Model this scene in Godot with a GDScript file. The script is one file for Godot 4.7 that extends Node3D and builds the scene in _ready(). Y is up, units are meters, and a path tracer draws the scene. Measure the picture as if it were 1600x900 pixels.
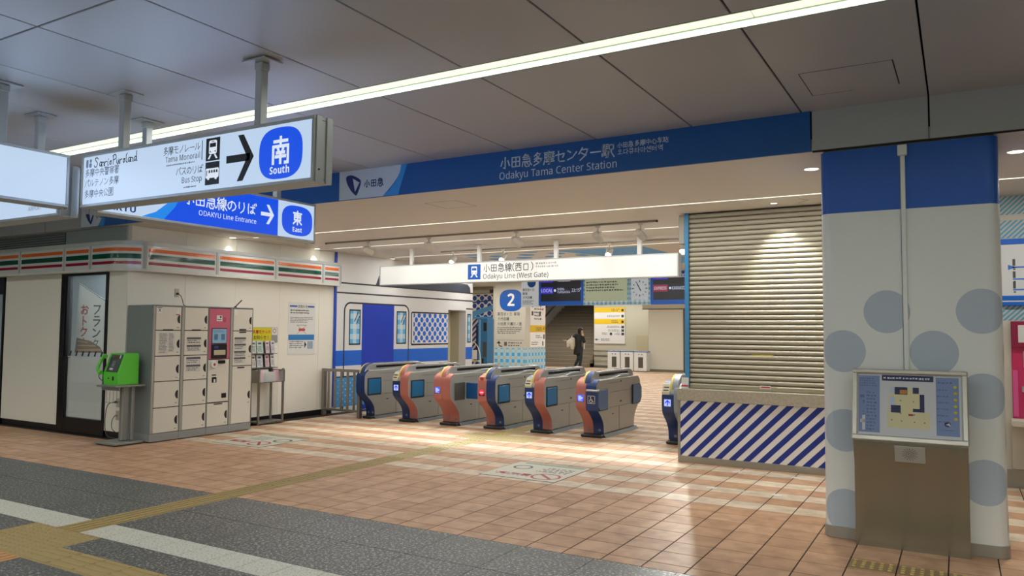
extends Node3D

# ------------------------------------------------------------------ bookkeeping
var used := {}
var kids := {}
var mat_cache := {}
var mesh_cache := {}
var rng := RandomNumberGenerator.new()
var font: SystemFont
var font_bold: SystemFont
var font_serif: SystemFont

func numbered(n: String) -> String:
	if not used.has(n):
		used[n] = 0
		return n
	used[n] += 1
	return "%s_%03d" % [n, used[n]]

func thing(called: String, label: String, category: String, at := Vector3.ZERO, yaw := 0.0, group := "") -> Node3D:
	var o := Node3D.new()
	o.name = numbered(called)
	add_child(o, true)
	o.position = at
	o.rotation.y = yaw
	o.set_meta("label", label)
	o.set_meta("category", category)
	if group != "":
		o.set_meta("group", group)
	return o

func setting(called: String, at := Vector3.ZERO, yaw := 0.0, label := "", category := "") -> Node3D:
	var o := Node3D.new()
	o.name = numbered(called)
	add_child(o, true)
	o.position = at
	o.rotation.y = yaw
	o.set_meta("kind", "structure")
	if label != "":
		o.set_meta("label", label)
	if category != "":
		o.set_meta("category", category)
	return o

func part(par: Node, called: String, mesh: Mesh, m: Material, at := Vector3.ZERO, rot := Vector3.ZERO, label := "") -> MeshInstance3D:
	var o := MeshInstance3D.new()
	var key := "%d/%s" % [par.get_instance_id(), called]
	if kids.has(key):
		kids[key] += 1
		o.name = "%s_%03d" % [called, kids[key]]
	else:
		kids[key] = 0
		o.name = called
	o.mesh = mesh
	if m != null:
		o.material_override = m if mesh.get_surface_count() == 1 else null
		if mesh.get_surface_count() > 1:
			for k in mesh.get_surface_count():
				o.set_surface_override_material(k, m)
	par.add_child(o, true)
	o.position = at
	o.rotation = rot
	if label != "":
		o.set_meta("label", label)
	return o

# ------------------------------------------------------------------ materials
func col(hex: String) -> Color:
	return Color(hex)

func mat(called: String, hex: String, rough := 0.6, metal := 0.0, spec := 0.5) -> StandardMaterial3D:
	if mat_cache.has(called):
		return mat_cache[called]
	var m := StandardMaterial3D.new()
	m.resource_name = called
	m.albedo_color = col(hex)
	m.roughness = rough
	m.metallic = metal
	m.metallic_specular = spec
	mat_cache[called] = m
	return m

func lit(called: String, hex: String, energy: float) -> StandardMaterial3D:
	if mat_cache.has(called):
		return mat_cache[called]
	var m := StandardMaterial3D.new()
	m.resource_name = called
	m.albedo_color = Color(0.02, 0.02, 0.02)
	m.roughness = 0.35
	m.emission_enabled = true
	m.emission = col(hex)
	m.emission_energy_multiplier = energy
	mat_cache[called] = m
	return m

func noise_tex(freq: float, octaves: int, c0: Color, c1: Color, sz := 512, type := FastNoiseLite.TYPE_SIMPLEX_SMOOTH, sd := 7, stops := PackedFloat32Array([0.0, 1.0])) -> NoiseTexture2D:
	var n := FastNoiseLite.new()
	n.noise_type = type
	n.frequency = freq
	n.fractal_octaves = octaves
	n.seed = sd
	var g := Gradient.new()
	g.offsets = stops
	g.colors = PackedColorArray([c0, c1])
	var t := NoiseTexture2D.new()
	t.width = sz
	t.height = sz
	t.seamless = true
	t.noise = n
	t.color_ramp = g
	return t

func bump_tex(freq: float, octaves: int, strength: float, sz := 512, sd := 3) -> NoiseTexture2D:
	var n := FastNoiseLite.new()
	n.frequency = freq
	n.fractal_octaves = octaves
	n.seed = sd
	var t := NoiseTexture2D.new()
	t.width = sz
	t.height = sz
	t.seamless = true
	t.noise = n
	t.as_normal_map = true
	t.bump_strength = strength
	return t

func world_tex(m: StandardMaterial3D, t: Texture2D, scale: float) -> void:
	m.albedo_texture = t
	m.uv1_triplanar = true
	m.uv1_world_triplanar = true
	m.uv1_scale = Vector3.ONE * scale

# ------------------------------------------------------------------ mesh makers
func commit(st: SurfaceTool) -> ArrayMesh:
	st.index()
	return st.commit()

func begin() -> SurfaceTool:
	var st := SurfaceTool.new()
	st.begin(Mesh.PRIMITIVE_TRIANGLES)
	return st

func tri(st: SurfaceTool, a: Vector3, b: Vector3, c: Vector3, n: Vector3) -> void:
	# front faces run clockwise seen from the side that n points to
	var g := (b - a).cross(c - a)
	st.set_normal(n)
	if g.dot(n) > 0.0:
		st.add_vertex(a)
		st.set_normal(n)
		st.add_vertex(c)
		st.set_normal(n)
		st.add_vertex(b)
	else:
		st.add_vertex(a)
		st.set_normal(n)
		st.add_vertex(b)
		st.set_normal(n)
		st.add_vertex(c)

func tri_n(st: SurfaceTool, a: Vector3, b: Vector3, c: Vector3, na: Vector3, nb: Vector3, nc: Vector3) -> void:
	var g := (b - a).cross(c - a)
	if g.dot(na + nb + nc) > 0.0:
		for v in [[a, na], [c, nc], [b, nb]]:
			st.set_normal(v[1])
			st.add_vertex(v[0])
	else:
		for v in [[a, na], [b, nb], [c, nc]]:
			st.set_normal(v[1])
			st.add_vertex(v[0])

func quad(st: SurfaceTool, a: Vector3, b: Vector3, c: Vector3, d: Vector3, n: Vector3) -> void:
	tri(st, a, b, c, n)
	tri(st, a, c, d, n)

func quad_n(st: SurfaceTool, a: Vector3, b: Vector3, c: Vector3, d: Vector3, na: Vector3, nb: Vector3, nc: Vector3, nd: Vector3) -> void:
	tri_n(st, a, b, c, na, nb, nc)
	tri_n(st, a, c, d, na, nc, nd)

# a chamfered box, centred
func add_box(st: SurfaceTool, c: Vector3, s: Vector3, bev := 0.0) -> void:
	var h := s * 0.5
	var e := minf(bev, minf(h.x, minf(h.y, h.z)) * 0.9)
	for ax in 3:
		var u := (ax + 1) % 3
		var v := (ax + 2) % 3
		for sg in [-1.0, 1.0]:
			var n := Vector3.ZERO
			n[ax] = sg
			var p: Array[Vector3] = []
			for q in [[-1, -1], [1, -1], [1, 1], [-1, 1]]:
				var w := Vector3.ZERO
				w[ax] = sg * h[ax]
				w[u] = q[0] * (h[u] - e)
				w[v] = q[1] * (h[v] - e)
				p.append(c + w)
			quad(st, p[0], p[1], p[2], p[3], n)
	if e <= 0.0:
		return
	for ax in 3:
		var u := (ax + 1) % 3
		var v := (ax + 2) % 3
		for su in [-1.0, 1.0]:
			for sv in [-1.0, 1.0]:
				var n := Vector3.ZERO
				n[u] = su
				n[v] = sv
				n = n.normalized()
				var p: Array[Vector3] = []
				for q in [[-1, 0], [1, 0], [1, 1], [-1, 1]]:
					var w := Vector3.ZERO
					w[ax] = q[0] * (h[ax] - e)
					w[u] = su * (h[u] - (e if q[1] == 0 else 0.0))
					w[v] = sv * (h[v] - (0.0 if q[1] == 0 else e))
					p.append(c + w)
				quad(st, p[0], p[1], p[2], p[3], n)
	for sx in [-1.0, 1.0]:
		for sy in [-1.0, 1.0]:
			for sz in [-1.0, 1.0]:
				var k := Vector3(sx, sy, sz)
				tri(st, c + k * Vector3(h.x, h.y - e, h.z - e), c + k * Vector3(h.x - e, h.y, h.z - e), c + k * Vector3(h.x - e, h.y - e, h.z), k.normalized())

func box(sx: float, sy: float, sz: float, bev := 0.0) -> Mesh:
	var key := "b%.4f,%.4f,%.4f,%.4f" % [sx, sy, sz, bev]
	if not mesh_cache.has(key):
		var st := begin()
		add_box(st, Vector3.ZERO, Vector3(sx, sy, sz), bev)
		mesh_cache[key] = commit(st)
	return mesh_cache[key]

# a box given by its two corners, as one part
func slab(par: Node, called: String, a: Vector3, b: Vector3, m: Material, bev := 0.0, label := "") -> MeshInstance3D:
	var s := (b - a).abs()
	return part(par, called, box(s.x, s.y, s.z, bev), m, (a + b) * 0.5, Vector3.ZERO, label)

# outline in x, y pushed out along z from z0 to z1; soft edges between near-parallel sides
func add_prism(st: SurfaceTool, poly: PackedVector2Array, z0: float, z1: float, smooth := 40.0, bev := 0.0) -> void:
	var pts := poly
	if Geometry2D.is_polygon_clockwise(pts):
		pts = pts.duplicate()
		pts.reverse()
	# pts run counter-clockwise in a y-up frame
	var n := pts.size()
	var fn: Array[Vector2] = []
	for i in n:
		var d := pts[(i + 1) % n] - pts[i]
		fn.append(Vector2(d.y, -d.x).normalized())
	if not Geometry2D.is_polygon_clockwise(PackedVector2Array([Vector2(0, 0), Vector2(0, 1), Vector2(1, 1), Vector2(1, 0)])):
		for i in n:
			fn[i] = -fn[i]
	# make sure that the side normals look outward
	var probe := (pts[0] + pts[1]) * 0.5 + fn[0] * 0.0001
	if Geometry2D.is_point_in_polygon(probe, pts):
		for i in n:
			fn[i] = -fn[i]
	var lim := cos(deg_to_rad(smooth))
	var cap := pts
	var inner := PackedVector2Array()
	if bev > 0.0:
		for i in n:
			var a := fn[(i + n - 1) % n]
			var b := fn[i]
			var m := (a + b)
			var k := m.length_squared()
			inner.append(pts[i] - m * (2.0 * bev / maxf(k, 0.6)))
		cap = inner
	for i in n:
		var j := (i + 1) % n
		var na := fn[i]
		var nb := fn[i]
		var prev := fn[(i + n - 1) % n]
		var nxt := fn[j]
		if prev.dot(na) > lim:
			na = (prev + fn[i]).normalized()
		if nxt.dot(nb) > lim:
			nb = (nxt + fn[i]).normalized()
		var va := Vector3(na.x, na.y, 0)
		var vb := Vector3(nb.x, nb.y, 0)
		var p := pts[i]
		var q := pts[j]
		quad_n(st, Vector3(p.x, p.y, z0 + bev), Vector3(q.x, q.y, z0 + bev), Vector3(q.x, q.y, z1 - bev), Vector3(p.x, p.y, z1 - bev), va, vb, vb, va)
		if bev > 0.0:
			var ip := inner[i]
			var iq := inner[j]
			var up := (Vector3(fn[i].x, fn[i].y, 1)).normalized()
			quad(st, Vector3(p.x, p.y, z1 - bev), Vector3(q.x, q.y, z1 - bev), Vector3(iq.x, iq.y, z1), Vector3(ip.x, ip.y, z1), up)
			var dn := (Vector3(fn[i].x, fn[i].y, -1)).normalized()
			quad(st, Vector3(p.x, p.y, z0 + bev), Vector3(q.x, q.y, z0 + bev), Vector3(iq.x, iq.y, z0), Vector3(ip.x, ip.y, z0), dn)
	var ix := Geometry2D.triangulate_polygon(cap)
	for t in range(0, ix.size(), 3):
		var a := cap[ix[t]]
		var b := cap[ix[t + 1]]
		var c := cap[ix[t + 2]]
		tri(st, Vector3(a.x, a.y, z1), Vector3(b.x, b.y, z1), Vector3(c.x, c.y, z1), Vector3(0, 0, 1))
		tri(st, Vector3(a.x, a.y, z0), Vector3(b.x, b.y, z0), Vector3(c.x, c.y, z0), Vector3(0, 0, -1))

func prism(poly: PackedVector2Array, z0: float, z1: float, bev := 0.0, smooth := 40.0) -> Mesh:
	var st := begin()
	add_prism(st, poly, z0, z1, smooth, bev)
	return commit(st)

# turned about y: points are (radius, height) from bottom to top
func add_lathe(st: SurfaceTool, prof: PackedVector2Array, n := 20, at := Vector3.ZERO, basis := Basis.IDENTITY) -> void:
	for i in prof.size() - 1:
		var p := prof[i]
		var q := prof[i + 1]
		if p.is_equal_approx(q):
			continue
		var d := (q - p).normalized()
		var nr := Vector2(d.y, -d.x)
		for k in n:
			var a0 := TAU * k / n
			var a1 := TAU * (k + 1) / n
			var c0 := Vector3(cos(a0), 0, sin(a0))
			var c1 := Vector3(cos(a1), 0, sin(a1))
			var n0 := basis * (c0 * nr.x + Vector3.UP * nr.y)
			var n1 := basis * (c1 * nr.x + Vector3.UP * nr.y)
			var v := [at + basis * (c0 * p.x + Vector3.UP * p.y), at + basis * (c1 * p.x + Vector3.UP * p.y), at + basis * (c1 * q.x + Vector3.UP * q.y), at + basis * (c0 * q.x + Vector3.UP * q.y)]
			if q.x > 0.00001:
				tri_n(st, v[0], v[2], v[3], n0, n1, n0)
			if p.x > 0.00001:
				tri_n(st, v[0], v[1], v[2], n0, n1, n1)

func lathe(prof: PackedVector2Array, n := 20) -> Mesh:
	var st := begin()
	add_lathe(st, prof, n)
	return commit(st)

func cyl(r: float, h: float, n := 16) -> Mesh:
	var key := "c%.4f,%.4f,%d" % [r, h, n]
	if not mesh_cache.has(key):
		mesh_cache[key] = lathe(PackedVector2Array([Vector2(0, -h / 2), Vector2(r, -h / 2), Vector2(r, h / 2), Vector2(0, h / 2)]), n)
	return mesh_cache[key]

func add_tube(st: SurfaceTool, pts: PackedVector3Array, r: float, n := 8) -> void:
	var rings: Array = []
	var side := Vector3.ZERO
	for i in pts.size():
		var d := (pts[mini(i + 1, pts.size() - 1)] - pts[maxi(i - 1, 0)]).normalized()
		if side == Vector3.ZERO:
			side = d.cross(Vector3.UP if absf(d.y) < 0.9 else Vector3.RIGHT).normalized()
		side = (side - d * side.dot(d)).normalized()
		var up := side.cross(d)
		var ring: Array = []
		for k in n:
			var a := TAU * k / n
			ring.append(side * cos(a) + up * sin(a))
		rings.append(ring)
	for i in pts.size() - 1:
		for k in n:
			var l := (k + 1) % n
			var a: Vector3 = rings[i][k]
			var b: Vector3 = rings[i][l]
			var c: Vector3 = rings[i + 1][l]
			var e: Vector3 = rings[i + 1][k]
			quad_n(st, pts[i] + a * r, pts[i] + b * r, pts[i + 1] + c * r, pts[i + 1] + e * r, a, b, c, e)
	for end in [0, pts.size() - 1]:
		var d := (pts[0] - pts[1]).normalized() if end == 0 else (pts[end] - pts[end - 1]).normalized()
		for k in n:
			var a: Vector3 = rings[end][k]
			var b: Vector3 = rings[end][(k + 1) % n]
			tri(st, pts[end], pts[end] + a * r, pts[end] + b * r, d)

func tube(pts: PackedVector3Array, r: float, n := 8) -> Mesh:
	var st := begin()
	add_tube(st, pts, r, n)
	return commit(st)

func curve(pts: PackedVector3Array, per := 6) -> PackedVector3Array:
	var out := PackedVector3Array()
	for i in pts.size() - 1:
		var a := pts[maxi(i - 1, 0)]
		var d := pts[mini(i + 2, pts.size() - 1)]
		for k in per:
			out.append(pts[i].cubic_interpolate(pts[i + 1], a, d, float(k) / per))
	out.append(pts[pts.size() - 1])
	return out

# ------------------------------------------------------------------ flat print: polygons in x, y that face +z
func rect(x0: float, y0: float, x1: float, y1: float) -> PackedVector2Array:
	return PackedVector2Array([Vector2(x0, y0), Vector2(x1, y0), Vector2(x1, y1), Vector2(x0, y1)])

func disc(x: float, y: float, rx: float, ry := -1.0, n := 24) -> PackedVector2Array:
	var p := PackedVector2Array()
	for k in n:
		p.append(Vector2(x + rx * cos(TAU * k / n), y + (ry if ry > 0 else rx) * sin(TAU * k / n)))
	return p

func rrect(x0: float, y0: float, x1: float, y1: float, r: float, n := 5) -> PackedVector2Array:
	var p := PackedVector2Array()
	for c in [[x1 - r, y1 - r, 0], [x0 + r, y1 - r, 1], [x0 + r, y0 + r, 2], [x1 - r, y0 + r, 3]]:
		for k in n + 1:
			var a: float = PI / 2 * (c[2] + float(k) / n)
			p.append(Vector2(c[0] + r * cos(a), c[1] + r * sin(a)))
	return p

# the rounded plate that carries a number or a direction: a superellipse
func blob(x: float, y: float, rx: float, ry: float) -> PackedVector2Array:
	var p := PackedVector2Array()
	for k in 40:
		var c := cos(TAU * k / 40)
		var s := sin(TAU * k / 40)
		p.append(Vector2(x + rx * signf(c) * pow(absf(c), 0.72), y + ry * signf(s) * pow(absf(s), 0.72)))
	return p

func stroke(pts: PackedVector2Array, w: float, closed := false, ext := 0.42) -> Array:
	var out: Array = []
	var n := pts.size()
	for i in (n if closed else n - 1):
		var a := pts[i]
		var b := pts[(i + 1) % n]
		var d := (b - a).normalized()
		if d == Vector2.ZERO:
			continue
		var s := Vector2(-d.y, d.x) * w * 0.5
		a -= d * w * ext
		b += d * w * ext
		out.append(PackedVector2Array([a - s, b - s, b + s, a + s]))
	return out

func ring(x: float, y: float, r0: float, r1: float, n := 28) -> Array:
	var out: Array = []
	for k in n:
		var a := TAU * k / n
		var b := TAU * (k + 1) / n
		out.append(PackedVector2Array([Vector2(x + r0 * cos(a), y + r0 * sin(a)), Vector2(x + r1 * cos(a), y + r1 * sin(a)), Vector2(x + r1 * cos(b), y + r1 * sin(b)), Vector2(x + r0 * cos(b), y + r0 * sin(b))]))
	return out

func clip_to(polys: Array, frame: PackedVector2Array) -> Array:
	var out: Array = []
	for p in polys:
		for q in Geometry2D.intersect_polygons(p, frame):
			out.append(q)
	return out

func ink(par: Node, called: String, m: Material, polys: Array, z: float, label := "") -> MeshInstance3D:
	var st := begin()
	for p in polys:
		var ix := Geometry2D.triangulate_polygon(p)
		for t in range(0, ix.size(), 3):
			tri(st, Vector3(p[ix[t]].x, p[ix[t]].y, z), Vector3(p[ix[t + 1]].x, p[ix[t + 1]].y, z), Vector3(p[ix[t + 2]].x, p[ix[t + 2]].y, z), Vector3(0, 0, 1))
	var o := part(par, called, commit(st), m, Vector3.ZERO, Vector3.ZERO, label)
	if polys.size() > 5 and (called.ends_with("_print") or called.ends_with("_hole") or called.ends_with("_names")):
		o.set_meta("kind", "stuff")
	return o

# Latin lettering with the staged fonts; x is the left, middle or right end as ax is 0, 0.5 or 1; y is the baseline
func latin(par: Node, text: String, x: float, y: float, em: float, m: Material, z: float, ax := 0.0, bold := false, narrow := 1.0, serif := false) -> MeshInstance3D:
	var t := TextMesh.new()
	t.font = font_serif if serif else (font_bold if bold else font)
	t.text = text
	t.font_size = 48
	t.pixel_size = em / 48.0
	t.depth = 0.0
	t.curve_step = 1.0
	t.horizontal_alignment = HORIZONTAL_ALIGNMENT_LEFT
	t.vertical_alignment = VERTICAL_ALIGNMENT_BOTTOM
	var ar := t.get_mesh_arrays()
	var v: PackedVector3Array = ar[Mesh.ARRAY_VERTEX]
	var idx: PackedInt32Array = ar[Mesh.ARRAY_INDEX] if ar[Mesh.ARRAY_INDEX] != null else PackedInt32Array()
	if idx.is_empty():
		for i in v.size():
			idx.append(i)
	var lo := INF
	var hi := -INF
	for p in v:
		lo = minf(lo, p.x)
		hi = maxf(hi, p.x)
	var base := t.font.get_descent(48) * em / 48.0
	var st := begin()
	for i in range(0, idx.size(), 3):
		var q: Array[Vector3] = []
		for k in 3:
			var p := v[idx[i + k]]
			q.append(Vector3(x + (p.x - lo - (hi - lo) * ax) * narrow, y + p.y - base, z))
		tri(st, q[0], q[1], q[2], Vector3(0, 0, 1))
	return part(par, "lettering", commit(st), m)

# ------------------------------------------------------------------ Japanese, Chinese and Korean lettering, drawn stroke by stroke
# every stroke is a chain of points on a 20 x 20 grid, two letters a point (a = 0 ... u = 20), y downward
const GLYPH := {
	"多": "kaef jcpcmgek hekg mieo lkskopdu inmp",
	"摩": "kakc cctc dcdmbu fflf idil igfk iglj mftf pdpl pgmk pgtk qlhm gnsn fqtq mmmuju",
	"モ": "edqd cjsj jdjqlsrs", "ノ": "qcmles", "レ": "fcfsrk", "ー": "cksk", "ル": "gdgkcs mcmrtk",
	"バ": "hecr mdsr pbqe satd", "パ": "hecr mdsr pdqbsbtdsfqfpd", "ス": "edqdllds lkss",
	"の": "keinfqdockegkdpfskqpls", "り": "fceifm ocpjnpit", "ば": "ecdkes ihrh ndnplrjripknnorr qbre taud",
	"中": "dfdn dfrfrn dmrm kaku", "央": "efqf efel qfql bltl kbkldu lmsu",
	"警": "bclc eaee iaie dflflk ehihijej oamf ndtd sdmk oftk bmtm fopo fqpq fspspufufs",
	"察": "kakc cgcdsdsg hfdl ghkhfn mgrgmm lisn gmom dprp kpku gret orqt",
	"署": "dbrbrfdfdb ibif mbmf eioi jgjl bltl rgcq gopopugugo grpr",
	"テ": "fdpd cisi likoft", "ン": "ddig drlosg", "公": "hcck mcsk jjespr mnru",
	"園": "bbtbtububb fepe kckg ehqh gjojomgmgj kmfr iois knqs",
	"南": "ddrd kakh cuchshsupu hiil niml gmom fppp kmku",
	"東": "cdsd kaku egqgqneneg ejqj jnct lnst", "小": "kbkths fhcp phsp", "田": "ddrdrsdsdd kdks dkrk",
	"急": "iadf hcoclf efqfqm eiqi dmqm doct hnhsjuoupr knmq qots",
	"線": "facfgg idckij fkfu cnbr imjq oanc kdsdsjkjkd kgsg ojoumt kmnmjs slpn pnut",
	"セ": "cisgom hchqjsrs", "タ": "ibck herenneu gjon",
	"駅": "cbcl cbkb ceje chjh gbgl clklkthu bobs ener gnhr mctctj mjtj mcmkku pjqouu",
	"心": "dibq hghrjtptqp jdmh phto", "车": "ddrd jafjrj coso lglu",
	"站": "eafd beje dheo hggo brjp nank nftf lkskstltlk",
	"오": "kcndognjkkhjgghdkc kkkq cqsq", "다": "deke dedplo pbpt pjtj", "큐": "ecpcpj egpg cmsm hmht nmnt",
	"타": "deke djkj dedplo pbpt pjtj", "마": "dekekpdpde pbpt pjtj", "센": "gcck gfkk ncnm kgng rbrn foftrt",
	"터": "ceje cjjj cecpko pbpt ljpj", "역": "gcjdkgjjgkdjcgdd qbqm leqe liqi foqoqu",
	"西": "ccsc dgrgrtdtdg icikfo mcmmqm", "口": "eeqeqsesee", "(": "oakgkoou", ")": "gakgkogu",
	"お": "cfmf hbhrescpglnjrmqrlt pdth", "知": "ebcg deke bklk gegkbt hnkr netetrnrne", "ら": "hbme fgenljqmorht", "せ": "cish ncnmln gdgpisps",
	"新": "fafc bdkd deeh iehh biki bmkm gigu fnbs hokr sbmdmmku mjuj qjqu", "百": "bctc kcig egqgqueueg enqn",
	"合": "kabk katk gjoj fmpmpufufm", "ヶ": "hgem gjpj mjlpht", "丘": "pbfdfs fjrj njns bsts",
	"宿": "kakc cgcdsdsg ggcn fkfu iisi niml jlrlrujujl jprp", "千": "pbfe bktk kdku", "代": "gbbk eheu hitg lbnmrttq pcre",
	"原": "dctc dcdmbu mclf hfrfrmhmhf hiri mmmukt iogs poss", "片": "gbgmcu ghsh mbmh gnpnpu",
	"瀬": "bcde bjdl bteo fdld gglgllglgg iaiu imfr imlq ncuc nftftqnqnf njtj nmtm pqmu rquu",
	"江": "bbee bidl bter iese nenr hrtr", "島": "kaic ecen ecpcpj egpg ejsj ensnrupt dpdtmtmp init",
	"フ": "derenmft", "ラ": "fcpc dirinogt", "ク": "ibdj hfrfnnft", "ト": "hbht hipn", "チ": "pbee cjsj kekmft", "！": "kbkn krks",
	"市": "kakd cese eier eiqiqroq keku", "か": "dgngmqjr ibds pfsl", "エ": "eeqe kekr crsr", "ベ": "cmhgsq nbof qasd",
	"ャ": "fjriom iglt", "ジ": "edif dihk esmpri ocpe rbsd",
}

func kanji(text: String, x: float, y: float, size: float, w := 0.095, ax := 0.0, adv := 1.04, squash := 1.0) -> Array:
	var out: Array = []
	var cx := x - (text.length() * adv * size * squash) * ax
	for ch in text:
		if GLYPH.has(ch):
			for s in (GLYPH[ch] as String).split(" "):
				var pts := PackedVector2Array()
				for k in range(0, s.length() - 1, 2):
					pts.append(Vector2(cx + (s.unicode_at(k) - 97) / 20.0 * size * squash, y + (20 - (s.unicode_at(k + 1) - 97)) / 20.0 * size))
				out.append_array(stroke(pts, w * size))
		cx += adv * size * squash
	return out

# the flowing pen lettering of the park's name
const SCRIPT := {
	"S": "pelbgchgmknnksfsdp", "a": "olkkhnhqkslrolosqs", "n": "flfsfohlklmnmsos", "r": "glgsgnjlml", "i": "hlhsjs jhji", "o": "jlhnhqjslqlnjlml",
	"P": "hchs fdjbnbpepijkhk", "u": "flfqhsjsllllmsos", "l": "kchfhqjsls", "d": "olkkhnhqkslrolobobosqs",
}

func script(text: String, x: float, y: float, size: float) -> Array:
	var out: Array = []
	var cx := x
	for ch in text:
		for s in (SCRIPT[ch] as String).split(" "):
			var pts := PackedVector2Array()
			for k in range(0, s.length() - 1, 2):
				pts.append(Vector2(cx + (s.unicode_at(k) - 97) / 20.0 * size, y + (20 - (s.unicode_at(k + 1) - 97)) / 20.0 * size))
			out.append_array(stroke(pts, 0.09 * size))
		cx += size * (0.62 if ch == "S" or ch == "P" else 0.42 if ch != "i" and ch != "l" else 0.3)
	return out

# rows of print too small to read in the photograph: broken grey dashes
func fine_print(x0: float, y0: float, x1: float, y1: float, rows: int, sd := 1) -> Array:
	var r := RandomNumberGenerator.new()
	r.seed = sd
	var out: Array = []
	var dy := (y1 - y0) / rows
	for k in rows:
		var y := y1 - (k + 0.5) * dy
		var x := x0
		var stop := x1 - (x1 - x0) * r.randf() * 0.3
		while x < stop:
			var l := minf(dy * r.randf_range(0.35, 0.85), stop - x)
			out.append(rect(x, y - dy * r.randf_range(0.16, 0.33), x + l, y + dy * r.randf_range(0.16, 0.33)))
			x += l + dy * r.randf_range(0.16, 0.42)
	return out

# ------------------------------------------------------------------ small signs that return polygons
func arrow_up(x: float, y: float, s: float) -> Array:
	return [rect(x - s * 0.09, y - s * 0.45, x + s * 0.09, y + s * 0.3), PackedVector2Array([Vector2(x, y + s * 0.5), Vector2(x - s * 0.42, y + s * 0.08), Vector2(x - s * 0.42, y - s * 0.16), Vector2(x, y + s * 0.26), Vector2(x + s * 0.42, y - s * 0.16), Vector2(x + s * 0.42, y + s * 0.08)])]

func arrow_right(x: float, y: float, s: float, w := 0.19) -> Array:
	return [rect(x - s * 0.5, y - s * w * 0.5, x + s * 0.36, y + s * w * 0.5), PackedVector2Array([Vector2(x + s * 0.5, y), Vector2(x + s * 0.12, y + s * 0.58), Vector2(x - s * 0.09, y + s * 0.58), Vector2(x + s * 0.26, y), Vector2(x - s * 0.09, y - s * 0.58), Vector2(x + s * 0.12, y - s * 0.58)])]

func train_front(x: float, y: float, s: float) -> Array:
	return [rrect(x - s * 0.27, y - s * 0.22, x + s * 0.27, y + s * 0.42, s * 0.1), PackedVector2Array([Vector2(x - s * 0.2, y - s * 0.24), Vector2(x - s * 0.08, y - s * 0.24), Vector2(x - s * 0.22, y - s * 0.44), Vector2(x - s * 0.34, y - s * 0.44)]), PackedVector2Array([Vector2(x + s * 0.2, y - s * 0.24), Vector2(x + s * 0.34, y - s * 0.44), Vector2(x + s * 0.22, y - s * 0.44), Vector2(x + s * 0.08, y - s * 0.24)])]

func train_dark(x: float, y: float, s: float) -> Array:
	return [rect(x - s * 0.21, y + s * 0.1, x + s * 0.21, y + s * 0.29), rect(x - s * 0.1, y + s * 0.34, x + s * 0.1, y + s * 0.37), disc(x - s * 0.17, y - s * 0.1, s * 0.04), disc(x + s * 0.17, y - s * 0.1, s * 0.04)]

func bus_side(x: float, y: float, s: float) -> Array:
	return [rrect(x - s * 0.42, y - s * 0.2, x + s * 0.42, y + s * 0.22, s * 0.06), disc(x - s * 0.24, y - s * 0.2, s * 0.08), disc(x + s * 0.24, y - s * 0.2, s * 0.08)]

func bus_dark(x: float, y: float, s: float) -> Array:
	var out: Array = []
	for k in 4:
		out.append(rect(x - s * 0.22 + k * s * 0.155, y + s * 0.02, x - s * 0.12 + k * s * 0.155, y + s * 0.14))
	out.append(rect(x - s * 0.37, y - s * 0.1, x - s * 0.32, y + s * 0.14))
	return out

func polka(x0: float, y0: float, x1: float, y1: float, px: float, py: float, r: float, n := 14) -> Array:
	var out: Array = []
	var row := 0
	var y := y0
	while y < y1 + r:
		var x := x0 + (px * 0.5 if row % 2 == 1 else 0.0)
		while x < x1 + r:
			out.append(disc(x, y, r, r, n))
			x += px
		y += py
		row += 1
	return clip_to(out, rect(x0, y0, x1, y1))

# gingham: the pale bands and the darker squares where they cross
func gingham(par: Node, x0: float, y0: float, x1: float, y1: float, pitch: float, z: float, pale: Material, full: Material) -> void:
	var bands: Array = []
	var cross: Array = []
	var x := x0
	while x < x1:
		bands.append(rect(x, y0, minf(x + pitch * 0.5, x1), y1))
		x += pitch
	var y := y0
	while y < y1:
		var ye := minf(y + pitch * 0.5, y1)
		x = x0 + pitch * 0.5
		while x < x1:
			bands.append(rect(x, y, minf(x + pitch * 0.5, x1), ye))
			x += pitch
		x = x0
		while x < x1:
			cross.append(rect(x, y, minf(x + pitch * 0.5, x1), ye))
			x += pitch
		y += pitch
	ink(par, "gingham_print", pale, bands, z)
	ink(par, "gingham_print", full, cross, z + 0.0006)

# ------------------------------------------------------------------ the place
const CAM := Vector3(0, 1.6, 0)
var cam: Camera3D
var cam_inv: Transform3D

func seen_at(p: Vector3) -> Vector3:
	var q := cam_inv * p
	if q.z > -0.1:
		return Vector3(-1, -1, 0)
	var f := 450.0 / tan(deg_to_rad(cam.fov) * 0.5)
	return Vector3(800.0 - f * q.x / q.z, 450.0 + f * q.y / q.z, -q.z)

func in_frame(p: Vector3, edge := 0.0) -> bool:
	var s := seen_at(p)
	return s.z > 0.0 and s.x > -edge and s.x < 1600.0 + edge and s.y > -edge and s.y < 900.0 + edge

func area_light(par: Node, called: String, at: Vector3, towards: Vector3, sx: float, sy: float, hex: String, e: float) -> AreaLight3D:
	var l := AreaLight3D.new()
	l.name = called
	par.add_child(l, true)
	l.light_color = col(hex)
	l.light_energy = e
	l.area_size = Vector2(sx, sy)
	l.area_range = 40.0
	l.area_attenuation = 2.0
	l.shadow_enabled = true
	var up := Vector3.UP if absf(towards.normalized().y) < 0.9 else Vector3.BACK
	l.look_at_from_position(at, at + towards, up)
	return l

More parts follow.
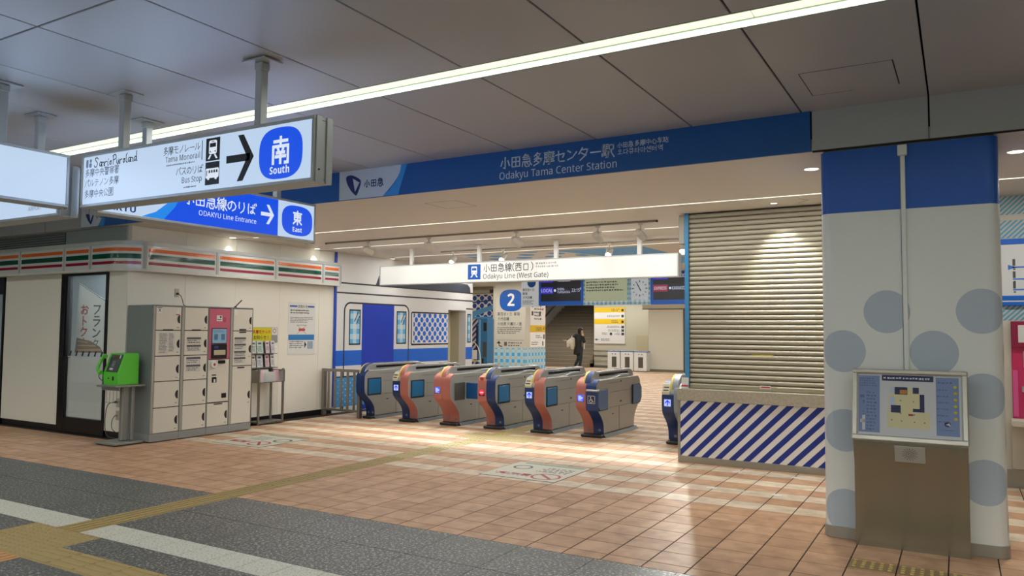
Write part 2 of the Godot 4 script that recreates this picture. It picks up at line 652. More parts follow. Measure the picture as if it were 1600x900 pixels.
func spot(par: Node, called: String, at: Vector3, target: Vector3, angle: float, hex: String, e: float, sz := 0.04, blend := 0.6) -> SpotLight3D:
	var l := SpotLight3D.new()
	l.name = called
	par.add_child(l, true)
	l.light_color = col(hex)
	l.light_energy = e
	l.spot_angle = angle
	l.spot_angle_attenuation = blend
	l.spot_range = 30.0
	l.spot_attenuation = 2.0
	l.light_size = sz
	l.shadow_enabled = true
	l.look_at_from_position(at, target, Vector3.UP if absf((target - at).normalized().y) < 0.95 else Vector3.BACK)
	return l

func sky_and_camera() -> void:
	cam = Camera3D.new()
	cam.name = "camera"
	cam.fov = rad_to_deg(2.0 * atan(450.0 / 1193.455))
	cam.near = 0.05
	cam.far = 200.0
	cam.transform = Transform3D(Basis(Vector3.UP, deg_to_rad(30.32185)) * Basis(Vector3.RIGHT, deg_to_rad(3.15203)) * Basis(Vector3.BACK, deg_to_rad(0.427557)), CAM)
	add_child(cam)
	cam.current = true
	cam_inv = cam.transform.affine_inverse()
	var env := Environment.new()
	env.background_mode = Environment.BG_COLOR
	env.background_color = Color(0.002, 0.002, 0.003)
	env.tonemap_mode = Environment.TONE_MAPPER_LINEAR
	env.tonemap_exposure = 1.0
	env.sdfgi_enabled = true
	env.ssao_enabled = true
	env.ssil_enabled = true
	var we := WorldEnvironment.new()
	we.name = "world_environment"
	we.environment = env
	add_child(we)

const SOFFIT := 3.073
const CEIL := 3.401
const LINE_Z := [-8.6, -10.45, -12.3, -15.2, -18.9, -22.6, -26.3, -30.0]
const LINE_E := [4.6, 5.0, 5.6, 9.0, 9.5, 9.5, 10.0, 10.0]

func ceiling_lights() -> void:
	# the trough light that runs the length of the concourse, and the ones of the same row behind the camera
	var glow := lit("trough_glow", "f8fadc", 1.0)
	var white := mat("trough_white", "b2c2ae", 0.5)
	for row in [[-4.4, -18.5, 6.8, 2.6], [0.6, -18.5, 6.8, 5.0], [4.6, -18.5, 6.8, 32.0]]:
		var visible: bool = row[0] == -4.4
		var t := thing("trough_light", "long recessed trough light glowing pale yellow across the grey concourse ceiling" if visible else ("recessed trough light above the near end of the concourse" if row[0] < 1.0 else "recessed trough light along the far side of the concourse"), "ceiling light", Vector3(0, CEIL, row[0]))
		slab(t, "trough_back", Vector3(row[1], 0.125, -0.115), Vector3(row[2], 0.135, 0.115), white)
		slab(t, "trough_side", Vector3(row[1], 0.0, -0.118), Vector3(row[2], 0.125, -0.108), white)
		slab(t, "trough_side", Vector3(row[1], 0.0, 0.108), Vector3(row[2], 0.125, 0.118), white)
		var x: float = row[1]
		while x < row[2] - 0.1:
			var e := minf(x + 2.5, row[2])
			slab(t, "diffuser", Vector3(x + 0.004, 0.046, -0.107), Vector3(e - 0.004, 0.056, 0.107), glow)
			area_light(t, "tube_light", Vector3((x + e) / 2, CEIL + 0.04, row[0]), Vector3.DOWN, e - x, 0.2, "f4f5f0", row[3] * 0.6)
			x = e
	# the thin light lines in the lower ceiling over the gates
	var line := lit("line_glow", "fffce8", 1.6)
	for k in LINE_Z.size():
		var z: float = LINE_Z[k]
		var far := k > 2
		var x0 := -9.95 if k < 3 else -18.0
		var x1 := 3.0 if k == 0 else (-3.3 if k < 3 else -2.0)
		var names := ["first", "second", "third"]
		var t := thing("line_light", ("thin recessed light line in the beige lower ceiling, the %s counted from the blue fascia" % names[mini(k, 2)]) if not far else "thin recessed light line over the inner hall, the %s from the ticket gates" % ["first", "second", "third", "fourth", "fifth"][k - 3], "ceiling light", Vector3(0, SOFFIT, z), 0.0, "light lines of the lower ceiling" if not far else "light lines of the inner hall")
		slab(t, "housing", Vector3(x0, 0.03, -0.029), Vector3(x1, 0.08, 0.029), white)
		slab(t, "diffuser", Vector3(x0, 0.004, -0.029), Vector3(x1, 0.03, 0.029), line)
		var n := 2 if k < 3 else 3
		for i in n:
			var a := lerpf(x0, x1, float(i) / n)
			var b := lerpf(x0, x1, float(i + 1) / n)
			area_light(t, "line_lamp", Vector3((a + b) / 2, SOFFIT - 0.004, z), Vector3.DOWN, b - a, 0.06, "f6f6f2", LINE_E[k] * (b - a) / 6.0)

func shell() -> void:
	var wallm := mat("shell_wall", "a8a49a", 0.8)
	var w := setting("wall_right")
	slab(w, "wall_face", Vector3(7.0, -0.2, -34.0), Vector3(7.2, 3.6, 8.0), wallm)
	w = setting("wall_back")
	slab(w, "wall_face", Vector3(-22.0, -0.2, 8.0), Vector3(7.2, 3.6, 8.2), wallm)
	w = setting("wall_left")
	slab(w, "wall_face", Vector3(-22.2, -0.2, -34.0), Vector3(-22.0, 3.6, 8.2), wallm)
	w = setting("wall_far")
	slab(w, "wall_face", Vector3(-22.0, -0.2, -46.2), Vector3(7.2, 9.0, -46.0), mat("far_wall", "8d8878", 0.8))

	# upper ceiling: separate metal panels with dark open joints
	var c := setting("ceiling")
	var pm := [mat("ceiling_panel_a", "b0b2b6", 0.4, 0.0, 0.5), mat("ceiling_panel_b", "acaeb2", 0.4, 0.0, 0.5), mat("ceiling_panel_c", "b3b5b9", 0.4, 0.0, 0.5)]
	slab(c, "ceiling_void", Vector3(-22.0, CEIL + 0.16, -6.5), Vector3(7.0, CEIL + 0.3, 8.0), mat("void_black", "101010", 0.9))
	var zs := [[-6.545, -4.524], [-4.276, -2.448], [-2.434, -0.52], [-0.506, 0.47], [0.73, 4.47], [4.73, 7.99]]
	var k := 0
	for zz in zs:
		for i in range(-18, 9):
			var x0 := -0.163 + 0.9172 * i
			var near: bool = zz[1] < 0.0
			if not near and (i + 18) % 3 != 0:
				continue
			var x1 := x0 + 0.9172 * (1.0 if near else 3.0)
			x0 = maxf(x0, -21.99)
			x1 = minf(x1, 6.99)
			if x1 - x0 < 0.05:
				continue
			var sx := x1 - x0 - 0.012
			part(c, "ceiling_panel", box(sx, 0.02, zz[1] - zz[0], 0.003), pm[(k * 7 + i * i) % 3], Vector3((x0 + x1) / 2, CEIL + 0.01, (zz[0] + zz[1]) / 2))
		k += 1
	# access hatch outlined in the grey ceiling
	var hatch: Array = stroke(PackedVector2Array([Vector2(-0.93, -5.533), Vector2(-0.342, -5.533), Vector2(-0.335, -6.1)]), 0.008)
	hatch.append_array(stroke(PackedVector2Array([Vector2(-0.93, -5.533), Vector2(-0.925, -6.1), Vector2(-0.64, -6.1)]), 0.006))
	var hp := ink(c, "access_hatch", mat("joint_dark", "1c1c1c", 0.8), hatch, 0.0)
	hp.position = Vector3(0, CEIL - 0.001, 0)
	hp.rotation = Vector3(PI / 2, 0, 0)

	# lower ceiling over the gates
	var s := setting("ceiling")
	var sm := mat("soffit_paint", "d9d4cb", 0.55)
	var cuts := [-6.56]
	for z in LINE_Z:
		cuts.append(z + 0.03)
		cuts.append(z - 0.03)
	cuts.append(-33.0)
	for i in range(0, cuts.size(), 2):
		slab(s, "soffit_panel", Vector3(-22.0, SOFFIT, cuts[i + 1]), Vector3(7.0, SOFFIT + 0.1, cuts[i]), sm)
	for z in LINE_Z:
		slab(s, "slot_cover", Vector3(-22.0, SOFFIT + 0.085, z - 0.03), Vector3(7.0, SOFFIT + 0.1, z + 0.03), sm)
	slab(s, "slab_above", Vector3(-22.0, 3.62, -33.0), Vector3(7.0, 3.8, -6.6), sm)
	# blue and dotted print on the ceiling beyond the gates
	var deco: Array = []
	var blue := ink(s, "ceiling_print", mat("sky_blue_print", "4aaef5", 0.5), [PackedVector2Array([Vector2(-6.45, -12.55), Vector2(-4.72, -12.55), Vector2(-4.6, -16.0), Vector2(-6.9, -16.0), Vector2(-6.0, -13.9)])], 0.0)
	deco = polka(-8.6, -16.0, -6.2, -12.55, 0.66, 0.5, 0.17, 18)
	var white := ink(s, "ceiling_print", mat("print_white", "e9e9e6", 0.5), [PackedVector2Array([Vector2(-8.7, -12.55), Vector2(-6.45, -12.55), Vector2(-6.0, -13.9), Vector2(-6.9, -16.0), Vector2(-8.7, -16.0)])], 0.0)
	var dots := ink(s, "ceiling_print", mat("sky_blue_print", "4aaef5", 0.5), clip_to(deco, PackedVector2Array([Vector2(-8.7, -12.55), Vector2(-6.45, -12.55), Vector2(-6.0, -13.9), Vector2(-6.9, -16.0), Vector2(-8.7, -16.0)])), 0.001)
	for o in [blue, white, dots]:
		o.position = Vector3(0, SOFFIT - 0.002, 0)
		o.rotation = Vector3(PI / 2, 0, 0)
	var h2: Array = stroke(PackedVector2Array([Vector2(-5.36, -7.13), Vector2(-4.93, -7.13), Vector2(-4.93, -7.58), Vector2(-5.36, -7.58)]), 0.009, true)
	h2.append_array(stroke(PackedVector2Array([Vector2(-1.55, -9.1), Vector2(-1.42, -8.95), Vector2(-1.5, -8.8)]), 0.01))
	var hh := ink(s, "access_hatch", mat("joint_brown", "6b6052", 0.8), h2, 0.0)
	hh.position = Vector3(0, SOFFIT - 0.001, 0)
	hh.rotation = Vector3(PI / 2, 0, 0)

	# blue fascia with the station name
	var f := setting("trim_1", Vector3(0, 0, -6.55))
	var fb := mat("fascia_blue", "02529c", 0.38)
	var fg := mat("fascia_grey", "a3a6a8", 0.5)
	var gap := 0.006
	slab(f, "fascia_panel", Vector3(-10.16, SOFFIT - 0.005, 0), Vector3(-1.012, CEIL + 0.02, 0.025), fb, 0.002, "blue fascia panel with the station name")
	slab(f, "fascia_panel", Vector3(-11.28, SOFFIT - 0.005, 0), Vector3(-10.165, CEIL + 0.02, 0.025), fb, 0.002)
	var xs := [-1.006, -0.163, 0.754, 1.671, 2.588, 3.505, 4.422, 5.34, 6.99]
	for i in xs.size() - 1:
		slab(f, "fascia_panel", Vector3(xs[i] + gap, SOFFIT + 0.002, 0), Vector3(xs[i + 1] - gap, CEIL + 0.02, 0.02), fg, 0.002)
	xs = [-21.99, -20.0, -19.1, -18.1, -17.1, -16.1, -15.1, -14.15, -13.19, -12.24, -11.28]
	for i in xs.size() - 1:
		slab(f, "fascia_panel", Vector3(xs[i] + gap, SOFFIT - 0.005, 0), Vector3(xs[i + 1] - gap, CEIL + 0.02, 0.02), fg, 0.002)
	slab(f, "fascia_backing", Vector3(-21.99, SOFFIT + 0.11, -0.04), Vector3(6.99, 3.6, -0.005), mat("void_black", "101010"))
	slab(f, "shadow_gap", Vector3(-1.0, SOFFIT - 0.012, 0), Vector3(6.99, SOFFIT + 0.001, 0.012), mat("joint_dark", "1c1c1c"))
	var z := 0.0265
	var pw := mat("fascia_white", "c3ccd6", 0.4)
	for logo in [[-6.13, 0.92], [-11.27, 0.62]]:
		var x: float = logo[0]
		var a := PackedVector2Array([Vector2(x, SOFFIT)])
		var b := PackedVector2Array([Vector2(x + logo[1] * 0.72, SOFFIT)])
		a.append(Vector2(x + logo[1] * 0.7, SOFFIT))
		for q in 9:
			var t := q / 8.0
			a.append(Vector2(x + logo[1] * (0.70 + 0.28 * sin(t * PI / 2)), SOFFIT + 0.328 * t))
		a.append(Vector2(x, CEIL))
		ink(f, "logo_ground", pw, [a], z)
		b = PackedVector2Array([Vector2(x + logo[1] * 0.7, SOFFIT), Vector2(x + logo[1] * 0.94, SOFFIT), Vector2(x + logo[1] * 1.0, SOFFIT + 0.16), Vector2(x + logo[1] * 1.07, CEIL), Vector2(x + logo[1] * 0.98, CEIL), Vector2(x + logo[1] * 0.955, SOFFIT + 0.23), Vector2(x + logo[1] * 0.89, SOFFIT + 0.14), Vector2(x + logo[1] * 0.8, SOFFIT + 0.06)])
		ink(f, "logo_sweep", mat("sweep_blue", "2f8fd8", 0.4), [b], z + 0.0005)
		var k2 := 0.92
		var ex := x + 0.215
		var ey := SOFFIT + 0.16
		emblem(f, ex, ey + 0.005, 0.125 * k2, z + 0.001, mat("navy_print", "14286e", 0.5), pw)
		ink(f, "lettering", mat("navy_print", "14286e", 0.5), kanji("小田急", x + 0.37, ey - 0.045, 0.092, 0.12), z + 0.001)
	var ltr := mat("fascia_letter", "c9d6e4", 0.5)
	ink(f, "lettering", ltr, kanji("小田急多摩センター駅", -3.968, 3.216, 0.125, 0.1, 0.0, 0.99), z)
	latin(f, "Odakyu Tama Center Station", -3.972, 3.112, 0.102, ltr, z, 0.0, false, 0.98)
	ink(f, "lettering", ltr, kanji("小田急", -2.699, 3.288, 0.054, 0.1, 0.0, 1.0), z)
	ink(f, "lettering", ltr, kanji("多摩中心车站", -2.53, 3.288, 0.054, 0.1, 0.0, 1.0), z)
	ink(f, "lettering", ltr, kanji("오다큐타마센터역", -2.699, 3.222, 0.056, 0.095, 0.0, 1.0), z)

# the railway's mark: a rounded triangle leaning to the lower right with a pale triangle cut in it
func emblem(par: Node, x: float, y: float, r: float, z: float, dark: Material, pale: Material) -> void:
	var o := PackedVector2Array()
	var c := [Vector2(-0.95, 0.85), Vector2(-0.2, 0.95), Vector2(0.75, 0.5), Vector2(0.95, 0.15), Vector2(0.75, -0.5), Vector2(0.5, -1.0), Vector2(0.3, -1.1), Vector2(-0.3, -0.6), Vector2(-0.85, 0.2)]
	for i in c.size():
		for k in 4:
			var t := k / 4.0
			var p: Vector2 = c[i].cubic_interpolate(c[(i + 1) % c.size()], c[(i + c.size() - 1) % c.size()], c[(i + 2) % c.size()], t)
			o.append(Vector2(x + p.x * r, y + p.y * r))
	ink(par, "emblem", dark, [o], z)
	ink(par, "emblem", pale, [PackedVector2Array([Vector2(x - 0.1 * r, y + 0.62 * r), Vector2(x + 0.78 * r, y + 0.15 * r), Vector2(x + 0.22 * r, y - 0.72 * r)])], z + 0.0006)

# ------------------------------------------------------------------ the floor, tile by tile
func tactile_mesh(sx: float, sz: float, dots: bool, along_x: bool) -> Mesh:
	var st := begin()
	add_box(st, Vector3(0, -0.004, 0), Vector3(sx - 0.003, 0.008, sz - 0.003), 0.001)
	if dots:
		var nx := maxi(1, roundi(sx / 0.058))
		var nz := maxi(1, roundi(sz / 0.058))
		for i in nx:
			for j in nz:
				add_lathe(st, PackedVector2Array([Vector2(0.0125, 0.0), Vector2(0.0105, 0.004), Vector2(0.0065, 0.005), Vector2(0, 0.005)]), 7, Vector3((i + 0.5) / nx * sx - sx / 2, 0, (j + 0.5) / nz * sz - sz / 2))
	else:
		for k in 4:
			var off := (k - 1.5) * 0.071
			if along_x:
				add_box(st, Vector3(0, 0.0023, off), Vector3(sx - 0.016, 0.0054, 0.03), 0.002)
			else:
				add_box(st, Vector3(off, 0.0023, 0), Vector3(0.03, 0.0054, sz - 0.016), 0.002)
	return commit(st)

func build_floor() -> void:
	var f := setting("floor")
	slab(f, "screed", Vector3(-22.0, -0.25, -46.0), Vector3(7.0, -0.0018, 8.0), mat("grout_brown", "2b1f19", 0.95))
	# tones of the fired tiles
	var dark: Array[StandardMaterial3D] = []
	var pale: Array[StandardMaterial3D] = []
	var relief := bump_tex(0.02, 4, 1.2, 512, 11)
	var mottle := noise_tex(0.012, 4, Color(0.86, 0.85, 0.84), Color(1.06, 1.05, 1.05), 512, FastNoiseLite.TYPE_SIMPLEX_SMOOTH, 5)
	for hex in ["c49d7d", "c09877", "c8a182", "bc9474"]:
		var m := mat("tile_terracotta_" + hex, hex, 0.5, 0.0, 0.4)
		world_tex(m, mottle, 0.7)
		m.normal_enabled = true
		m.normal_texture = relief
		m.normal_scale = 0.25
		dark.append(m)
	for hex in ["d6c5ac", "d2c0a6", "d9c9b2"]:
		var m := mat("tile_buff_" + hex, hex, 0.48, 0.0, 0.4)
		world_tex(m, mottle, 0.7)
		m.normal_enabled = true
		m.normal_texture = relief
		m.normal_scale = 0.25
		pale.append(m)
	var px := 0.3015
	var pz := 0.2825
	var list: Array = []
	rng.seed = 21
	for k in range(-1, 90):
		var z1 := -5.17 - pz * k
		var z0 := z1 - pz
		if k == -1:
			z1 = -5.022
			z0 = -5.17
		for i in range(-56, 27):
			var x0 := -1.0 + px * i
			var x1 := x0 + px
			if k < 5 and x0 < -14.5:
				continue
			if x0 < -10.3 and z0 < -6.8 and z1 > -15.7:
				continue
			if x0 > -2.9 and z0 < -9.6 and x1 < -0.6 and z1 > -13.0:
				continue
			var spans := [[x0, x1]]
			if z1 > -12.6:
				spans = []
				if x0 < -6.26:
					spans.append([x0, minf(x1, -6.26)])
				if x1 > -5.95:
					spans.append([maxf(x0, -5.95), x1])
			for sp in spans:
				if sp[1] - sp[0] < 0.012:
					continue
				var light := k >= 7 and k % 2 == 1
				var r := rng.randf()
				var m: StandardMaterial3D = pale[int(r * 2.99)] if light else dark[int(r * 3.99)]
				var c := Vector3((sp[0] + sp[1]) / 2, 0, (z0 + z1) / 2)
				var d := (c - CAM).length()
				var shown := in_frame(c, 30.0)
				list.append([0.0 + d if shown else 1000.0 + d, c, sp[1] - sp[0], z1 - z0, m, rng.randf_range(-0.0005, 0.0)])
	list.sort_custom(func(a, b): return a[0] < b[0])
	var rest := {}
	for n in list.size():
		var t: Array = list[n]
		var gx: float = t[2] - 0.009
		var gz: float = t[3] - 0.009
		if n < 300:
			part(f, "floor_tile", box(snappedf(gx, 0.0005), 0.009, snappedf(gz, 0.0005), 0.0012), t[4], t[1] + Vector3(0, -0.0045 + t[5], 0))
		else:
			if not rest.has(t[4]):
				rest[t[4]] = begin()
			var st: SurfaceTool = rest[t[4]]
			var h := Vector3(gx / 2, 0, gz / 2)
			var c: Vector3 = t[1] + Vector3(0, t[5], 0)
			var b := Vector3(0, -0.009, 0)
			var q := [c + Vector3(-h.x, 0, -h.z), c + Vector3(h.x, 0, -h.z), c + Vector3(h.x, 0, h.z), c + Vector3(-h.x, 0, h.z)]
			quad(st, q[0], q[1], q[2], q[3], Vector3.UP)
			quad(st, q[3], q[2], q[2] + b, q[3] + b, Vector3(0, 0, 1))
			quad(st, q[1], q[2], q[2] + b, q[1] + b, Vector3(1, 0, 0))
			quad(st, q[0], q[3], q[3] + b, q[0] + b, Vector3(-1, 0, 0))
	var mesh: ArrayMesh = null
	var ms: Array = []
	for m in rest:
		var st: SurfaceTool = rest[m]
		st.index()
		mesh = st.commit(mesh)
		ms.append(m)
	var o := part(f, "floor_tiles_beyond", mesh, null)
	for k in ms.size():
		o.set_surface_override_material(k, ms[k])
	o.set_meta("kind", "stuff")

	# the dark speckled slabs and the white band of the concourse
	var g := FastNoiseLite.new()
	g.noise_type = FastNoiseLite.TYPE_SIMPLEX
	g.frequency = 0.055
	g.fractal_octaves = 2
	g.seed = 4
	var gr := Gradient.new()
	gr.offsets = PackedFloat32Array([0.0, 0.34, 0.62, 0.72, 0.79, 1.0])
	gr.colors = PackedColorArray([Color("444443"), Color("4c4c4b"), Color("575755"), Color("666664"), Color("a3a39f"), Color("b1b1ac")])
	var gt := NoiseTexture2D.new()
	gt.width = 1024
	gt.height = 1024
	gt.seamless = true
	gt.noise = g
	gt.color_ramp = gr
	var stone := mat("speckled_stone", "ffffff", 0.42)
	world_tex(stone, gt, 0.5)
	var wt := noise_tex(0.09, 2, Color("9a9788"), Color("c9c8bc"), 512, FastNoiseLite.TYPE_SIMPLEX, 8, PackedFloat32Array([0.15, 0.34]))
	var chalk := mat("white_stone", "ffffff", 0.5)
	world_tex(chalk, wt, 0.8)
	for row in [[-5.018, -4.42], [-4.416, -3.82], [-3.526, -2.95], [-2.946, -2.35], [-2.346, -1.75], [-1.746, -1.15], [-1.146, -0.55]]:
		for i in range(-35, 14):
			var x0 := -0.453 + 0.597 * i
			var x1 := x0 + 0.5925
			var z0: float = row[0]
			var z1: float = row[1]
			var pieces := [[x0, x1, z0, z1]]
			# leave out what the raised paths cover
			if z0 < -3.83:
				pieces = cut_x(pieces, -6.26, -5.95)
			elif z0 == -3.526:
				pieces = cut_x(pieces, -6.55, -5.66)
				var more: Array = []
				for p in pieces:
					if p[0] >= -5.67:
						more.append([p[0], p[1], z0, -3.232])
					else:
						more.append(p)
				pieces = more
			for p in pieces:
				if p[1] - p[0] > 0.02 and (in_frame(Vector3(p[0], 0, p[2]), 500.0) or in_frame(Vector3(p[1], 0, p[3]), 500.0)):
					part(f, "stone_slab", box(snappedf(p[1] - p[0], 0.001), 0.009, snappedf(p[3] - p[2] - 0.003, 0.001), 0.0008), stone, Vector3((p[0] + p[1]) / 2, -0.0045, (p[2] + p[3]) / 2))
	slab(f, "stone_floor", Vector3(-22, -0.006, -0.54), Vector3(6.9, 0.0, 7.9), stone)
	for i in range(-40, 40):
		var x0 := -5.95 + 0.2905 * i
		var x1 := x0 + 0.2855
		if i < 0:
			x0 = -6.26 + 0.2905 * i
			x1 = x0 + 0.287
			x0 += 0.2905
			x1 += 0.2905
			x0 -= 0.2905
			x1 -= 0.2905
		if in_frame(Vector3(x0, 0, -3.7), 300.0) or in_frame(Vector3(x1, 0, -3.7), 300.0):
			slab(f, "white_tile", Vector3(x0, -0.009, -3.817), Vector3(x1, 0.0, -3.53), chalk, 0.001)
	# raised guide paths for the blind
	var ochre := mat("tactile_ochre", "a08a58", 0.55)
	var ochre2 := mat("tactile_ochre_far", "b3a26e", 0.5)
	var bars_z := tactile_mesh(0.31, 0.2905, false, false)
	var z := -3.53
	while z > -9.6:
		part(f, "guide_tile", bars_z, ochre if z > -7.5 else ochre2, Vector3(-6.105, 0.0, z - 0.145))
		z -= 0.2905
	var dot_tile := tactile_mesh(0.297, 0.29, true, false)
	for i in 4:
		for j in 2:
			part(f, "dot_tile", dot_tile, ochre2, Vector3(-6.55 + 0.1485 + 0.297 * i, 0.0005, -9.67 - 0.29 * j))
	z = -10.11
	while z > -12.4:
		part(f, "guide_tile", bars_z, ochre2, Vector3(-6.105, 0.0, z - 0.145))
		z -= 0.2905
	for i in 3:
		for j in 2:
			part(f, "dot_tile", dot_tile, ochre, Vector3(-6.55 + 0.1485 + 0.297 * i, 0.0, -3.526 + 0.145 + 0.29 * j))
	var bars_x := tactile_mesh(0.2905, 0.285, false, true)
	var x := -5.66
	while x < -2.0:
		part(f, "guide_tile", bars_x, ochre, Vector3(x + 0.145, 0.0, -3.088))
		x += 0.2905
	x = -6.55
	while x > -9.0:
		part(f, "guide_tile", bars_x, ochre, Vector3(x - 0.145, 0.0, -3.088))
		x -= 0.2905
	z = -2.946
	while z < -1.0:
		part(f, "guide_tile", bars_z, mat("tactile_orange", "c08d5a", 0.55), Vector3(-5.815, 0.0015, z + 0.145))
		z += 0.2905
	# dotted tiles in front of the map stand: their front half carries the dots
	var half_dots := begin()
	for i in 5:
		for j in 4:
			add_lathe(half_dots, PackedVector2Array([Vector2(0.014, 0.0), Vector2(0.012, 0.004), Vector2(0.0075, 0.005), Vector2(0, 0.005)]), 8, Vector3(-0.112 + i * 0.056, 0.004, -0.08 + j * 0.05))
	var dm := commit(half_dots)
	for i in 3:
		var dt := part(f, "dot_tile", box(0.292, 0.006, 0.2, 0.001), mat("tactile_brown", "8d7450", 0.5), Vector3(-0.547 + 0.3015 * i, 0.0012, -5.86))
		part(dt, "raised_dots", dm, mat("tactile_dot", "c2ab62", 0.45))

func cut_x(pieces: Array, a: float, b: float) -> Array:
	var out: Array = []
	for p in pieces:
		if p[1] <= a or p[0] >= b:
			out.append(p)
			continue
		if p[0] < a:
			out.append([p[0], a - 0.002, p[2], p[3]])
		if p[1] > b:
			out.append([b + 0.002, p[1], p[2], p[3]])
	return out

# ------------------------------------------------------------------ the lit signs that hang in a cross
# local frame: the lit face looks along +z, the box hangs from two square posts
func sign_box(label: String, at: Vector3, yaw: float, w: float, group: String, posts: Array) -> Node3D:
	var t := thing("hanging_sign", label, "sign", at, yaw, group)
	var alu := mat("sign_aluminium", "b4b8b8", 0.4, 0.35)
	var h := 0.415
	var d := 0.17
	var fr := 0.022
	# frame of four profiles round the box
	for y in [-h / 2 + fr / 2, h / 2 - fr / 2]:
		part(t, "frame_profile", box(w, fr, d, 0.003), alu, Vector3(0, y, 0))
	for x in [-w / 2 + fr / 2, w / 2 - fr / 2]:
		part(t, "frame_profile", box(fr, h - 2 * fr, d, 0.003), alu, Vector3(x, 0, 0))
	# the caps at both ends: two ribs and a screw
	for sx in [-1.0, 1.0]:
		for sz in [-1.0, 1.0]:
			part(t, "end_rib", box(0.012, h + 0.012, 0.05, 0.003), alu, Vector3(sx * (w / 2 + 0.004), 0, sz * 0.045))
		part(t, "screw", cyl(0.006, 0.008, 8), mat("screw_dark", "2a2a2a", 0.4, 0.7), Vector3(sx * (w / 2 + 0.01), -0.13, 0.045), Vector3(0, 0, PI / 2))
	for s in [1.0, -1.0]:
		var p := part(t, "lit_panel", box(w - 2 * fr, h - 2 * fr, 0.01), lit("sign_white", "c9e0fb", 0.85), Vector3(0, 0, s * 0.074))
		if s < 0:
			p.set_meta("label", "lit rear face")
	for px in posts:
		var top := CEIL - at.y
		part(t, "post", box(0.06, top - h / 2 - 0.012, 0.06, 0.004), alu, Vector3(px, (top + h / 2) / 2 - 0.004, 0))
		part(t, "mounting_plate", box(0.22, 0.012, 0.16, 0.003), alu, Vector3(px, top - 0.008, 0))
		part(t, "collar", box(0.072, 0.05, 0.072, 0.004), alu, Vector3(px, top - 0.04, 0))
	area_light(t, "panel_light", at + Vector3(0, 0, 0.09).rotated(Vector3.UP, yaw), Vector3(0, 0, 1).rotated(Vector3.UP, yaw), w - 0.06, h - 0.06, "b9d4ff", 0.5 * w / 2.4)
	area_light(t, "panel_light", at - Vector3(0, 0, 0.09).rotated(Vector3.UP, yaw), Vector3(0, 0, -1).rotated(Vector3.UP, yaw), w - 0.06, h - 0.06, "b9d4ff", 0.5 * w / 2.4)
	return t

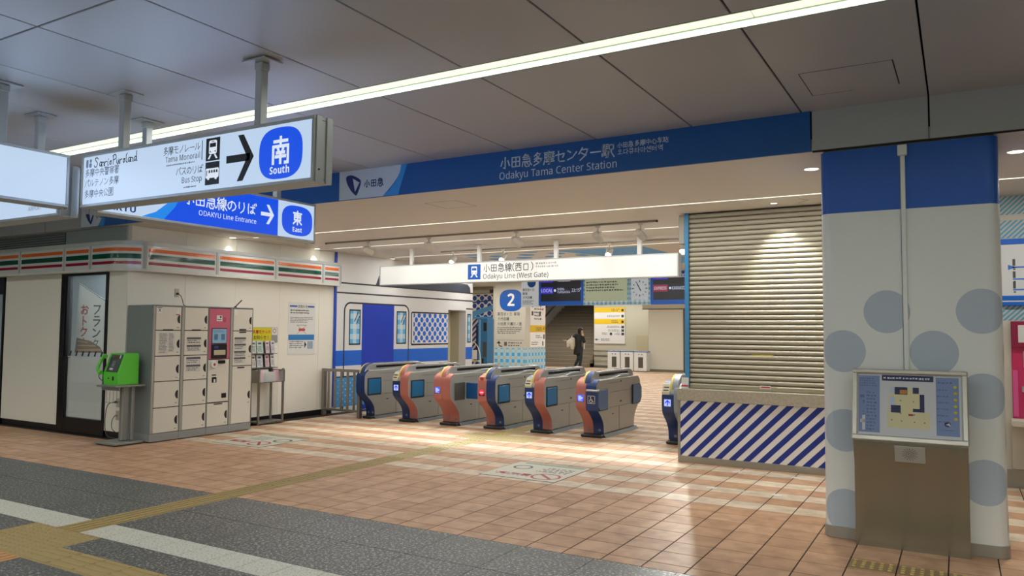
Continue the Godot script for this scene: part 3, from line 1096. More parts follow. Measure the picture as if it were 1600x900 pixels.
func hanging_signs() -> void:
	var black := mat("print_black", "15171c", 0.5)
	var soft := mat("print_grey", "8794ab", 0.5)
	var blue := lit("lit_blue", "0a4fe6", 0.95)
	var white := lit("lit_white", "e3edfb", 0.9)
	var z := 0.0798
	# South
	var cx := -4.69
	var cy := 2.733
	var s := sign_box("long white lit sign with a black arrow and a blue South plate", Vector3(cx, cy, -3.51), 0.0, 2.50, "lit direction signs hung in a cross", [-0.84, 0.67])
	s.rotation.z = -0.007
	ink(s, "plate", blue, [blob(0.955, -0.002, 0.197, 0.168)], z, "blue plate with the word South")
	ink(s, "lettering", white, kanji("南", 0.873, -0.066, 0.166, 0.13), z + 0.0008)
	latin(s, "South", 0.95, -0.135, 0.066, white, z + 0.0008, 0.5, true)
	ink(s, "arrow", black, arrow_right(0.574, 0.003, 0.268, 0.19), z)
	for k in 2:
		var y := 0.092 - k * 0.166
		ink(s, "pictogram", black, [rect(0.228, y - 0.079, 0.372, y + 0.079)], z, "train pictogram" if k == 0 else "bus pictogram")
		if k == 0:
			ink(s, "pictogram", white, train_front(0.3, y, 0.15), z + 0.0006)
			ink(s, "pictogram", black, train_dark(0.3, y, 0.15), z + 0.0012)
		else:
			ink(s, "pictogram", white, bus_side(0.3, y, 0.16), z + 0.0006)
			ink(s, "pictogram", black, bus_dark(0.3, y, 0.16), z + 0.0012)
	ink(s, "divider_line", soft, [rect(0.183, 0.03, 0.192, 0.165)], z)
	ink(s, "lettering", black, kanji("多摩モノレール", 0.165, 0.1, 0.06, 0.075, 1.0, 0.97, 1.0), z)
	latin(s, "Tama Monorail", 0.165, 0.047, 0.058, black, z, 1.0, false, 0.97)
	ink(s, "small_print", soft, fine_print(-0.2, 0.014, 0.165, 0.034, 1, 3), z)
	ink(s, "lettering", black, kanji("バスのりば", 0.2, -0.062, 0.06, 0.08, 1.0, 0.97, 1.0), z)
	latin(s, "Bus Stop", 0.192, -0.117, 0.058, black, z, 1.0, false, 0.97)
	ink(s, "small_print", soft, fine_print(0.0, -0.158, 0.19, -0.14, 1, 4), z)
	ink(s, "lettering", black, script("Sanrio", -1.1, 0.09, 0.085) + script("Puroland", -0.87, 0.09, 0.085), z)
	ink(s, "mark", soft, [rrect(-1.195, 0.1, -1.165, 0.165, 0.012), rrect(-1.155, 0.1, -1.12, 0.135, 0.01), disc(-1.135, 0.152, 0.014)], z)
	var thin := mat("print_slate", "5b6478", 0.5)
	ink(s, "lettering", thin, kanji("多摩中央警察署", -1.205, 0.028, 0.062, 0.075, 0.0, 1.0, 1.02), z)
	ink(s, "lettering", thin, kanji("パルテノン多摩", -1.205, -0.055, 0.062, 0.075, 0.0, 1.0, 1.02), z)
	ink(s, "lettering", thin, kanji("多摩中央公園", -1.205, -0.138, 0.062, 0.075, 0.0, 1.0, 1.02), z)

	# East
	s = sign_box("blue and white lit sign pointing to the Odakyu Line entrance and East", Vector3(-6.085, cy, -4.815), PI / 2, 2.43, "lit direction signs hung in a cross", [-0.74, 0.74])
	var sky := lit("lit_sky", "1f8cf0", 0.9)
	ink(s, "print_field", blue, [PackedVector2Array([Vector2(-0.64, -0.185), Vector2(-0.56, -0.11), Vector2(-0.48, 0.0), Vector2(-0.42, 0.1), Vector2(-0.38, 0.185), Vector2(0.689, 0.185), Vector2(0.689, -0.185)])], z, "blue field")
	ink(s, "print_field", sky, [PackedVector2Array([Vector2(-0.82, -0.185), Vector2(-0.61, -0.185), Vector2(-0.5, -0.06), Vector2(-0.43, 0.07), Vector2(-0.38, 0.185), Vector2(-0.43, 0.185), Vector2(-0.5, 0.07), Vector2(-0.58, -0.04), Vector2(-0.69, -0.13)])], z + 0.0005)
	ink(s, "lettering", white, kanji("小田急線のりば", -0.42, -0.02, 0.118, 0.1, 0.0, 1.0), z + 0.001)
	latin(s, "ODAKYU Line Entrance", 0.41, -0.1, 0.066, white, z + 0.001, 1.0)
	ink(s, "arrow", white, arrow_right(0.551, 0.015, 0.17, 0.22), z + 0.001)
	ink(s, "plate", blue, [blob(0.955, 0.0, 0.215, 0.158)], z, "blue plate with the word East")
	ink(s, "lettering", white, kanji("東", 0.885, -0.04, 0.14, 0.13), z + 0.001)
	latin(s, "East", 0.955, -0.118, 0.068, white, z + 0.001, 0.5, true)
	latin(s, "ODAKYU", -0.875, -0.165, 0.085, mat("navy_print", "14286e", 0.5), z, 1.0, true, 1.15)

	# the two arms at the left edge
	s = sign_box("blank white lit sign nearest the left edge, turned towards the gates", Vector3(-6.085, cy + 0.005, -2.16), PI / 2, 2.42, "lit direction signs hung in a cross", [-0.76, 0.74])
	s = sign_box("white lit sign partly hidden behind the blank sign at the left edge", Vector3(-7.45, cy - 0.03, -3.51), 0.0, 2.4, "lit direction signs hung in a cross", [-0.74, 0.73])
	latin(s, "AIRPORT", 0.85, -0.14, 0.05, soft, z, 0.5)

	# the long sign over the gates
	var t := thing("gate_sign", "long white Odakyu Line West Gate sign hung over the ticket gates", "sign", Vector3(-6.45, 2.592, -11.1))
	var wp := mat("gate_sign_white", "e6e6e4", 0.4)
	var alu := mat("sign_aluminium", "b4b8b8", 0.4, 0.35)
	part(t, "sign_box", box(5.7, 0.35, 0.14, 0.008), wp)
	part(t, "frame_profile", box(5.71, 0.016, 0.15, 0.003), alu, Vector3(0, 0.172, 0))
	part(t, "frame_profile", box(5.71, 0.016, 0.15, 0.003), alu, Vector3(0, -0.172, 0))
	for sx in [-1.0, 1.0]:
		part(t, "frame_profile", box(0.02, 0.36, 0.15, 0.003), alu, Vector3(sx * 2.855, 0, 0))
	for px in [-2.17, -0.7, 0.79, 2.23]:
		part(t, "hanger", box(0.07, SOFFIT - 2.592 - 0.175, 0.05, 0.003), wp, Vector3(px, (SOFFIT - 2.592 + 0.175) / 2, 0))
		part(t, "hanger_plate", box(0.14, 0.008, 0.1), wp, Vector3(px, SOFFIT - 2.592 - 0.005, 0))
	z = 0.0712
	var sb := mat("sign_blue", "0f56ae", 0.4)
	var pw := mat("print_white", "e9e9e6", 0.5)
	var ink_dark := mat("print_dark", "2c2e33", 0.5)
	ink(t, "pictogram", sb, [rrect(-0.89, -0.125, -0.63, 0.135, 0.01)], z, "blue train pictogram")
	ink(t, "pictogram", pw, train_front(-0.76, 0.008, 0.22), z + 0.0006)
	ink(t, "pictogram", sb, train_dark(-0.76, 0.008, 0.22), z + 0.0012)
	ink(t, "lettering", ink_dark, kanji("小田急線", -0.575, -0.005, 0.14, 0.085, 0.0, 1.02) + kanji("(", -0.06, -0.005, 0.14, 0.085) + kanji("西口", 0.05, -0.005, 0.14, 0.085, 0.0, 1.02) + kanji(")", 0.325, -0.005, 0.14, 0.085), z)
	latin(t, "Odakyu Line (West Gate)", -0.575, -0.12, 0.118, ink_dark, z, 0.0, false, 0.98)
	ink(t, "small_print", mat("print_pale", "a9a9a9", 0.5), fine_print(0.45, 0.03, 0.97, 0.135, 2, 6), z)

	# lamps on their track
	var grey := mat("track_grey", "8c8378", 0.5)
	t = thing("lighting_track", "thin brown grey lighting track along the beige lower ceiling", "track", Vector3(-6.39, SOFFIT, -9.66))
	part(t, "rail", box(5.9, 0.024, 0.035, 0.003), grey, Vector3(0, -0.013, 0))
	part(t, "end_cap", box(0.02, 0.028, 0.04, 0.003), mat("end_cap_dark", "4a443c", 0.5), Vector3(-2.96, -0.015, 0))
	part(t, "end_cap", box(0.02, 0.028, 0.04, 0.003), mat("end_cap_dark", "4a443c", 0.5), Vector3(2.96, -0.015, 0))
	var words := ["first", "second", "third", "fourth", "fifth"]
	var xs := [-8.42, -7.17, -5.58, -4.28, -3.66]
	for k in 5:
		spot_lamp("%s grey track spotlight from the left under the lower ceiling" % words[k], Vector3(xs[k], SOFFIT - 0.027, -9.66), Vector3(xs[k] + 0.25, 2.2, -11.3), false, 0.28)
	t = thing("lighting_track", "second lighting track above and behind the West Gate sign", "track", Vector3(-5.8, SOFFIT, -11.7))
	part(t, "rail", box(5.2, 0.024, 0.035, 0.003), grey, Vector3(0, -0.013, 0))
	part(t, "end_cap", box(0.02, 0.028, 0.04, 0.003), mat("end_cap_dark", "4a443c", 0.5), Vector3(2.61, -0.015, 0))
	xs = [-8.12, -7.03, -4.98, -3.72]
	words = ["first", "second", "third", "rightmost"]
	for k in 4:
		spot_lamp("%s shining white spotlight from the left above the West Gate sign" % words[k], Vector3(xs[k], SOFFIT - 0.027, -11.7), Vector3(xs[k] + 0.5, 0.0, -7.9), true, 10.0)

func spot_lamp(label: String, at: Vector3, target: Vector3, shining: bool, e: float) -> void:
	var t := thing("track_spotlight", label, "spotlight", at, 0.0, "shining spotlights over the gate sign" if shining else "grey spotlights on the near track")
	var white := mat("lamp_white", "cfc9bf", 0.4)
	part(t, "stem", cyl(0.012, 0.12, 10), white, Vector3(0, -0.06, 0))
	part(t, "adapter", box(0.07, 0.03, 0.03, 0.004), white, Vector3(0, -0.012, 0))
	var pivot := Vector3(0, -0.15, 0)
	var dir := (target - (at + pivot)).normalized()
	var b := Basis.looking_at(dir, Vector3.UP)
	var st := begin()
	# the can: open at the front, its axis along the aim
	var along := b * Basis(Vector3.RIGHT, -PI / 2)
	add_lathe(st, PackedVector2Array([Vector2(0, -0.1), Vector2(0.03, -0.1), Vector2(0.052, -0.07), Vector2(0.055, 0.09), Vector2(0.05, 0.09), Vector2(0.046, 0.06), Vector2(0, 0.06)]), 20, pivot, along)
	part(t, "can", commit(st), white)
	part(t, "yoke", box(0.12, 0.012, 0.03, 0.003), white, Vector3(0, -0.088, 0))
	var glass := begin()
	add_lathe(glass, PackedVector2Array([Vector2(0.044, 0.062), Vector2(0.04, 0.072), Vector2(0.0, 0.074)]), 20, pivot, along)
	part(t, "lens", commit(glass), lit("spot_glow_on" if shining else "spot_glow", "fff6e6", 12.0 if shining else 1.5))
	spot(t, "lamp_light", at + pivot + dir * 0.1, target, 32.0, "fbf9f0", e, 0.03, 0.7)

# ------------------------------------------------------------------ the convenience shop at the left
const SX := -10.3      # its wall beside the gates
const SZ := -6.67      # its front to the concourse

# a wall facing +x; local x runs away from the concourse (towards -z)
func store() -> void:
	var wallp := mat("store_wall", "e4e0d4", 0.55)
	var black := mat("skirting_black", "0d0e12", 0.4)
	var grey := mat("upper_grey", "8f9694", 0.5)
	# side wall, facing the gates
	var w := setting("wall_side", Vector3(SX, 0, SZ), PI / 2)
	var seams := [0.0, 0.95, 1.9, 2.85, 3.81, 4.2]
	for i in seams.size() - 1:
		slab(w, "wall_panel", Vector3(seams[i] + 0.0015, 0.1, -0.12), Vector3(seams[i + 1] - 0.0015, SOFFIT - 0.002, 0), wallp)
	slab(w, "wall_core", Vector3(0.02, 0.0, -0.2), Vector3(4.2, SOFFIT - 0.002, -0.12), wallp)
	var sk := setting("baseboard_side", Vector3(SX, 0, SZ), PI / 2)
	slab(sk, "skirting", Vector3(0.0, 0.0, -0.11), Vector3(4.2, 0.1, -0.02), black)
	# front wall, facing the concourse
	w = setting("wall_front", Vector3(0, 0, SZ))
	var panels := [[-16.0, -15.95], [-13.6, -11.96], [-10.745, SX - 0.004]]
	for p in panels:
		slab(w, "wall_panel", Vector3(p[0], 0.1, -0.12), Vector3(p[1], 2.43, 0.0), wallp, 0.003)
	slab(w, "wall_panel", Vector3(-16.0, 2.43, -0.12), Vector3(SX - 0.004, SOFFIT - 0.002, 0.0), wallp)
	slab(w, "wall_panel", Vector3(-21.9, 0.1, -0.12), Vector3(-17.6, SOFFIT - 0.002, 0.0), wallp)
	# grey panel and louvre above the striped band
	var up := setting("trim_2", Vector3(0, 0, SZ + 0.004))
	slab(up, "upper_panel", Vector3(-11.87, 2.84, 0), Vector3(SX - 0.02, SOFFIT - 0.006, 0.012), grey)
	slab(up, "corner_trim", Vector3(SX - 0.02, 2.84, -0.03), Vector3(SX + 0.02, SOFFIT - 0.004, 0.02), mat("trim_light", "aeb0ac", 0.45))
	slab(up, "louvre_back", Vector3(-21.9, 2.84, 0), Vector3(-11.9, SOFFIT - 0.006, 0.004), mat("louvre_dark", "3d4142", 0.6))
	for k in 6:
		part(up, "louvre_slat", box(10.0, 0.034, 0.01, 0.002), mat("louvre_grey", "7d8384", 0.45), Vector3(-16.9, 2.86 + k * 0.038, 0.012), Vector3(-0.5, 0, 0))
	sk = setting("baseboard_front", Vector3(0, 0, SZ))
	slab(sk, "skirting", Vector3(-16.0, 0.0, -0.1), Vector3(-15.95, 0.1, -0.015), black)
	slab(sk, "skirting", Vector3(-13.58, 0.0, -0.1), Vector3(-11.96, 0.1, -0.015), black)
	slab(sk, "skirting", Vector3(-10.745, 0.0, -0.1), Vector3(SX - 0.004, 0.1, -0.015), black)
	# the closed glass door panel with its black frame
	var fr := mat("frame_black", "0c0d11", 0.3, 0.2)
	var d := setting("window_1", Vector3(-11.35, 0, SZ), 0.0)
	slab(d, "window_frame", Vector3(-0.61, 0.0, -0.07), Vector3(-0.43, 2.42, 0.015), fr, 0.004)
	slab(d, "window_frame", Vector3(0.545, 0.0, -0.07), Vector3(0.6, 2.42, 0.015), fr, 0.004)
	slab(d, "window_frame", Vector3(-0.43, 2.375, -0.07), Vector3(0.545, 2.42, 0.015), fr, 0.004)
	slab(d, "window_frame", Vector3(-0.43, 0.0, -0.07), Vector3(0.545, 0.235, 0.01), fr, 0.004)
	slab(d, "door_track", Vector3(-0.56, 1.15, 0.016), Vector3(-0.46, 2.36, 0.028), mat("track_steel", "1c2026", 0.2, 0.6), 0.004)
	var gl := mat("window_glass", "dfe9ea", 0.03)
	gl.transparency = BaseMaterial3D.TRANSPARENCY_ALPHA
	gl.albedo_color = Color(0.88, 0.93, 0.93, 0.08)
	slab(d, "pane", Vector3(-0.43, 0.235, -0.03), Vector3(0.545, 2.375, -0.024), gl)
	slab(d, "privacy_film", Vector3(-0.43, 0.24, -0.042), Vector3(0.545, 1.13, -0.034), mat("film_white", "d3d9d5", 0.35))
	var mk: Array = []
	for k in 6:
		mk.append(PackedVector2Array([Vector2(-0.39 + k * 0.16, 1.16), Vector2(-0.35 + k * 0.16, 1.16), Vector2(-0.32 + k * 0.16, 1.235), Vector2(-0.36 + k * 0.16, 1.235)]))
	ink(d, "safety_mark", mat("mark_brown", "3d2420", 0.5), mk, -0.0235)
	ink(d, "safety_mark", mat("mark_white", "c9cdc9", 0.5), [rect(-0.43, 1.14, 0.545, 1.155)], -0.0235)
	# second opening at the picture's left edge
	d = setting("window_2", Vector3(-14.2, 0, SZ), 0.0)
	slab(d, "window_frame", Vector3(-1.78, 0.0, -0.07), Vector3(-1.7, 2.43, 0.015), fr, 0.004)
	slab(d, "window_frame", Vector3(0.565, 0.0, -0.07), Vector3(0.6, 2.43, 0.018), fr, 0.004)
	slab(d, "window_frame", Vector3(-1.7, 0.0, -0.07), Vector3(0.565, 0.23, 0.012), fr, 0.004)
	slab(d, "window_head", Vector3(-1.7, 2.13, -0.07), Vector3(0.565, 2.43, 0.012), mat("head_navy", "0c1230", 0.3), 0.004)
	slab(d, "pane", Vector3(-1.7, 0.23, -0.03), Vector3(0.565, 2.13, -0.024), gl)
	d.position.x = -14.22
	# inside the shop: pale, dim
	var inn := setting("wall_inner", Vector3(0, 0, 0))
	var iw := mat("shop_inner", "c4ced0", 0.7)
	slab(inn, "inner_wall", Vector3(-16.0, 0.0, -8.1), Vector3(-10.55, SOFFIT - 0.002, -8.0), iw)
	slab(inn, "inner_wall", Vector3(-16.1, 0.0, -8.0), Vector3(-16.0, SOFFIT - 0.002, SZ - 0.13), iw)
	var sl := thing("shop_light", "dim ceiling lamp inside the closed convenience shop", "ceiling light", Vector3(-11.4, SOFFIT - 0.02, -7.3))
	part(sl, "lamp_body", box(0.9, 0.03, 0.16, 0.004), mat("lamp_white", "cfc9bf", 0.4))
	part(sl, "diffuser", box(0.86, 0.008, 0.12), lit("shop_glow", "e6f2ff", 1.2), Vector3(0, -0.02, 0))
	area_light(sl, "lamp_light", Vector3(-11.4, SOFFIT - 0.06, -7.3), Vector3.DOWN, 0.8, 0.1, "dcecff", 4.5)
	# the banner that leans inside the glass
	var bn := thing("banner", "tall white cloth banner with black and red letters behind the shop glass", "banner", Vector3(-11.62, 1.19, SZ - 0.27), 0.25)
	var cloth := prism(PackedVector2Array([Vector2(-0.30, 0.0), Vector2(0.27, 0.0), Vector2(0.27, 0.80), Vector2(-0.24, 1.07)]), -0.002, 0.002)
	part(bn, "cloth", cloth, mat("banner_cloth", "d9d6cc", 0.8))
	part(bn, "pole", tube(PackedVector3Array([Vector3(0.28, -0.05, 0), Vector3(0.28, 0.84, 0)]), 0.009), mat("pole_grey", "6d7270", 0.35, 0.5))
	part(bn, "cross_bar", tube(PackedVector3Array([Vector3(-0.25, 1.09, 0), Vector3(0.28, 0.81, 0)]), 0.008), mat("pole_grey", "6d7270", 0.35, 0.5))
	var y := 0.60
	for ch in ["フ", "ラ", "ン", "ク"]:
		ink(bn, "lettering", mat("print_black", "15171c", 0.5), kanji(ch, 0.03 if ch != "ク" else 0.06, y, 0.17 if ch != "ク" else 0.11, 0.13), 0.003)
		y -= 0.185 if ch != "ン" else 0.12
	y = 0.60
	for ch in ["お", "ト", "ク", "！"]:
		ink(bn, "lettering", mat("print_red", "a3202c", 0.5), kanji(ch, -0.2, y, 0.15, 0.15), 0.003)
		y -= 0.17
	ink(bn, "food_picture", mat("print_brown", "7a5232", 0.6), [PackedVector2Array([Vector2(-0.29, 0.01), Vector2(0.26, 0.01), Vector2(0.2, 0.1), Vector2(0.02, 0.19), Vector2(-0.26, 0.24)])], 0.003)
	ink(bn, "food_picture", mat("print_tan", "b08a5c", 0.6), stroke(PackedVector2Array([Vector2(-0.22, 0.05), Vector2(0.2, 0.06)]), 0.03) + stroke(PackedVector2Array([Vector2(-0.22, 0.12), Vector2(0.1, 0.12)]), 0.025) + stroke(PackedVector2Array([Vector2(-0.23, 0.19), Vector2(-0.05, 0.17)]), 0.02), 0.0034)
	stripe_band()

# the striped lit band that runs round the shop: path along the front, a rounded corner, then the side
func band_point(s: float, off: float) -> Array:
	# s: metres along the path from its left end; returns [point, outward normal]
	var z := SZ + 0.13
	var x := SX + 0.15
	var r := 0.42
	var l0 := x - r + 21.9
	var arc := r * PI / 2
	if s < l0:
		return [Vector3(-21.9 + s, 0, z + off), Vector3(0, 0, 1)]
	if s < l0 + arc:
		var a := (s - l0) / r
		var n := Vector3(sin(a), 0, cos(a))
		return [Vector3(x - r, 0, z - r) + n * (r + off), n]
	return [Vector3(x + off, 0, z - r - (s - l0 - arc)), Vector3(1, 0, 0)]

func band_strip(st: SurfaceTool, s0: float, s1: float, y0: float, y1: float, d0: float, d1: float) -> void:
	var n := maxi(1, ceili((s1 - s0) / 0.07))
	for i in n:
		var a := lerpf(s0, s1, float(i) / n)
		var b := lerpf(s0, s1, float(i + 1) / n)
		var p: Array = band_point(a, d1)
		var q: Array = band_point(b, d1)
		var pi_: Array = band_point(a, d0)
		var qi: Array = band_point(b, d0)
		var P: Vector3 = p[0]
		var Q: Vector3 = q[0]
		var U := Vector3.UP
		quad_n(st, P + U * y0, Q + U * y0, Q + U * y1, P + U * y1, p[1], q[1], q[1], p[1])
		quad(st, P + U * y1, Q + U * y1, qi[0] + U * y1, pi_[0] + U * y1, U)
		quad(st, P + U * y0, Q + U * y0, qi[0] + U * y0, pi_[0] + U * y0, -U)
		if i == 0:
			quad(st, P + U * y0, P + U * y1, pi_[0] + U * y1, pi_[0] + U * y0, ((p[0] as Vector3) - q[0]).normalized())
		if i == n - 1:
			quad(st, Q + U * y0, Q + U * y1, qi[0] + U * y1, qi[0] + U * y0, ((q[0] as Vector3) - p[0]).normalized())

func strip_mesh(s0: float, s1: float, y0: float, y1: float, d0: float, d1: float) -> Mesh:
	var st := begin()
	band_strip(st, s0, s1, y0, y1, d0, d1)
	return commit(st)

func stripe_band() -> void:
	var t := thing("striped_band", "glossy white shop band with orange, green and red stripes running round the corner", "shop sign")
	var alu := mat("band_metal", "a5a8a8", 0.35, 0.3)
	var acr := mat("band_acrylic", "c9ccc8", 0.12)
	var l0 := SX + 0.15 - 0.42 + 21.9
	var arc := 0.42 * PI / 2
	var cuts := [0.0, 2.0, 4.2, 6.4, -12.95 + 21.9, -11.7 + 21.9, -11.02 + 21.9, l0 + arc - 0.12, l0 + arc + 1.12, l0 + arc + 2.33, l0 + arc + 3.46, l0 + arc + 3.92]
	part(t, "top_rail", strip_mesh(0, cuts[11], 2.79, 2.845, -0.13, 0.012), alu)
	part(t, "bottom_rail", strip_mesh(0, cuts[11], 2.41, 2.445, -0.13, 0.014), mat("band_rail_light", "c8c6bd", 0.4))
	for i in 11:
		var a: float = cuts[i] + 0.022
		var b: float = cuts[i + 1] - 0.022
		var p := part(t, "band_panel", strip_mesh(a, b, 2.445, 2.79, -0.12, 0.0), acr)
		part(p, "stripe", strip_mesh(a + 0.03, b - 0.03, 2.695, 2.745, -0.001, 0.003), mat("stripe_orange", "d8642a", 0.1), Vector3.ZERO, Vector3.ZERO, "orange stripe")
		part(p, "stripe", strip_mesh(a + 0.03, b - 0.03, 2.59, 2.66, -0.001, 0.003), mat("stripe_green", "0c4a3a", 0.08), Vector3.ZERO, Vector3.ZERO, "dark green stripe")
		part(p, "stripe", strip_mesh(a + 0.03, b - 0.03, 2.508, 2.55, -0.001, 0.003), mat("stripe_red", "8e1230", 0.1), Vector3.ZERO, Vector3.ZERO, "dark red stripe")
	for i in range(1, 12):
		part(t, "divider", strip_mesh(cuts[i] - 0.022, cuts[i] + 0.022, 2.445, 2.79, -0.12, 0.008), alu)

# ------------------------------------------------------------------ lockers: a row of four steel units
func locker_unit(label: String, z0: float, z1: float, rows: Array, terminal := false) -> Node3D:
	# local frame: front looks along +z, x to the right, origin at the middle of the base's front edge
	var w := z0 - z1
	var t := thing("payment_terminal" if terminal else "coin_locker", label, "payment terminal" if terminal else "locker", Vector3(-9.69, 0, (z0 + z1) / 2), PI / 2, "" if terminal else "coin locker units against the shop wall")
	var body := mat("locker_grey", "7c8280", 0.45)
	var door := mat("locker_door", "d4cfc2", 0.42)
	var gap := mat("locker_gap", "1d1b1c", 0.6)
	var g := 0.006
	slab(t, "plinth", Vector3(-w / 2, 0.012, -0.58), Vector3(w / 2, 0.118, 0.0), mat("plinth_grey", "8a8c8b", 0.4), 0.003)
	slab(t, "foot", Vector3(-w / 2 + 0.02, 0.0, -0.56), Vector3(w / 2 - 0.02, 0.012, -0.02), gap)
	slab(t, "body", Vector3(-w / 2, 0.118, -0.58), Vector3(w / 2, 1.915, -0.03), body, 0.003)
	slab(t, "front_recess", Vector3(-w / 2 + 0.004, 0.122, -0.03), Vector3(w / 2 - 0.004, 1.9, -0.022), gap)
	slab(t, "top_edge", Vector3(-w / 2, 1.9, -0.03), Vector3(w / 2, 1.918, 0.0), body, 0.002)
	for s in [-1.0, 1.0]:
		slab(t, "side_edge", Vector3(s * w / 2, 0.118, -0.03), Vector3(s * (w / 2 - 0.007), 1.9, 0.0), body)
	if not terminal:
		# a narrow hinge stile at the left
		slab(t, "stile", Vector3(-w / 2 + 0.008, 0.122, -0.022), Vector3(-w / 2 + 0.045, 1.898, -0.004), mat("stile_grey", "a39d90", 0.45), 0.002)
	for i in rows.size() - 1:
		var y0: float = rows[i]
		var y1: float = rows[i + 1]
		if terminal and i > 0:
			break
		var x0 := -w / 2 + (0.05 if not terminal else 0.012)
		var d := slab(t, "door", Vector3(x0, y0 + g, -0.02), Vector3(w / 2 - 0.012, y1 - g, 0.0), door, 0.003)
		var c := d.position
		var hx := w / 2 - 0.03 - c.x
		var half := PackedVector2Array()
		for k in 13:
			var a := PI / 2 + PI * k / 12.0
			half.append(Vector2(hx + 0.046 * cos(a), 0.062 * sin(a)))
		part(d, "handle", prism(half, 0.0, 0.0125, 0.002), mat("handle_black", "17161a", 0.35), Vector3(0, -0.01, 0))
		part(d, "number_tag", box(0.035, 0.012, 0.002), mat("tag_grey", "8e887b", 0.5), Vector3(hx - 0.03, -0.13, 0.0105))
	return t

func notice(par: Node, x0: float, y0: float, x1: float, y1: float, rows: int, sd: int, band := 0) -> void:
	slab(par, "notice", Vector3(x0, y0, 0.0005), Vector3(x1, y1, 0.002), mat("paper_grey", "c7c5bd", 0.7))
	var polys: Array = fine_print(x0 + 0.012, y0 + 0.01, x1 - 0.012, y1 - (0.035 if band > 0 else 0.012), rows, sd)
	if band > 0:
		polys.append(rect(x0, y1 - 0.03, x1, y1))
	ink(par, "notice_print", mat("print_soft", "55565a", 0.6), polys, 0.0026)

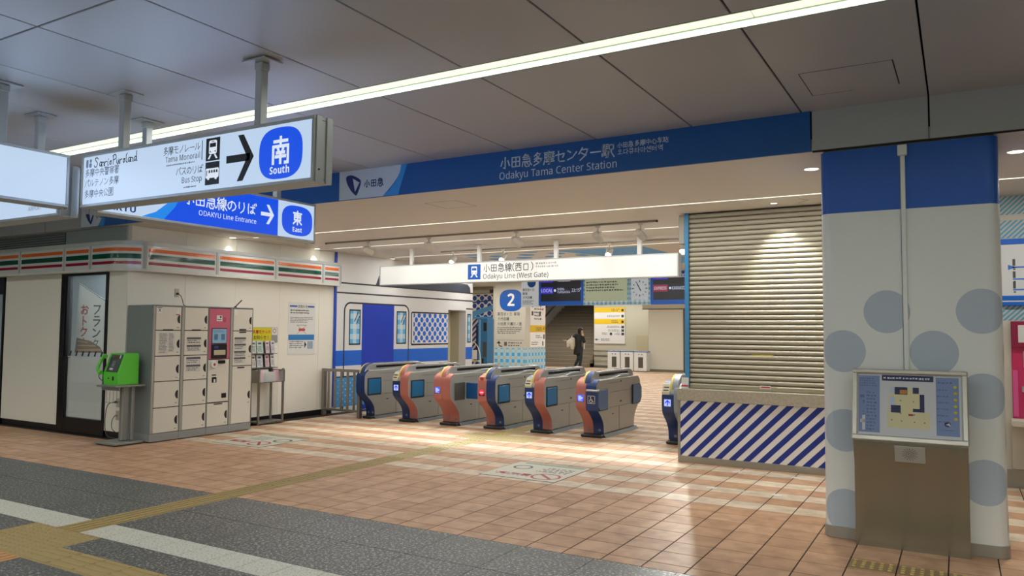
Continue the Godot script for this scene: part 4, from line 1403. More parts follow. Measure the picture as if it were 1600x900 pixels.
func lockers() -> void:
	var rows := [0.12, 0.474, 0.84, 1.197, 1.56, 1.9]
	var a := locker_unit("leftmost grey and beige locker unit with five doors, a paper on its second door", -6.67, -7.13, rows)
	notice(a, -0.13, 1.23, 0.015, 1.53, 14, 31)
	notice(a, 0.02, 1.25, 0.12, 1.53, 12, 32)
	slab(a, "label_plate", Vector3(-0.07, 1.553, 0.0005), Vector3(0.09, 1.575, 0.005), mat("handle_black", "17161a", 0.35))
	slab(a, "sticker", Vector3(-0.17, 1.80, 0.0005), Vector3(-0.09, 1.885, 0.0015), mat("paper_white", "d9d8d2", 0.6))
	ink(a, "sticker_print", mat("print_black", "15171c", 0.5), stroke(PackedVector2Array([Vector2(-0.145, 1.865), Vector2(-0.115, 1.825)]), 0.008) + stroke(PackedVector2Array([Vector2(-0.115, 1.865), Vector2(-0.145, 1.825)]), 0.008) + [rect(-0.17, 1.876, -0.09, 1.884)], 0.002)
	slab(a, "sticker", Vector3(0.13, 1.78, 0.0005), Vector3(0.185, 1.845, 0.0015), mat("paper_white", "d9d8d2", 0.6))
	slab(a, "sticker", Vector3(0.13, 1.78, 0.0015), Vector3(0.185, 1.792, 0.002), mat("sticker_red", "a8364a", 0.5))
	var b := locker_unit("second locker unit, five doors with two striped price notices", -7.132, -7.588, rows)
	for y in [1.36, 1.25, 1.07, 0.96]:
		notice(b, -0.14, y, 0.10, y + 0.1, 2, int(y * 100), 1)
	slab(b, "label_plate", Vector3(-0.06, 1.553, 0.0005), Vector3(0.09, 1.575, 0.005), mat("handle_black", "17161a", 0.35))
	# the column with the screen
	var c := locker_unit("pink topped payment terminal with a screen set among the lockers", -7.59, -7.99, [0.12, 0.474], true)
	var door := mat("locker_door", "d4cfc2", 0.42)
	var pink := mat("terminal_pink", "c25f76", 0.4)
	slab(c, "front_panel", Vector3(-0.188, 0.486, -0.022), Vector3(0.188, 1.12, 0.0), door, 0.003)
	slab(c, "pink_panel", Vector3(-0.188, 1.13, -0.022), Vector3(0.188, 1.89, 0.0), pink, 0.003, "pink upper panel")
	slab(c, "label_plate", Vector3(-0.07, 0.445, 0.0005), Vector3(0.08, 0.463, 0.005), mat("handle_black", "17161a", 0.35))
	var scr := slab(c, "screen", Vector3(-0.145, 1.36, 0.0005), Vector3(0.13, 1.595, 0.006), mat("screen_bezel", "23262b", 0.3), 0.002)
	part(scr, "display", box(0.255, 0.21, 0.002), lit("terminal_screen", "9fc6dc", 0.42), Vector3(0, 0, 0.004))
	ink(scr, "display_print", mat("print_teal", "4b6f86", 0.5), [rect(-0.1, -0.06, -0.03, 0.03), rect(0.03, -0.06, 0.1, 0.03)] + fine_print(-0.11, 0.05, 0.11, 0.09, 2, 5), 0.0056)
	slab(c, "card_reader", Vector3(-0.145, 1.14, 0.0005), Vector3(0.13, 1.355, 0.016), mat("reader_black", "15161c", 0.3), 0.004)
	slab(c, "coin_tray", Vector3(-0.11, 1.19, 0.0162), Vector3(0.10, 1.265, 0.02), mat("tray_beige", "b6ad93", 0.4), 0.002)
	ink(c, "reader_print", mat("reader_blue", "27408a", 0.4), [rect(-0.1, 1.29, -0.03, 1.325)], 0.0165)
	var sk: Array = [rect(-0.06, 1.70, 0.04, 1.79)]
	ink(c, "sticker", mat("paper_white", "d9d8d2", 0.6), sk, 0.0008)
	ink(c, "sticker", mat("print_black", "15171c", 0.5), [disc(0.01, 1.765, 0.016), rect(-0.05, 1.72, 0.02, 1.73)], 0.0014)
	ink(c, "sticker", mat("sticker_rose", "a64a62", 0.5), [rect(0.06, 1.69, 0.11, 1.76)], 0.0008)
	var dial := begin()
	add_lathe(dial, PackedVector2Array([Vector2(0.06, 0.0), Vector2(0.06, 0.02), Vector2(0.05, 0.03), Vector2(0, 0.03)]), 24, Vector3(-0.1, 1.05, 0), Basis(Vector3.RIGHT, PI / 2))
	part(c, "card_pad", commit(dial), mat("pad_white", "d8d6cf", 0.35), Vector3.ZERO, Vector3.ZERO, "round white card pad")
	ink(c, "pad_mark", mat("print_red", "a3202c", 0.5), [disc(-0.1, 1.05, 0.02)], 0.0306)
	slab(c, "slot_box", Vector3(-0.02, 1.06, 0.0), Vector3(0.1, 1.11, 0.03), mat("reader_black", "15161c", 0.3), 0.006)
	slab(c, "coin_return", Vector3(-0.12, 0.78, 0.0), Vector3(-0.04, 0.86, 0.012), mat("reader_black", "15161c", 0.3), 0.004)
	slab(c, "coin_return_flap", Vector3(-0.095, 0.785, 0.012), Vector3(-0.065, 0.83, 0.014), mat("paper_white", "d9d8d2", 0.6))
	slab(c, "label_plate", Vector3(-0.12, 0.88, 0.0), Vector3(-0.045, 0.9, 0.003), mat("tag_dark", "5d5a55", 0.5))
	slab(c, "receipt_slot", Vector3(0.06, 0.54, 0.0), Vector3(0.145, 0.61, 0.008), mat("reader_black", "15161c", 0.3), 0.002)
	var e := locker_unit("rightmost locker unit with one tall lower door", -7.992, -8.42, [0.12, 1.012, 1.555, 1.9])
	for y in [1.36, 1.26, 1.15, 1.05]:
		notice(e, -0.14, y, 0.08, y + 0.095, 2, int(y * 90), 1)
	slab(e, "label_plate", Vector3(-0.05, 1.565, 0.0005), Vector3(0.08, 1.583, 0.005), mat("handle_black", "17161a", 0.35))
	slab(e, "label_plate", Vector3(-0.05, 1.525, 0.0005), Vector3(0.08, 1.543, 0.005), mat("handle_black", "17161a", 0.35))
	slab(e, "label_plate", Vector3(-0.07, 0.975, 0.0005), Vector3(0.06, 0.995, 0.005), mat("handle_black", "17161a", 0.35))
	slab(e, "sticker", Vector3(-0.15, 1.80, 0.0005), Vector3(-0.09, 1.885, 0.0015), mat("paper_white", "d9d8d2", 0.6))
	# antenna and the plugged cable behind the lockers
	var an := thing("antenna", "small black antenna standing on the rightmost locker unit", "antenna", Vector3(-9.8, 1.918, -8.16))
	part(an, "base", cyl(0.022, 0.018, 14), mat("handle_black", "17161a", 0.35), Vector3(0, 0.009, 0))
	part(an, "rod", tube(PackedVector3Array([Vector3(0, 0.015, 0), Vector3(0.0, 0.06, -0.05), Vector3(0, 0.12, -0.12)]), 0.009), mat("handle_black", "17161a", 0.35))
	var o := thing("wall_outlet", "white wall outlet with a black plug above the lockers", "outlet", Vector3(SX + 0.001, 2.13, -7.47), PI / 2)
	part(o, "plate", box(0.075, 0.125, 0.01, 0.003), mat("outlet_plate", "b9b3a5", 0.5), Vector3(0, 0, 0.005))
	part(o, "plug", box(0.034, 0.03, 0.035, 0.006), mat("handle_black", "17161a", 0.35), Vector3(0, -0.015, 0.027))
	var cb := thing("power_cable", "thin black cable running from the wall outlet down to the locker tops", "cable", Vector3(SX, 0, -7.47))
	part(cb, "cable", tube(curve(PackedVector3Array([Vector3(0.042, 2.112, 0), Vector3(0.08, 2.08, -0.02), Vector3(0.1, 2.0, -0.04), Vector3(0.12, 1.935, -0.06), Vector3(0.2, 1.925, -0.2), Vector3(0.3, 1.925, -0.55)])), 0.0055, 6), mat("cable_black", "1c1b1b", 0.5))

	# rack of leaflets
	var steel := mat("rack_steel", "8f8b82", 0.3, 0.75)
	var r := thing("leaflet_rack", "steel leaflet rack standing between the lockers and the poster", "rack", Vector3(-9.97, 0, -9.09), PI / 2)
	for x in [-0.26, 0.26]:
		part(r, "leg", box(0.035, 0.92, 0.03, 0.003), steel, Vector3(x, 0.46, -0.015))
		part(r, "leg", box(0.035, 1.05, 0.03, 0.003), steel, Vector3(x * 0.85, 0.525, -0.26))
	part(r, "foot_bar", box(0.55, 0.03, 0.3, 0.003), mat("rack_bar", "77746c", 0.35, 0.6), Vector3(0, 0.035, -0.14))
	part(r, "shelf", box(0.56, 0.012, 0.3, 0.002), steel, Vector3(0, 0.70, -0.14))
	part(r, "side_rail", box(0.012, 0.2, 0.3, 0.003), steel, Vector3(-0.275, 0.8, -0.14))
	part(r, "side_rail", box(0.012, 0.2, 0.3, 0.003), steel, Vector3(0.275, 0.8, -0.14))
	var clear := mat("rack_acrylic", "e8ecec", 0.05)
	clear.transparency = BaseMaterial3D.TRANSPARENCY_ALPHA
	clear.albedo_color = Color(0.9, 0.93, 0.93, 0.12)
	part(r, "front_pane", box(0.54, 0.18, 0.005), clear, Vector3(0, 0.79, 0.0))
	part(r, "back_board", box(0.55, 0.54, 0.012, 0.002), steel, Vector3(0, 1.09, -0.285))
	part(r, "tier_shelf", box(0.55, 0.012, 0.12, 0.002), steel, Vector3(0, 0.93, -0.22))
	part(r, "tier_shelf", box(0.55, 0.012, 0.1, 0.002), steel, Vector3(0, 1.168, -0.23))
	var tones := ["c9d2cf", "b9cfc6", "d8c3c9", "cfc8d0", "d5d0c6", "c8ccd6", "dcb9bf", "d2d2cc"]
	var spots := [[-0.2, 1.177, 0.085], [-0.07, 1.177, 0.13], [0.09, 1.177, 0.085], [0.21, 1.177, 0.085], [-0.2, 0.94, 0.085], [-0.07, 0.94, 0.13], [0.09, 0.94, 0.085], [0.21, 0.94, 0.085]]
	for k in 8:
		var upper := k < 4
		var lf := thing("leaflet", ["leftmost", "second", "third", "rightmost"][k % 4] + (" folded leaflet in the rack's upper tier" if upper else " folded leaflet in the rack's lower tier"), "leaflet", Vector3(-9.97, spots[k][1] - 0.003, -9.09) + Vector3(spots[k][0], 0, -0.23).rotated(Vector3.UP, PI / 2), PI / 2, "leaflets in the steel rack")
		var sheet := part(lf, "cover", box(spots[k][2], 0.21, 0.014, 0.002), mat("leaflet_" + tones[k], tones[k], 0.6), Vector3(0, 0.108, 0.0), Vector3(-0.14, 0, 0))
		ink(sheet, "cover_print", mat("print_soft", "55565a", 0.6), [rect(-spots[k][2] * 0.3, 0.045, spots[k][2] * 0.25, 0.075)] + fine_print(-spots[k][2] * 0.4, -0.08, spots[k][2] * 0.4, 0.02, 5, k + 50), 0.0075)
	for k in 4:
		var mg := thing("magazine", ["pink magazine lying at the left of the rack's tray", "white magazine propped in the middle of the rack's tray", "curled pale magazine bending over the rack's tray", "rose magazine at the right of the rack's tray"][k], "magazine", Vector3(-9.97, 0.706, -9.09) + Vector3([-0.17, -0.02, 0.03, 0.19][k], 0, [-0.1, -0.16, -0.07, -0.1][k]).rotated(Vector3.UP, PI / 2), PI / 2, "magazines in the rack's tray")
		var m := mat("magazine_%d" % k, ["d7a9ae", "d6d4cf", "b9b6b4", "cf8f9f"][k], 0.5)
		part(mg, "cover", box([0.14, 0.2, 0.22, 0.12][k], [0.2, 0.2, 0.16, 0.19][k], 0.012, 0.003), m, Vector3(0, [0.1, 0.1, 0.08, 0.095][k], 0), Vector3(-0.2, 0, 0))
	# yellow board behind the rack
	var nb := thing("notice_board", "small yellow and grey notice board fixed above the leaflet rack", "notice board", Vector3(SX + 0.001, 1.485, -9.2), PI / 2)
	part(nb, "board", box(0.57, 0.26, 0.014, 0.003), mat("board_grey", "8f9392", 0.5), Vector3(0, 0, 0.007))
	ink(nb, "yellow_sheet", mat("sheet_yellow", "d9c81e", 0.6), [rect(-0.28, -0.12, 0.14, 0.125)], 0.0146, "yellow sheet")
	ink(nb, "white_sheet", mat("paper_white", "d9d8d2", 0.6), [rect(0.15, 0.0, 0.275, 0.122)], 0.0146)
	ink(nb, "lettering", mat("print_red2", "b34a20", 0.5), kanji("多摩市からの", -0.27, 0.02, 0.065, 0.12, 0.0, 1.02), 0.0152)
	ink(nb, "lettering", mat("print_green_dark", "3c6a2a", 0.5), kanji("お知らせ！", -0.25, -0.075, 0.07, 0.12, 0.0, 1.02), 0.0152)
	ink(nb, "sheet_print", mat("print_rose", "b5767c", 0.5), ring(0.21, 0.07, 0.025, 0.04), 0.0152)
	# the poster
	var p := thing("poster", "white information poster with blue bars taped to the cream wall", "poster", Vector3(SX + 0.001, 1.6, -10.06), PI / 2)
	part(p, "sheet", box(0.66, 0.94, 0.003), mat("poster_white", "d6d6d2", 0.6), Vector3(0, 0, 0.002))
	var bl := mat("poster_blue", "2f4fa8", 0.5)
	var z := 0.0042
	ink(p, "bar", bl, [rect(-0.3, 0.385, -0.12, 0.415)], z)
	ink(p, "bar", bl, [rect(0.14, 0.385, 0.3, 0.415)], z)
	ink(p, "lettering", mat("print_black", "15171c", 0.5), kanji("お知らせ", -0.105, 0.37, 0.058, 0.12), z)
	ink(p, "poster_print", mat("print_dark", "2c2e33", 0.5), fine_print(-0.28, 0.26, 0.28, 0.35, 2, 61), z)
	ink(p, "poster_print", mat("print_soft", "55565a", 0.6), fine_print(-0.28, 0.1, 0.28, 0.21, 4, 62) + fine_print(-0.29, -0.36, 0.08, -0.22, 4, 63) + stroke(PackedVector2Array([Vector2(-0.12, 0.06), Vector2(0.11, -0.1)]), 0.006) + stroke(PackedVector2Array([Vector2(0.11, 0.06), Vector2(-0.12, -0.1)]), 0.006) + stroke(PackedVector2Array([Vector2(-0.12, 0.06), Vector2(0.11, 0.06)]), 0.008), z)
	ink(p, "stamp", mat("stamp_red", "c23a44", 0.5), [rect(-0.08, -0.045, 0.08, 0.0)], z + 0.0006)
	ink(p, "bar", mat("poster_sky", "2f78b8", 0.5), [rect(-0.32, -0.21, 0.31, -0.11)], z)
	ink(p, "arrow", mat("print_black", "15171c", 0.5), [PackedVector2Array([Vector2(0.07, -0.23), Vector2(0.12, -0.29), Vector2(0.07, -0.36)])], z)
	ink(p, "picture", mat("poster_dim", "93a3b5", 0.6), [rect(0.14, -0.37, 0.28, -0.23)], z)

	# telephone on its stand
	phone()

func phone() -> void:
	var steel := mat("stand_steel", "8d8f8a", 0.4, 0.45)
	var t := thing("phone_stand", "grey steel telephone stand with a slotted base beside the lockers", "stand", Vector3(-9.98, 0, -6.42))
	part(t, "base_plate", box(0.46, 0.03, 0.42, 0.006), steel, Vector3(0, 0.03, 0))
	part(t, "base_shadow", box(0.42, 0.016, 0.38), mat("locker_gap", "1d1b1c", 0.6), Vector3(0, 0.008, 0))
	part(t, "column", box(0.07, 0.75, 0.1, 0.012), steel, Vector3(0.05, 0.42, -0.02))
	part(t, "column", box(0.05, 0.75, 0.05, 0.01), steel, Vector3(0.1, 0.42, -0.11))
	part(t, "shelf", box(0.44, 0.026, 0.44, 0.006), steel, Vector3(0, 0.80, 0))
	part(t, "shelf_apron", box(0.4, 0.05, 0.012, 0.003), steel, Vector3(0.02, 0.765, 0.16))
	var wire: Array = []
	var st := begin()
	for x in [-0.14, -0.06, 0.02, 0.1]:
		add_tube(st, PackedVector3Array([Vector3(x, 0.79, 0.12), Vector3(x, 0.57, 0.12)]), 0.004, 6)
	add_tube(st, PackedVector3Array([Vector3(-0.17, 0.57, 0.12), Vector3(0.14, 0.57, 0.12)]), 0.004, 6)
	add_tube(st, PackedVector3Array([Vector3(-0.17, 0.57, -0.05), Vector3(0.14, 0.57, -0.05)]), 0.004, 6)
	part(t, "wire_basket", commit(st), steel)
	var g := mat("phone_green", "5cc738", 0.32)
	var p := thing("telephone", "bright green public telephone with its handset on the left side", "telephone", Vector3(-10.0, 0.813, -6.43))
	# side profile in (depth, height), pushed out along x
	var prof := PackedVector2Array([Vector2(-0.15, 0.0), Vector2(0.15, 0.0), Vector2(0.16, 0.15), Vector2(0.06, 0.43), Vector2(-0.13, 0.43), Vector2(-0.15, 0.41)])
	var body := prism(prof, -0.17, 0.17, 0.008)
	part(p, "body", body, g, Vector3.ZERO, Vector3(0, -PI / 2, 0))
	var slope := atan2(0.28, -0.10)
	var face := part(p, "face_panel", box(0.25, 0.25, 0.008, 0.003), mat("phone_panel", "3b3f42", 0.4), Vector3(0.02, 0.295, 0.116), Vector3(-0.343, 0, 0))
	part(face, "display", box(0.1, 0.045, 0.004), mat("phone_lcd", "5c4a2c", 0.2), Vector3(0.0, 0.085, 0.005))
	var keys := begin()
	for i in 4:
		for j in 3:
			add_box(keys, Vector3(-0.03 + j * 0.024, 0.02 - i * 0.022, 0.006), Vector3(0.017, 0.014, 0.006), 0.002)
	part(face, "keypad", commit(keys), mat("key_grey", "8d9294", 0.4))
	part(face, "card_slot", box(0.075, 0.03, 0.006, 0.002), mat("slot_white", "c9ccca", 0.4), Vector3(-0.02, -0.085, 0.005))
	part(face, "coin_slot", box(0.02, 0.05, 0.006, 0.002), mat("slot_white", "c9ccca", 0.4), Vector3(0.09, 0.09, 0.005))
	part(p, "return_cup", box(0.036, 0.055, 0.01, 0.004), mat("handle_black", "17161a", 0.35), Vector3(0.06, 0.09, 0.157))
	part(p, "lock", cyl(0.01, 0.008, 10), mat("handle_black", "17161a", 0.35), Vector3(-0.04, 0.09, 0.158), Vector3(PI / 2, 0, 0))
	var hs := begin()
	add_tube(hs, curve(PackedVector3Array([Vector3(-0.19, 0.17, 0.20), Vector3(-0.21, 0.22, 0.21), Vector3(-0.21, 0.32, 0.17), Vector3(-0.19, 0.38, 0.145)])), 0.02, 10)
	add_lathe(hs, PackedVector2Array([Vector2(0, -0.03), Vector2(0.028, -0.03), Vector2(0.034, 0.0), Vector2(0.026, 0.02), Vector2(0, 0.02)]), 14, Vector3(-0.18, 0.165, 0.195), Basis(Vector3(0, 0, 1), PI / 2))
	add_lathe(hs, PackedVector2Array([Vector2(0, -0.03), Vector2(0.028, -0.03), Vector2(0.034, 0.0), Vector2(0.026, 0.02), Vector2(0, 0.02)]), 14, Vector3(-0.18, 0.385, 0.135), Basis(Vector3(0, 0, 1), PI / 2))
	part(p, "handset", commit(hs), g)
	part(p, "cord", tube(curve(PackedVector3Array([Vector3(-0.19, 0.15, 0.20), Vector3(-0.25, 0.09, 0.16), Vector3(-0.27, 0.03, 0.08), Vector3(-0.2, 0.015, 0.02), Vector3(-0.15, 0.05, 0.0)])), 0.006, 6), mat("cable_grey", "6c6f6d", 0.5))
	var o := thing("wall_outlet", "lower grey double outlet with plugged cables on the shop corner", "outlet", Vector3(-10.42, 0.42, SZ + 0.001))
	part(o, "plate", box(0.07, 0.13, 0.012, 0.003), mat("outlet_plate", "b9b3a5", 0.5), Vector3(0, 0.1, 0.006))
	part(o, "plate", box(0.07, 0.13, 0.012, 0.003), mat("outlet_plate", "b9b3a5", 0.5), Vector3(0, -0.08, 0.006))
	part(o, "plug", box(0.036, 0.032, 0.04, 0.008), mat("handle_black", "17161a", 0.35), Vector3(-0.005, 0.11, 0.032))
	part(o, "plug", box(0.026, 0.03, 0.03, 0.006), mat("outlet_plate", "b9b3a5", 0.5), Vector3(0.0, -0.08, 0.027))
	var cb := thing("power_cable", "black and grey cables drooping from the corner outlet to the phone stand", "cable", Vector3(-10.42, 0, SZ))
	part(cb, "cable", tube(curve(PackedVector3Array([Vector3(-0.01, 0.53, 0.055), Vector3(-0.05, 0.5, 0.12), Vector3(-0.06, 0.35, 0.15), Vector3(-0.02, 0.15, 0.17), Vector3(0.06, 0.06, 0.17), Vector3(0.2, 0.05, 0.16)])), 0.006, 6), mat("cable_grey2", "3c3d3c", 0.5))
	part(cb, "cable", tube(curve(PackedVector3Array([Vector3(0.0, 0.34, 0.045), Vector3(0.01, 0.28, 0.09), Vector3(0.07, 0.18, 0.13), Vector3(0.2, 0.13, 0.15), Vector3(0.36, 0.16, 0.17)])), 0.005, 6), mat("cable_grey2", "3c3d3c", 0.5))

# ------------------------------------------------------------------ the ticket gates
# local frame of a gate: the near end looks along +z, x to the right, origin on the floor under its middle
func side_shape(par: Node, called: String, poly: PackedVector2Array, x0: float, x1: float, m: Material, bev := 0.0, label := "") -> MeshInstance3D:
	return part(par, called, prism(poly, -x1, -x0, bev, 35.0), m, Vector3.ZERO, Vector3(0, -PI / 2, 0), label)

func ribbon(path: Array, thick: float) -> PackedVector2Array:
	var out := PackedVector2Array()
	var inn := PackedVector2Array()
	for i in path.size():
		var a: Vector2 = path[maxi(i - 1, 0)]
		var b: Vector2 = path[mini(i + 1, path.size() - 1)]
		var d := (b - a).normalized()
		out.append(path[i] + Vector2(d.y, -d.x) * thick)
		inn.append(path[i])
	inn.reverse()
	out.append_array(inn)
	return out

func smooth2(pts: Array, per := 4) -> Array:
	var out: Array = []
	for i in pts.size() - 1:
		var a: Vector2 = pts[maxi(i - 1, 0)]
		var d: Vector2 = pts[mini(i + 2, pts.size() - 1)]
		for k in per:
			out.append((pts[i] as Vector2).cubic_interpolate(pts[i + 1], a, d, float(k) / per))
	out.append(pts[pts.size() - 1])
	return out

func gate(label: String, x: float, left: String, right: String, sign_left: String, wide := false, flap := "closed", w := 0.33) -> Node3D:
	var t := thing("ticket_gate", label, "ticket gate", Vector3(x, 0, -11.29), 0.0, "row of ticket gates")
	var steel := mat("gate_steel", "b0b1ae", 0.32, 0.5)
	var dark := mat("gate_plinth", "2c2d2f", 0.4, 0.3)
	var lip := mat("gate_lip", "46474a", 0.4, 0.4)
	var tone := {"navy": mat("gate_navy", "0f3068", 0.38), "salmon": mat("gate_salmon", "ae6a60", 0.42), "grey": mat("gate_grey", "8f949b", 0.4, 0.3)}
	var yellow := mat("gate_yellow", "d8c552", 0.4)
	var seam := mat("gate_seam", "4f4c46", 0.5, 0.3)
	var h := w / 2
	# body: narrow at the foot, longer above
	var half := smooth2([Vector2(0.62, 0.058), Vector2(0.635, 0.2), Vector2(0.72, 0.32), Vector2(0.86, 0.44), Vector2(0.90, 0.52), Vector2(0.90, 0.74), Vector2(0.865, 0.82), Vector2(0.79, 0.862)], 4)
	var prof := PackedVector2Array()
	for p in half:
		prof.append(p)
	for i in range(half.size() - 1, -1, -1):
		prof.append(Vector2(-half[i].x, half[i].y))
	side_shape(t, "body", prof, -h + 0.004, h - 0.004, steel, 0.004)
	# foot
	part(t, "plinth", box(w - 0.03, 0.056, 1.3), dark, Vector3(0, 0.028, 0))
	var fl := begin()
	add_prism(fl, PackedVector2Array([Vector2(-h - 0.045, 0.0), Vector2(h + 0.045, 0.0), Vector2(h + 0.0, 0.05), Vector2(-h - 0.0, 0.05)]), -0.7, 0.64)
	part(t, "foot_flare", commit(fl), lip)
	part(t, "foot_front", box(w + 0.01, 0.045, 0.11, 0.012), dark, Vector3(0, 0.024, 0.68))
	# coloured cover of the near end, in two halves
	var face := half.slice(0, half.size())
	var full := ribbon(face, 0.012)
	var low: Array = []
	for p in face:
		if p.y < 0.71:
			low.append(p)
	low.append(Vector2(0.9, 0.71))
	var reader := sign_left == "arrow"
	side_shape(t, "end_cover", ribbon(low, 0.012) if reader else full, -h, -0.001, tone[left], 0.002, "left half of the end cover")
	side_shape(t, "end_cover", full, 0.001, h, tone[right], 0.002, "right half of the end cover")
	# cover joint
	part(t, "cover_joint", box(w, 0.004, 0.004), mat("joint_dark", "1c1c1c", 0.8), Vector3(0, 0.72, 0.911))
	if reader:
		var cream := mat("reader_cream", "cfc9ae", 0.35)
		side_shape(t, "ticket_reader", PackedVector2Array([Vector2(0.70, 0.715), Vector2(0.915, 0.715), Vector2(0.925, 0.75), Vector2(0.86, 0.86), Vector2(0.66, 0.90), Vector2(0.64, 0.86)]), -h, -0.055, cream, 0.006)
		var slope := atan2(0.11, 0.065)
		for k in 2:
			part(t, "ticket_slot", box(0.075, 0.014, 0.012, 0.003), mat("handle_black", "17161a", 0.35), Vector3(-0.11, 0.775 + k * 0.04, 0.913 - k * 0.024), Vector3(-0.53, 0, 0))
		part(t, "touch_pad", box(0.09, 0.006, 0.15, 0.003), lit("pad_glow", "9db9e8", 0.55), Vector3(-0.11, 0.886, 0.76), Vector3(0.19, 0, 0))
	else:
		side_shape(t, "cover_hood", PackedVector2Array([Vector2(0.60, 0.855), Vector2(0.80, 0.858), Vector2(0.74, 0.895), Vector2(0.62, 0.90)]), -h, -0.055, tone[left], 0.004)
	# the display square in the left half
	var scr: MeshInstance3D = null
	if sign_left != "none":
		scr = part(t, "display", box(0.115, 0.115, 0.008, 0.002), mat("screen_bezel", "23262b", 0.3), Vector3(-h * 0.52, 0.60, 0.912))
	var z := 0.0052
	if sign_left == "arrow":
		ink(scr, "display_lit", lit("led_white_blue", "b9c8ff", 1.0), [rect(-0.048, -0.048, 0.048, 0.048)], z)
		ink(scr, "display_arrow", lit("led_blue", "1028ff", 0.9), arrow_up(0, 0, 0.085), z + 0.0006)
	elif sign_left == "card":
		ink(scr, "display_lit", lit("led_blue_soft", "4a6cff", 0.9), [rect(-0.05, -0.05, 0.05, 0.05)], z)
		ink(scr, "display_card", lit("led_white_blue", "b9c8ff", 1.0), [rrect(-0.034, -0.03, 0.01, 0.034, 0.006), disc(0.022, 0.0, 0.017), rect(-0.034, -0.044, 0.034, -0.037)], z + 0.0006)
	elif sign_left == "closed":
		ink(scr, "display_lit", lit("led_red", "ff2a5a", 0.95), [disc(0, 0, 0.045)], z)
		ink(scr, "display_bar", lit("led_pale_red", "ffd0d8", 1.0), [rect(-0.032, -0.01, 0.032, 0.01)], z + 0.0006)
		var rg := begin()
		add_box(rg, Vector3(-h * 0.52, 0.815, 0.895), Vector3(0.11, 0.075, 0.03), 0.008)
		part(t, "closed_marker", commit(rg), mat("marker_rose", "c9897c", 0.4))
		ink(t, "closed_sign", mat("marker_red", "a8402f", 0.4), [disc(-h * 0.52, 0.815, 0.034, 0.026)], 0.9106)
	# raised ridge along the middle
	var ridge := smooth2([Vector2(0.885, 0.76), Vector2(0.865, 0.85), Vector2(0.80, 0.93), Vector2(0.70, 0.975), Vector2(0.6, 0.985)], 4)
	var rp := PackedVector2Array()
	for p in ridge:
		rp.append(p)
	for p in [Vector2(-0.68, 0.985), Vector2(-0.78, 0.965), Vector2(-0.85, 0.90), Vector2(-0.87, 0.80)]:
		rp.append(p)
	side_shape(t, "ridge", rp, -0.055, 0.055, steel, 0.01)
	side_shape(t, "ridge_cover", ribbon(ridge.slice(0, ridge.size() - 2), 0.008), -0.03, 0.055, tone[right], 0.001, "coloured ridge front")
	side_shape(t, "ridge_edge", ribbon(ridge.slice(0, ridge.size() - 2), 0.009), -0.058, -0.032, yellow, 0.001, "yellow ridge edge")
	part(t, "sensor_window", box(0.006, 0.042, 1.16, 0.002), mat("sensor_black", "0f1117", 0.15), Vector3(0.056, 0.925, -0.03))
	for zz in [0.36, -0.34]:
		part(t, "ridge_lamp", box(0.07, 0.008, 0.2, 0.003), mat("lamp_strip", "5a5c5e", 0.3), Vector3(0, 0.988, zz))
	# deck to the right of the ridge
	side_shape(t, "deck_hump", PackedVector2Array([Vector2(0.55, 0.855), Vector2(0.3, 0.872), Vector2(0.05, 0.882), Vector2(-0.1, 0.905), Vector2(-0.45, 0.91), Vector2(-0.6, 0.86)]), 0.05, h - 0.02, steel, 0.006)
	part(t, "touch_pad", box(0.085, 0.006, 0.2, 0.003), mat("pad_pale", "c7d0d4", 0.25), Vector3(0.105, 0.912, -0.27), Vector3(0.015, 0, 0))
	# flaps and side fittings
	var xr := h
	if wide:
		var doorm := mat("gate_door_blue", "4a6a93", 0.35)
		var front := PackedVector2Array([Vector2(0.895, 0.50), Vector2(0.895, 0.66), Vector2(0.84, 0.72), Vector2(0.52, 0.72), Vector2(0.52, 0.42), Vector2(0.82, 0.42)])
		var back := PackedVector2Array()
		for p in front:
			back.append(Vector2(-p.x, p.y))
		for pr in [front, back]:
			side_shape(t, "flap_door", pr, xr, xr + 0.025, doorm, 0.005)
			var rim: Array = []
			for p in pr:
				rim.append(p)
			rim.append(pr[0])
			var st := begin()
			for i in rim.size() - 1:
				var a := Vector3(xr + 0.014, rim[i].y, rim[i].x)
				var b := Vector3(xr + 0.014, rim[i + 1].y, rim[i + 1].x)
				add_tube(st, PackedVector3Array([a, b]), 0.009, 6)
			part(t, "door_rim", commit(st), mat("rim_dark", "20242c", 0.4))
		side_shape(t, "door_nose", PackedVector2Array([Vector2(0.93, 0.42), Vector2(0.945, 0.46), Vector2(0.945, 0.67), Vector2(0.92, 0.70), Vector2(0.88, 0.70), Vector2(0.88, 0.42)]), 0.012, xr + 0.03, tone[right], 0.006)
		part(t, "nose_cap", box(xr + 0.02, 0.035, 0.1, 0.01), steel, Vector3((xr + 0.04) / 2, 0.715, 0.895))
		var pl := part(t, "wheelchair_plate", box(0.125, 0.125, 0.004, 0.001), mat("plate_navy", "101d46", 0.35), Vector3(0.105, 0.585, 0.948))
		var wm := mat("print_white", "e9e9e6", 0.5)
		ink(pl, "plate_frame", wm, stroke(PackedVector2Array([Vector2(-0.054, -0.054), Vector2(0.054, -0.054), Vector2(0.054, 0.054), Vector2(-0.054, 0.054)]), 0.006, true), 0.0026)
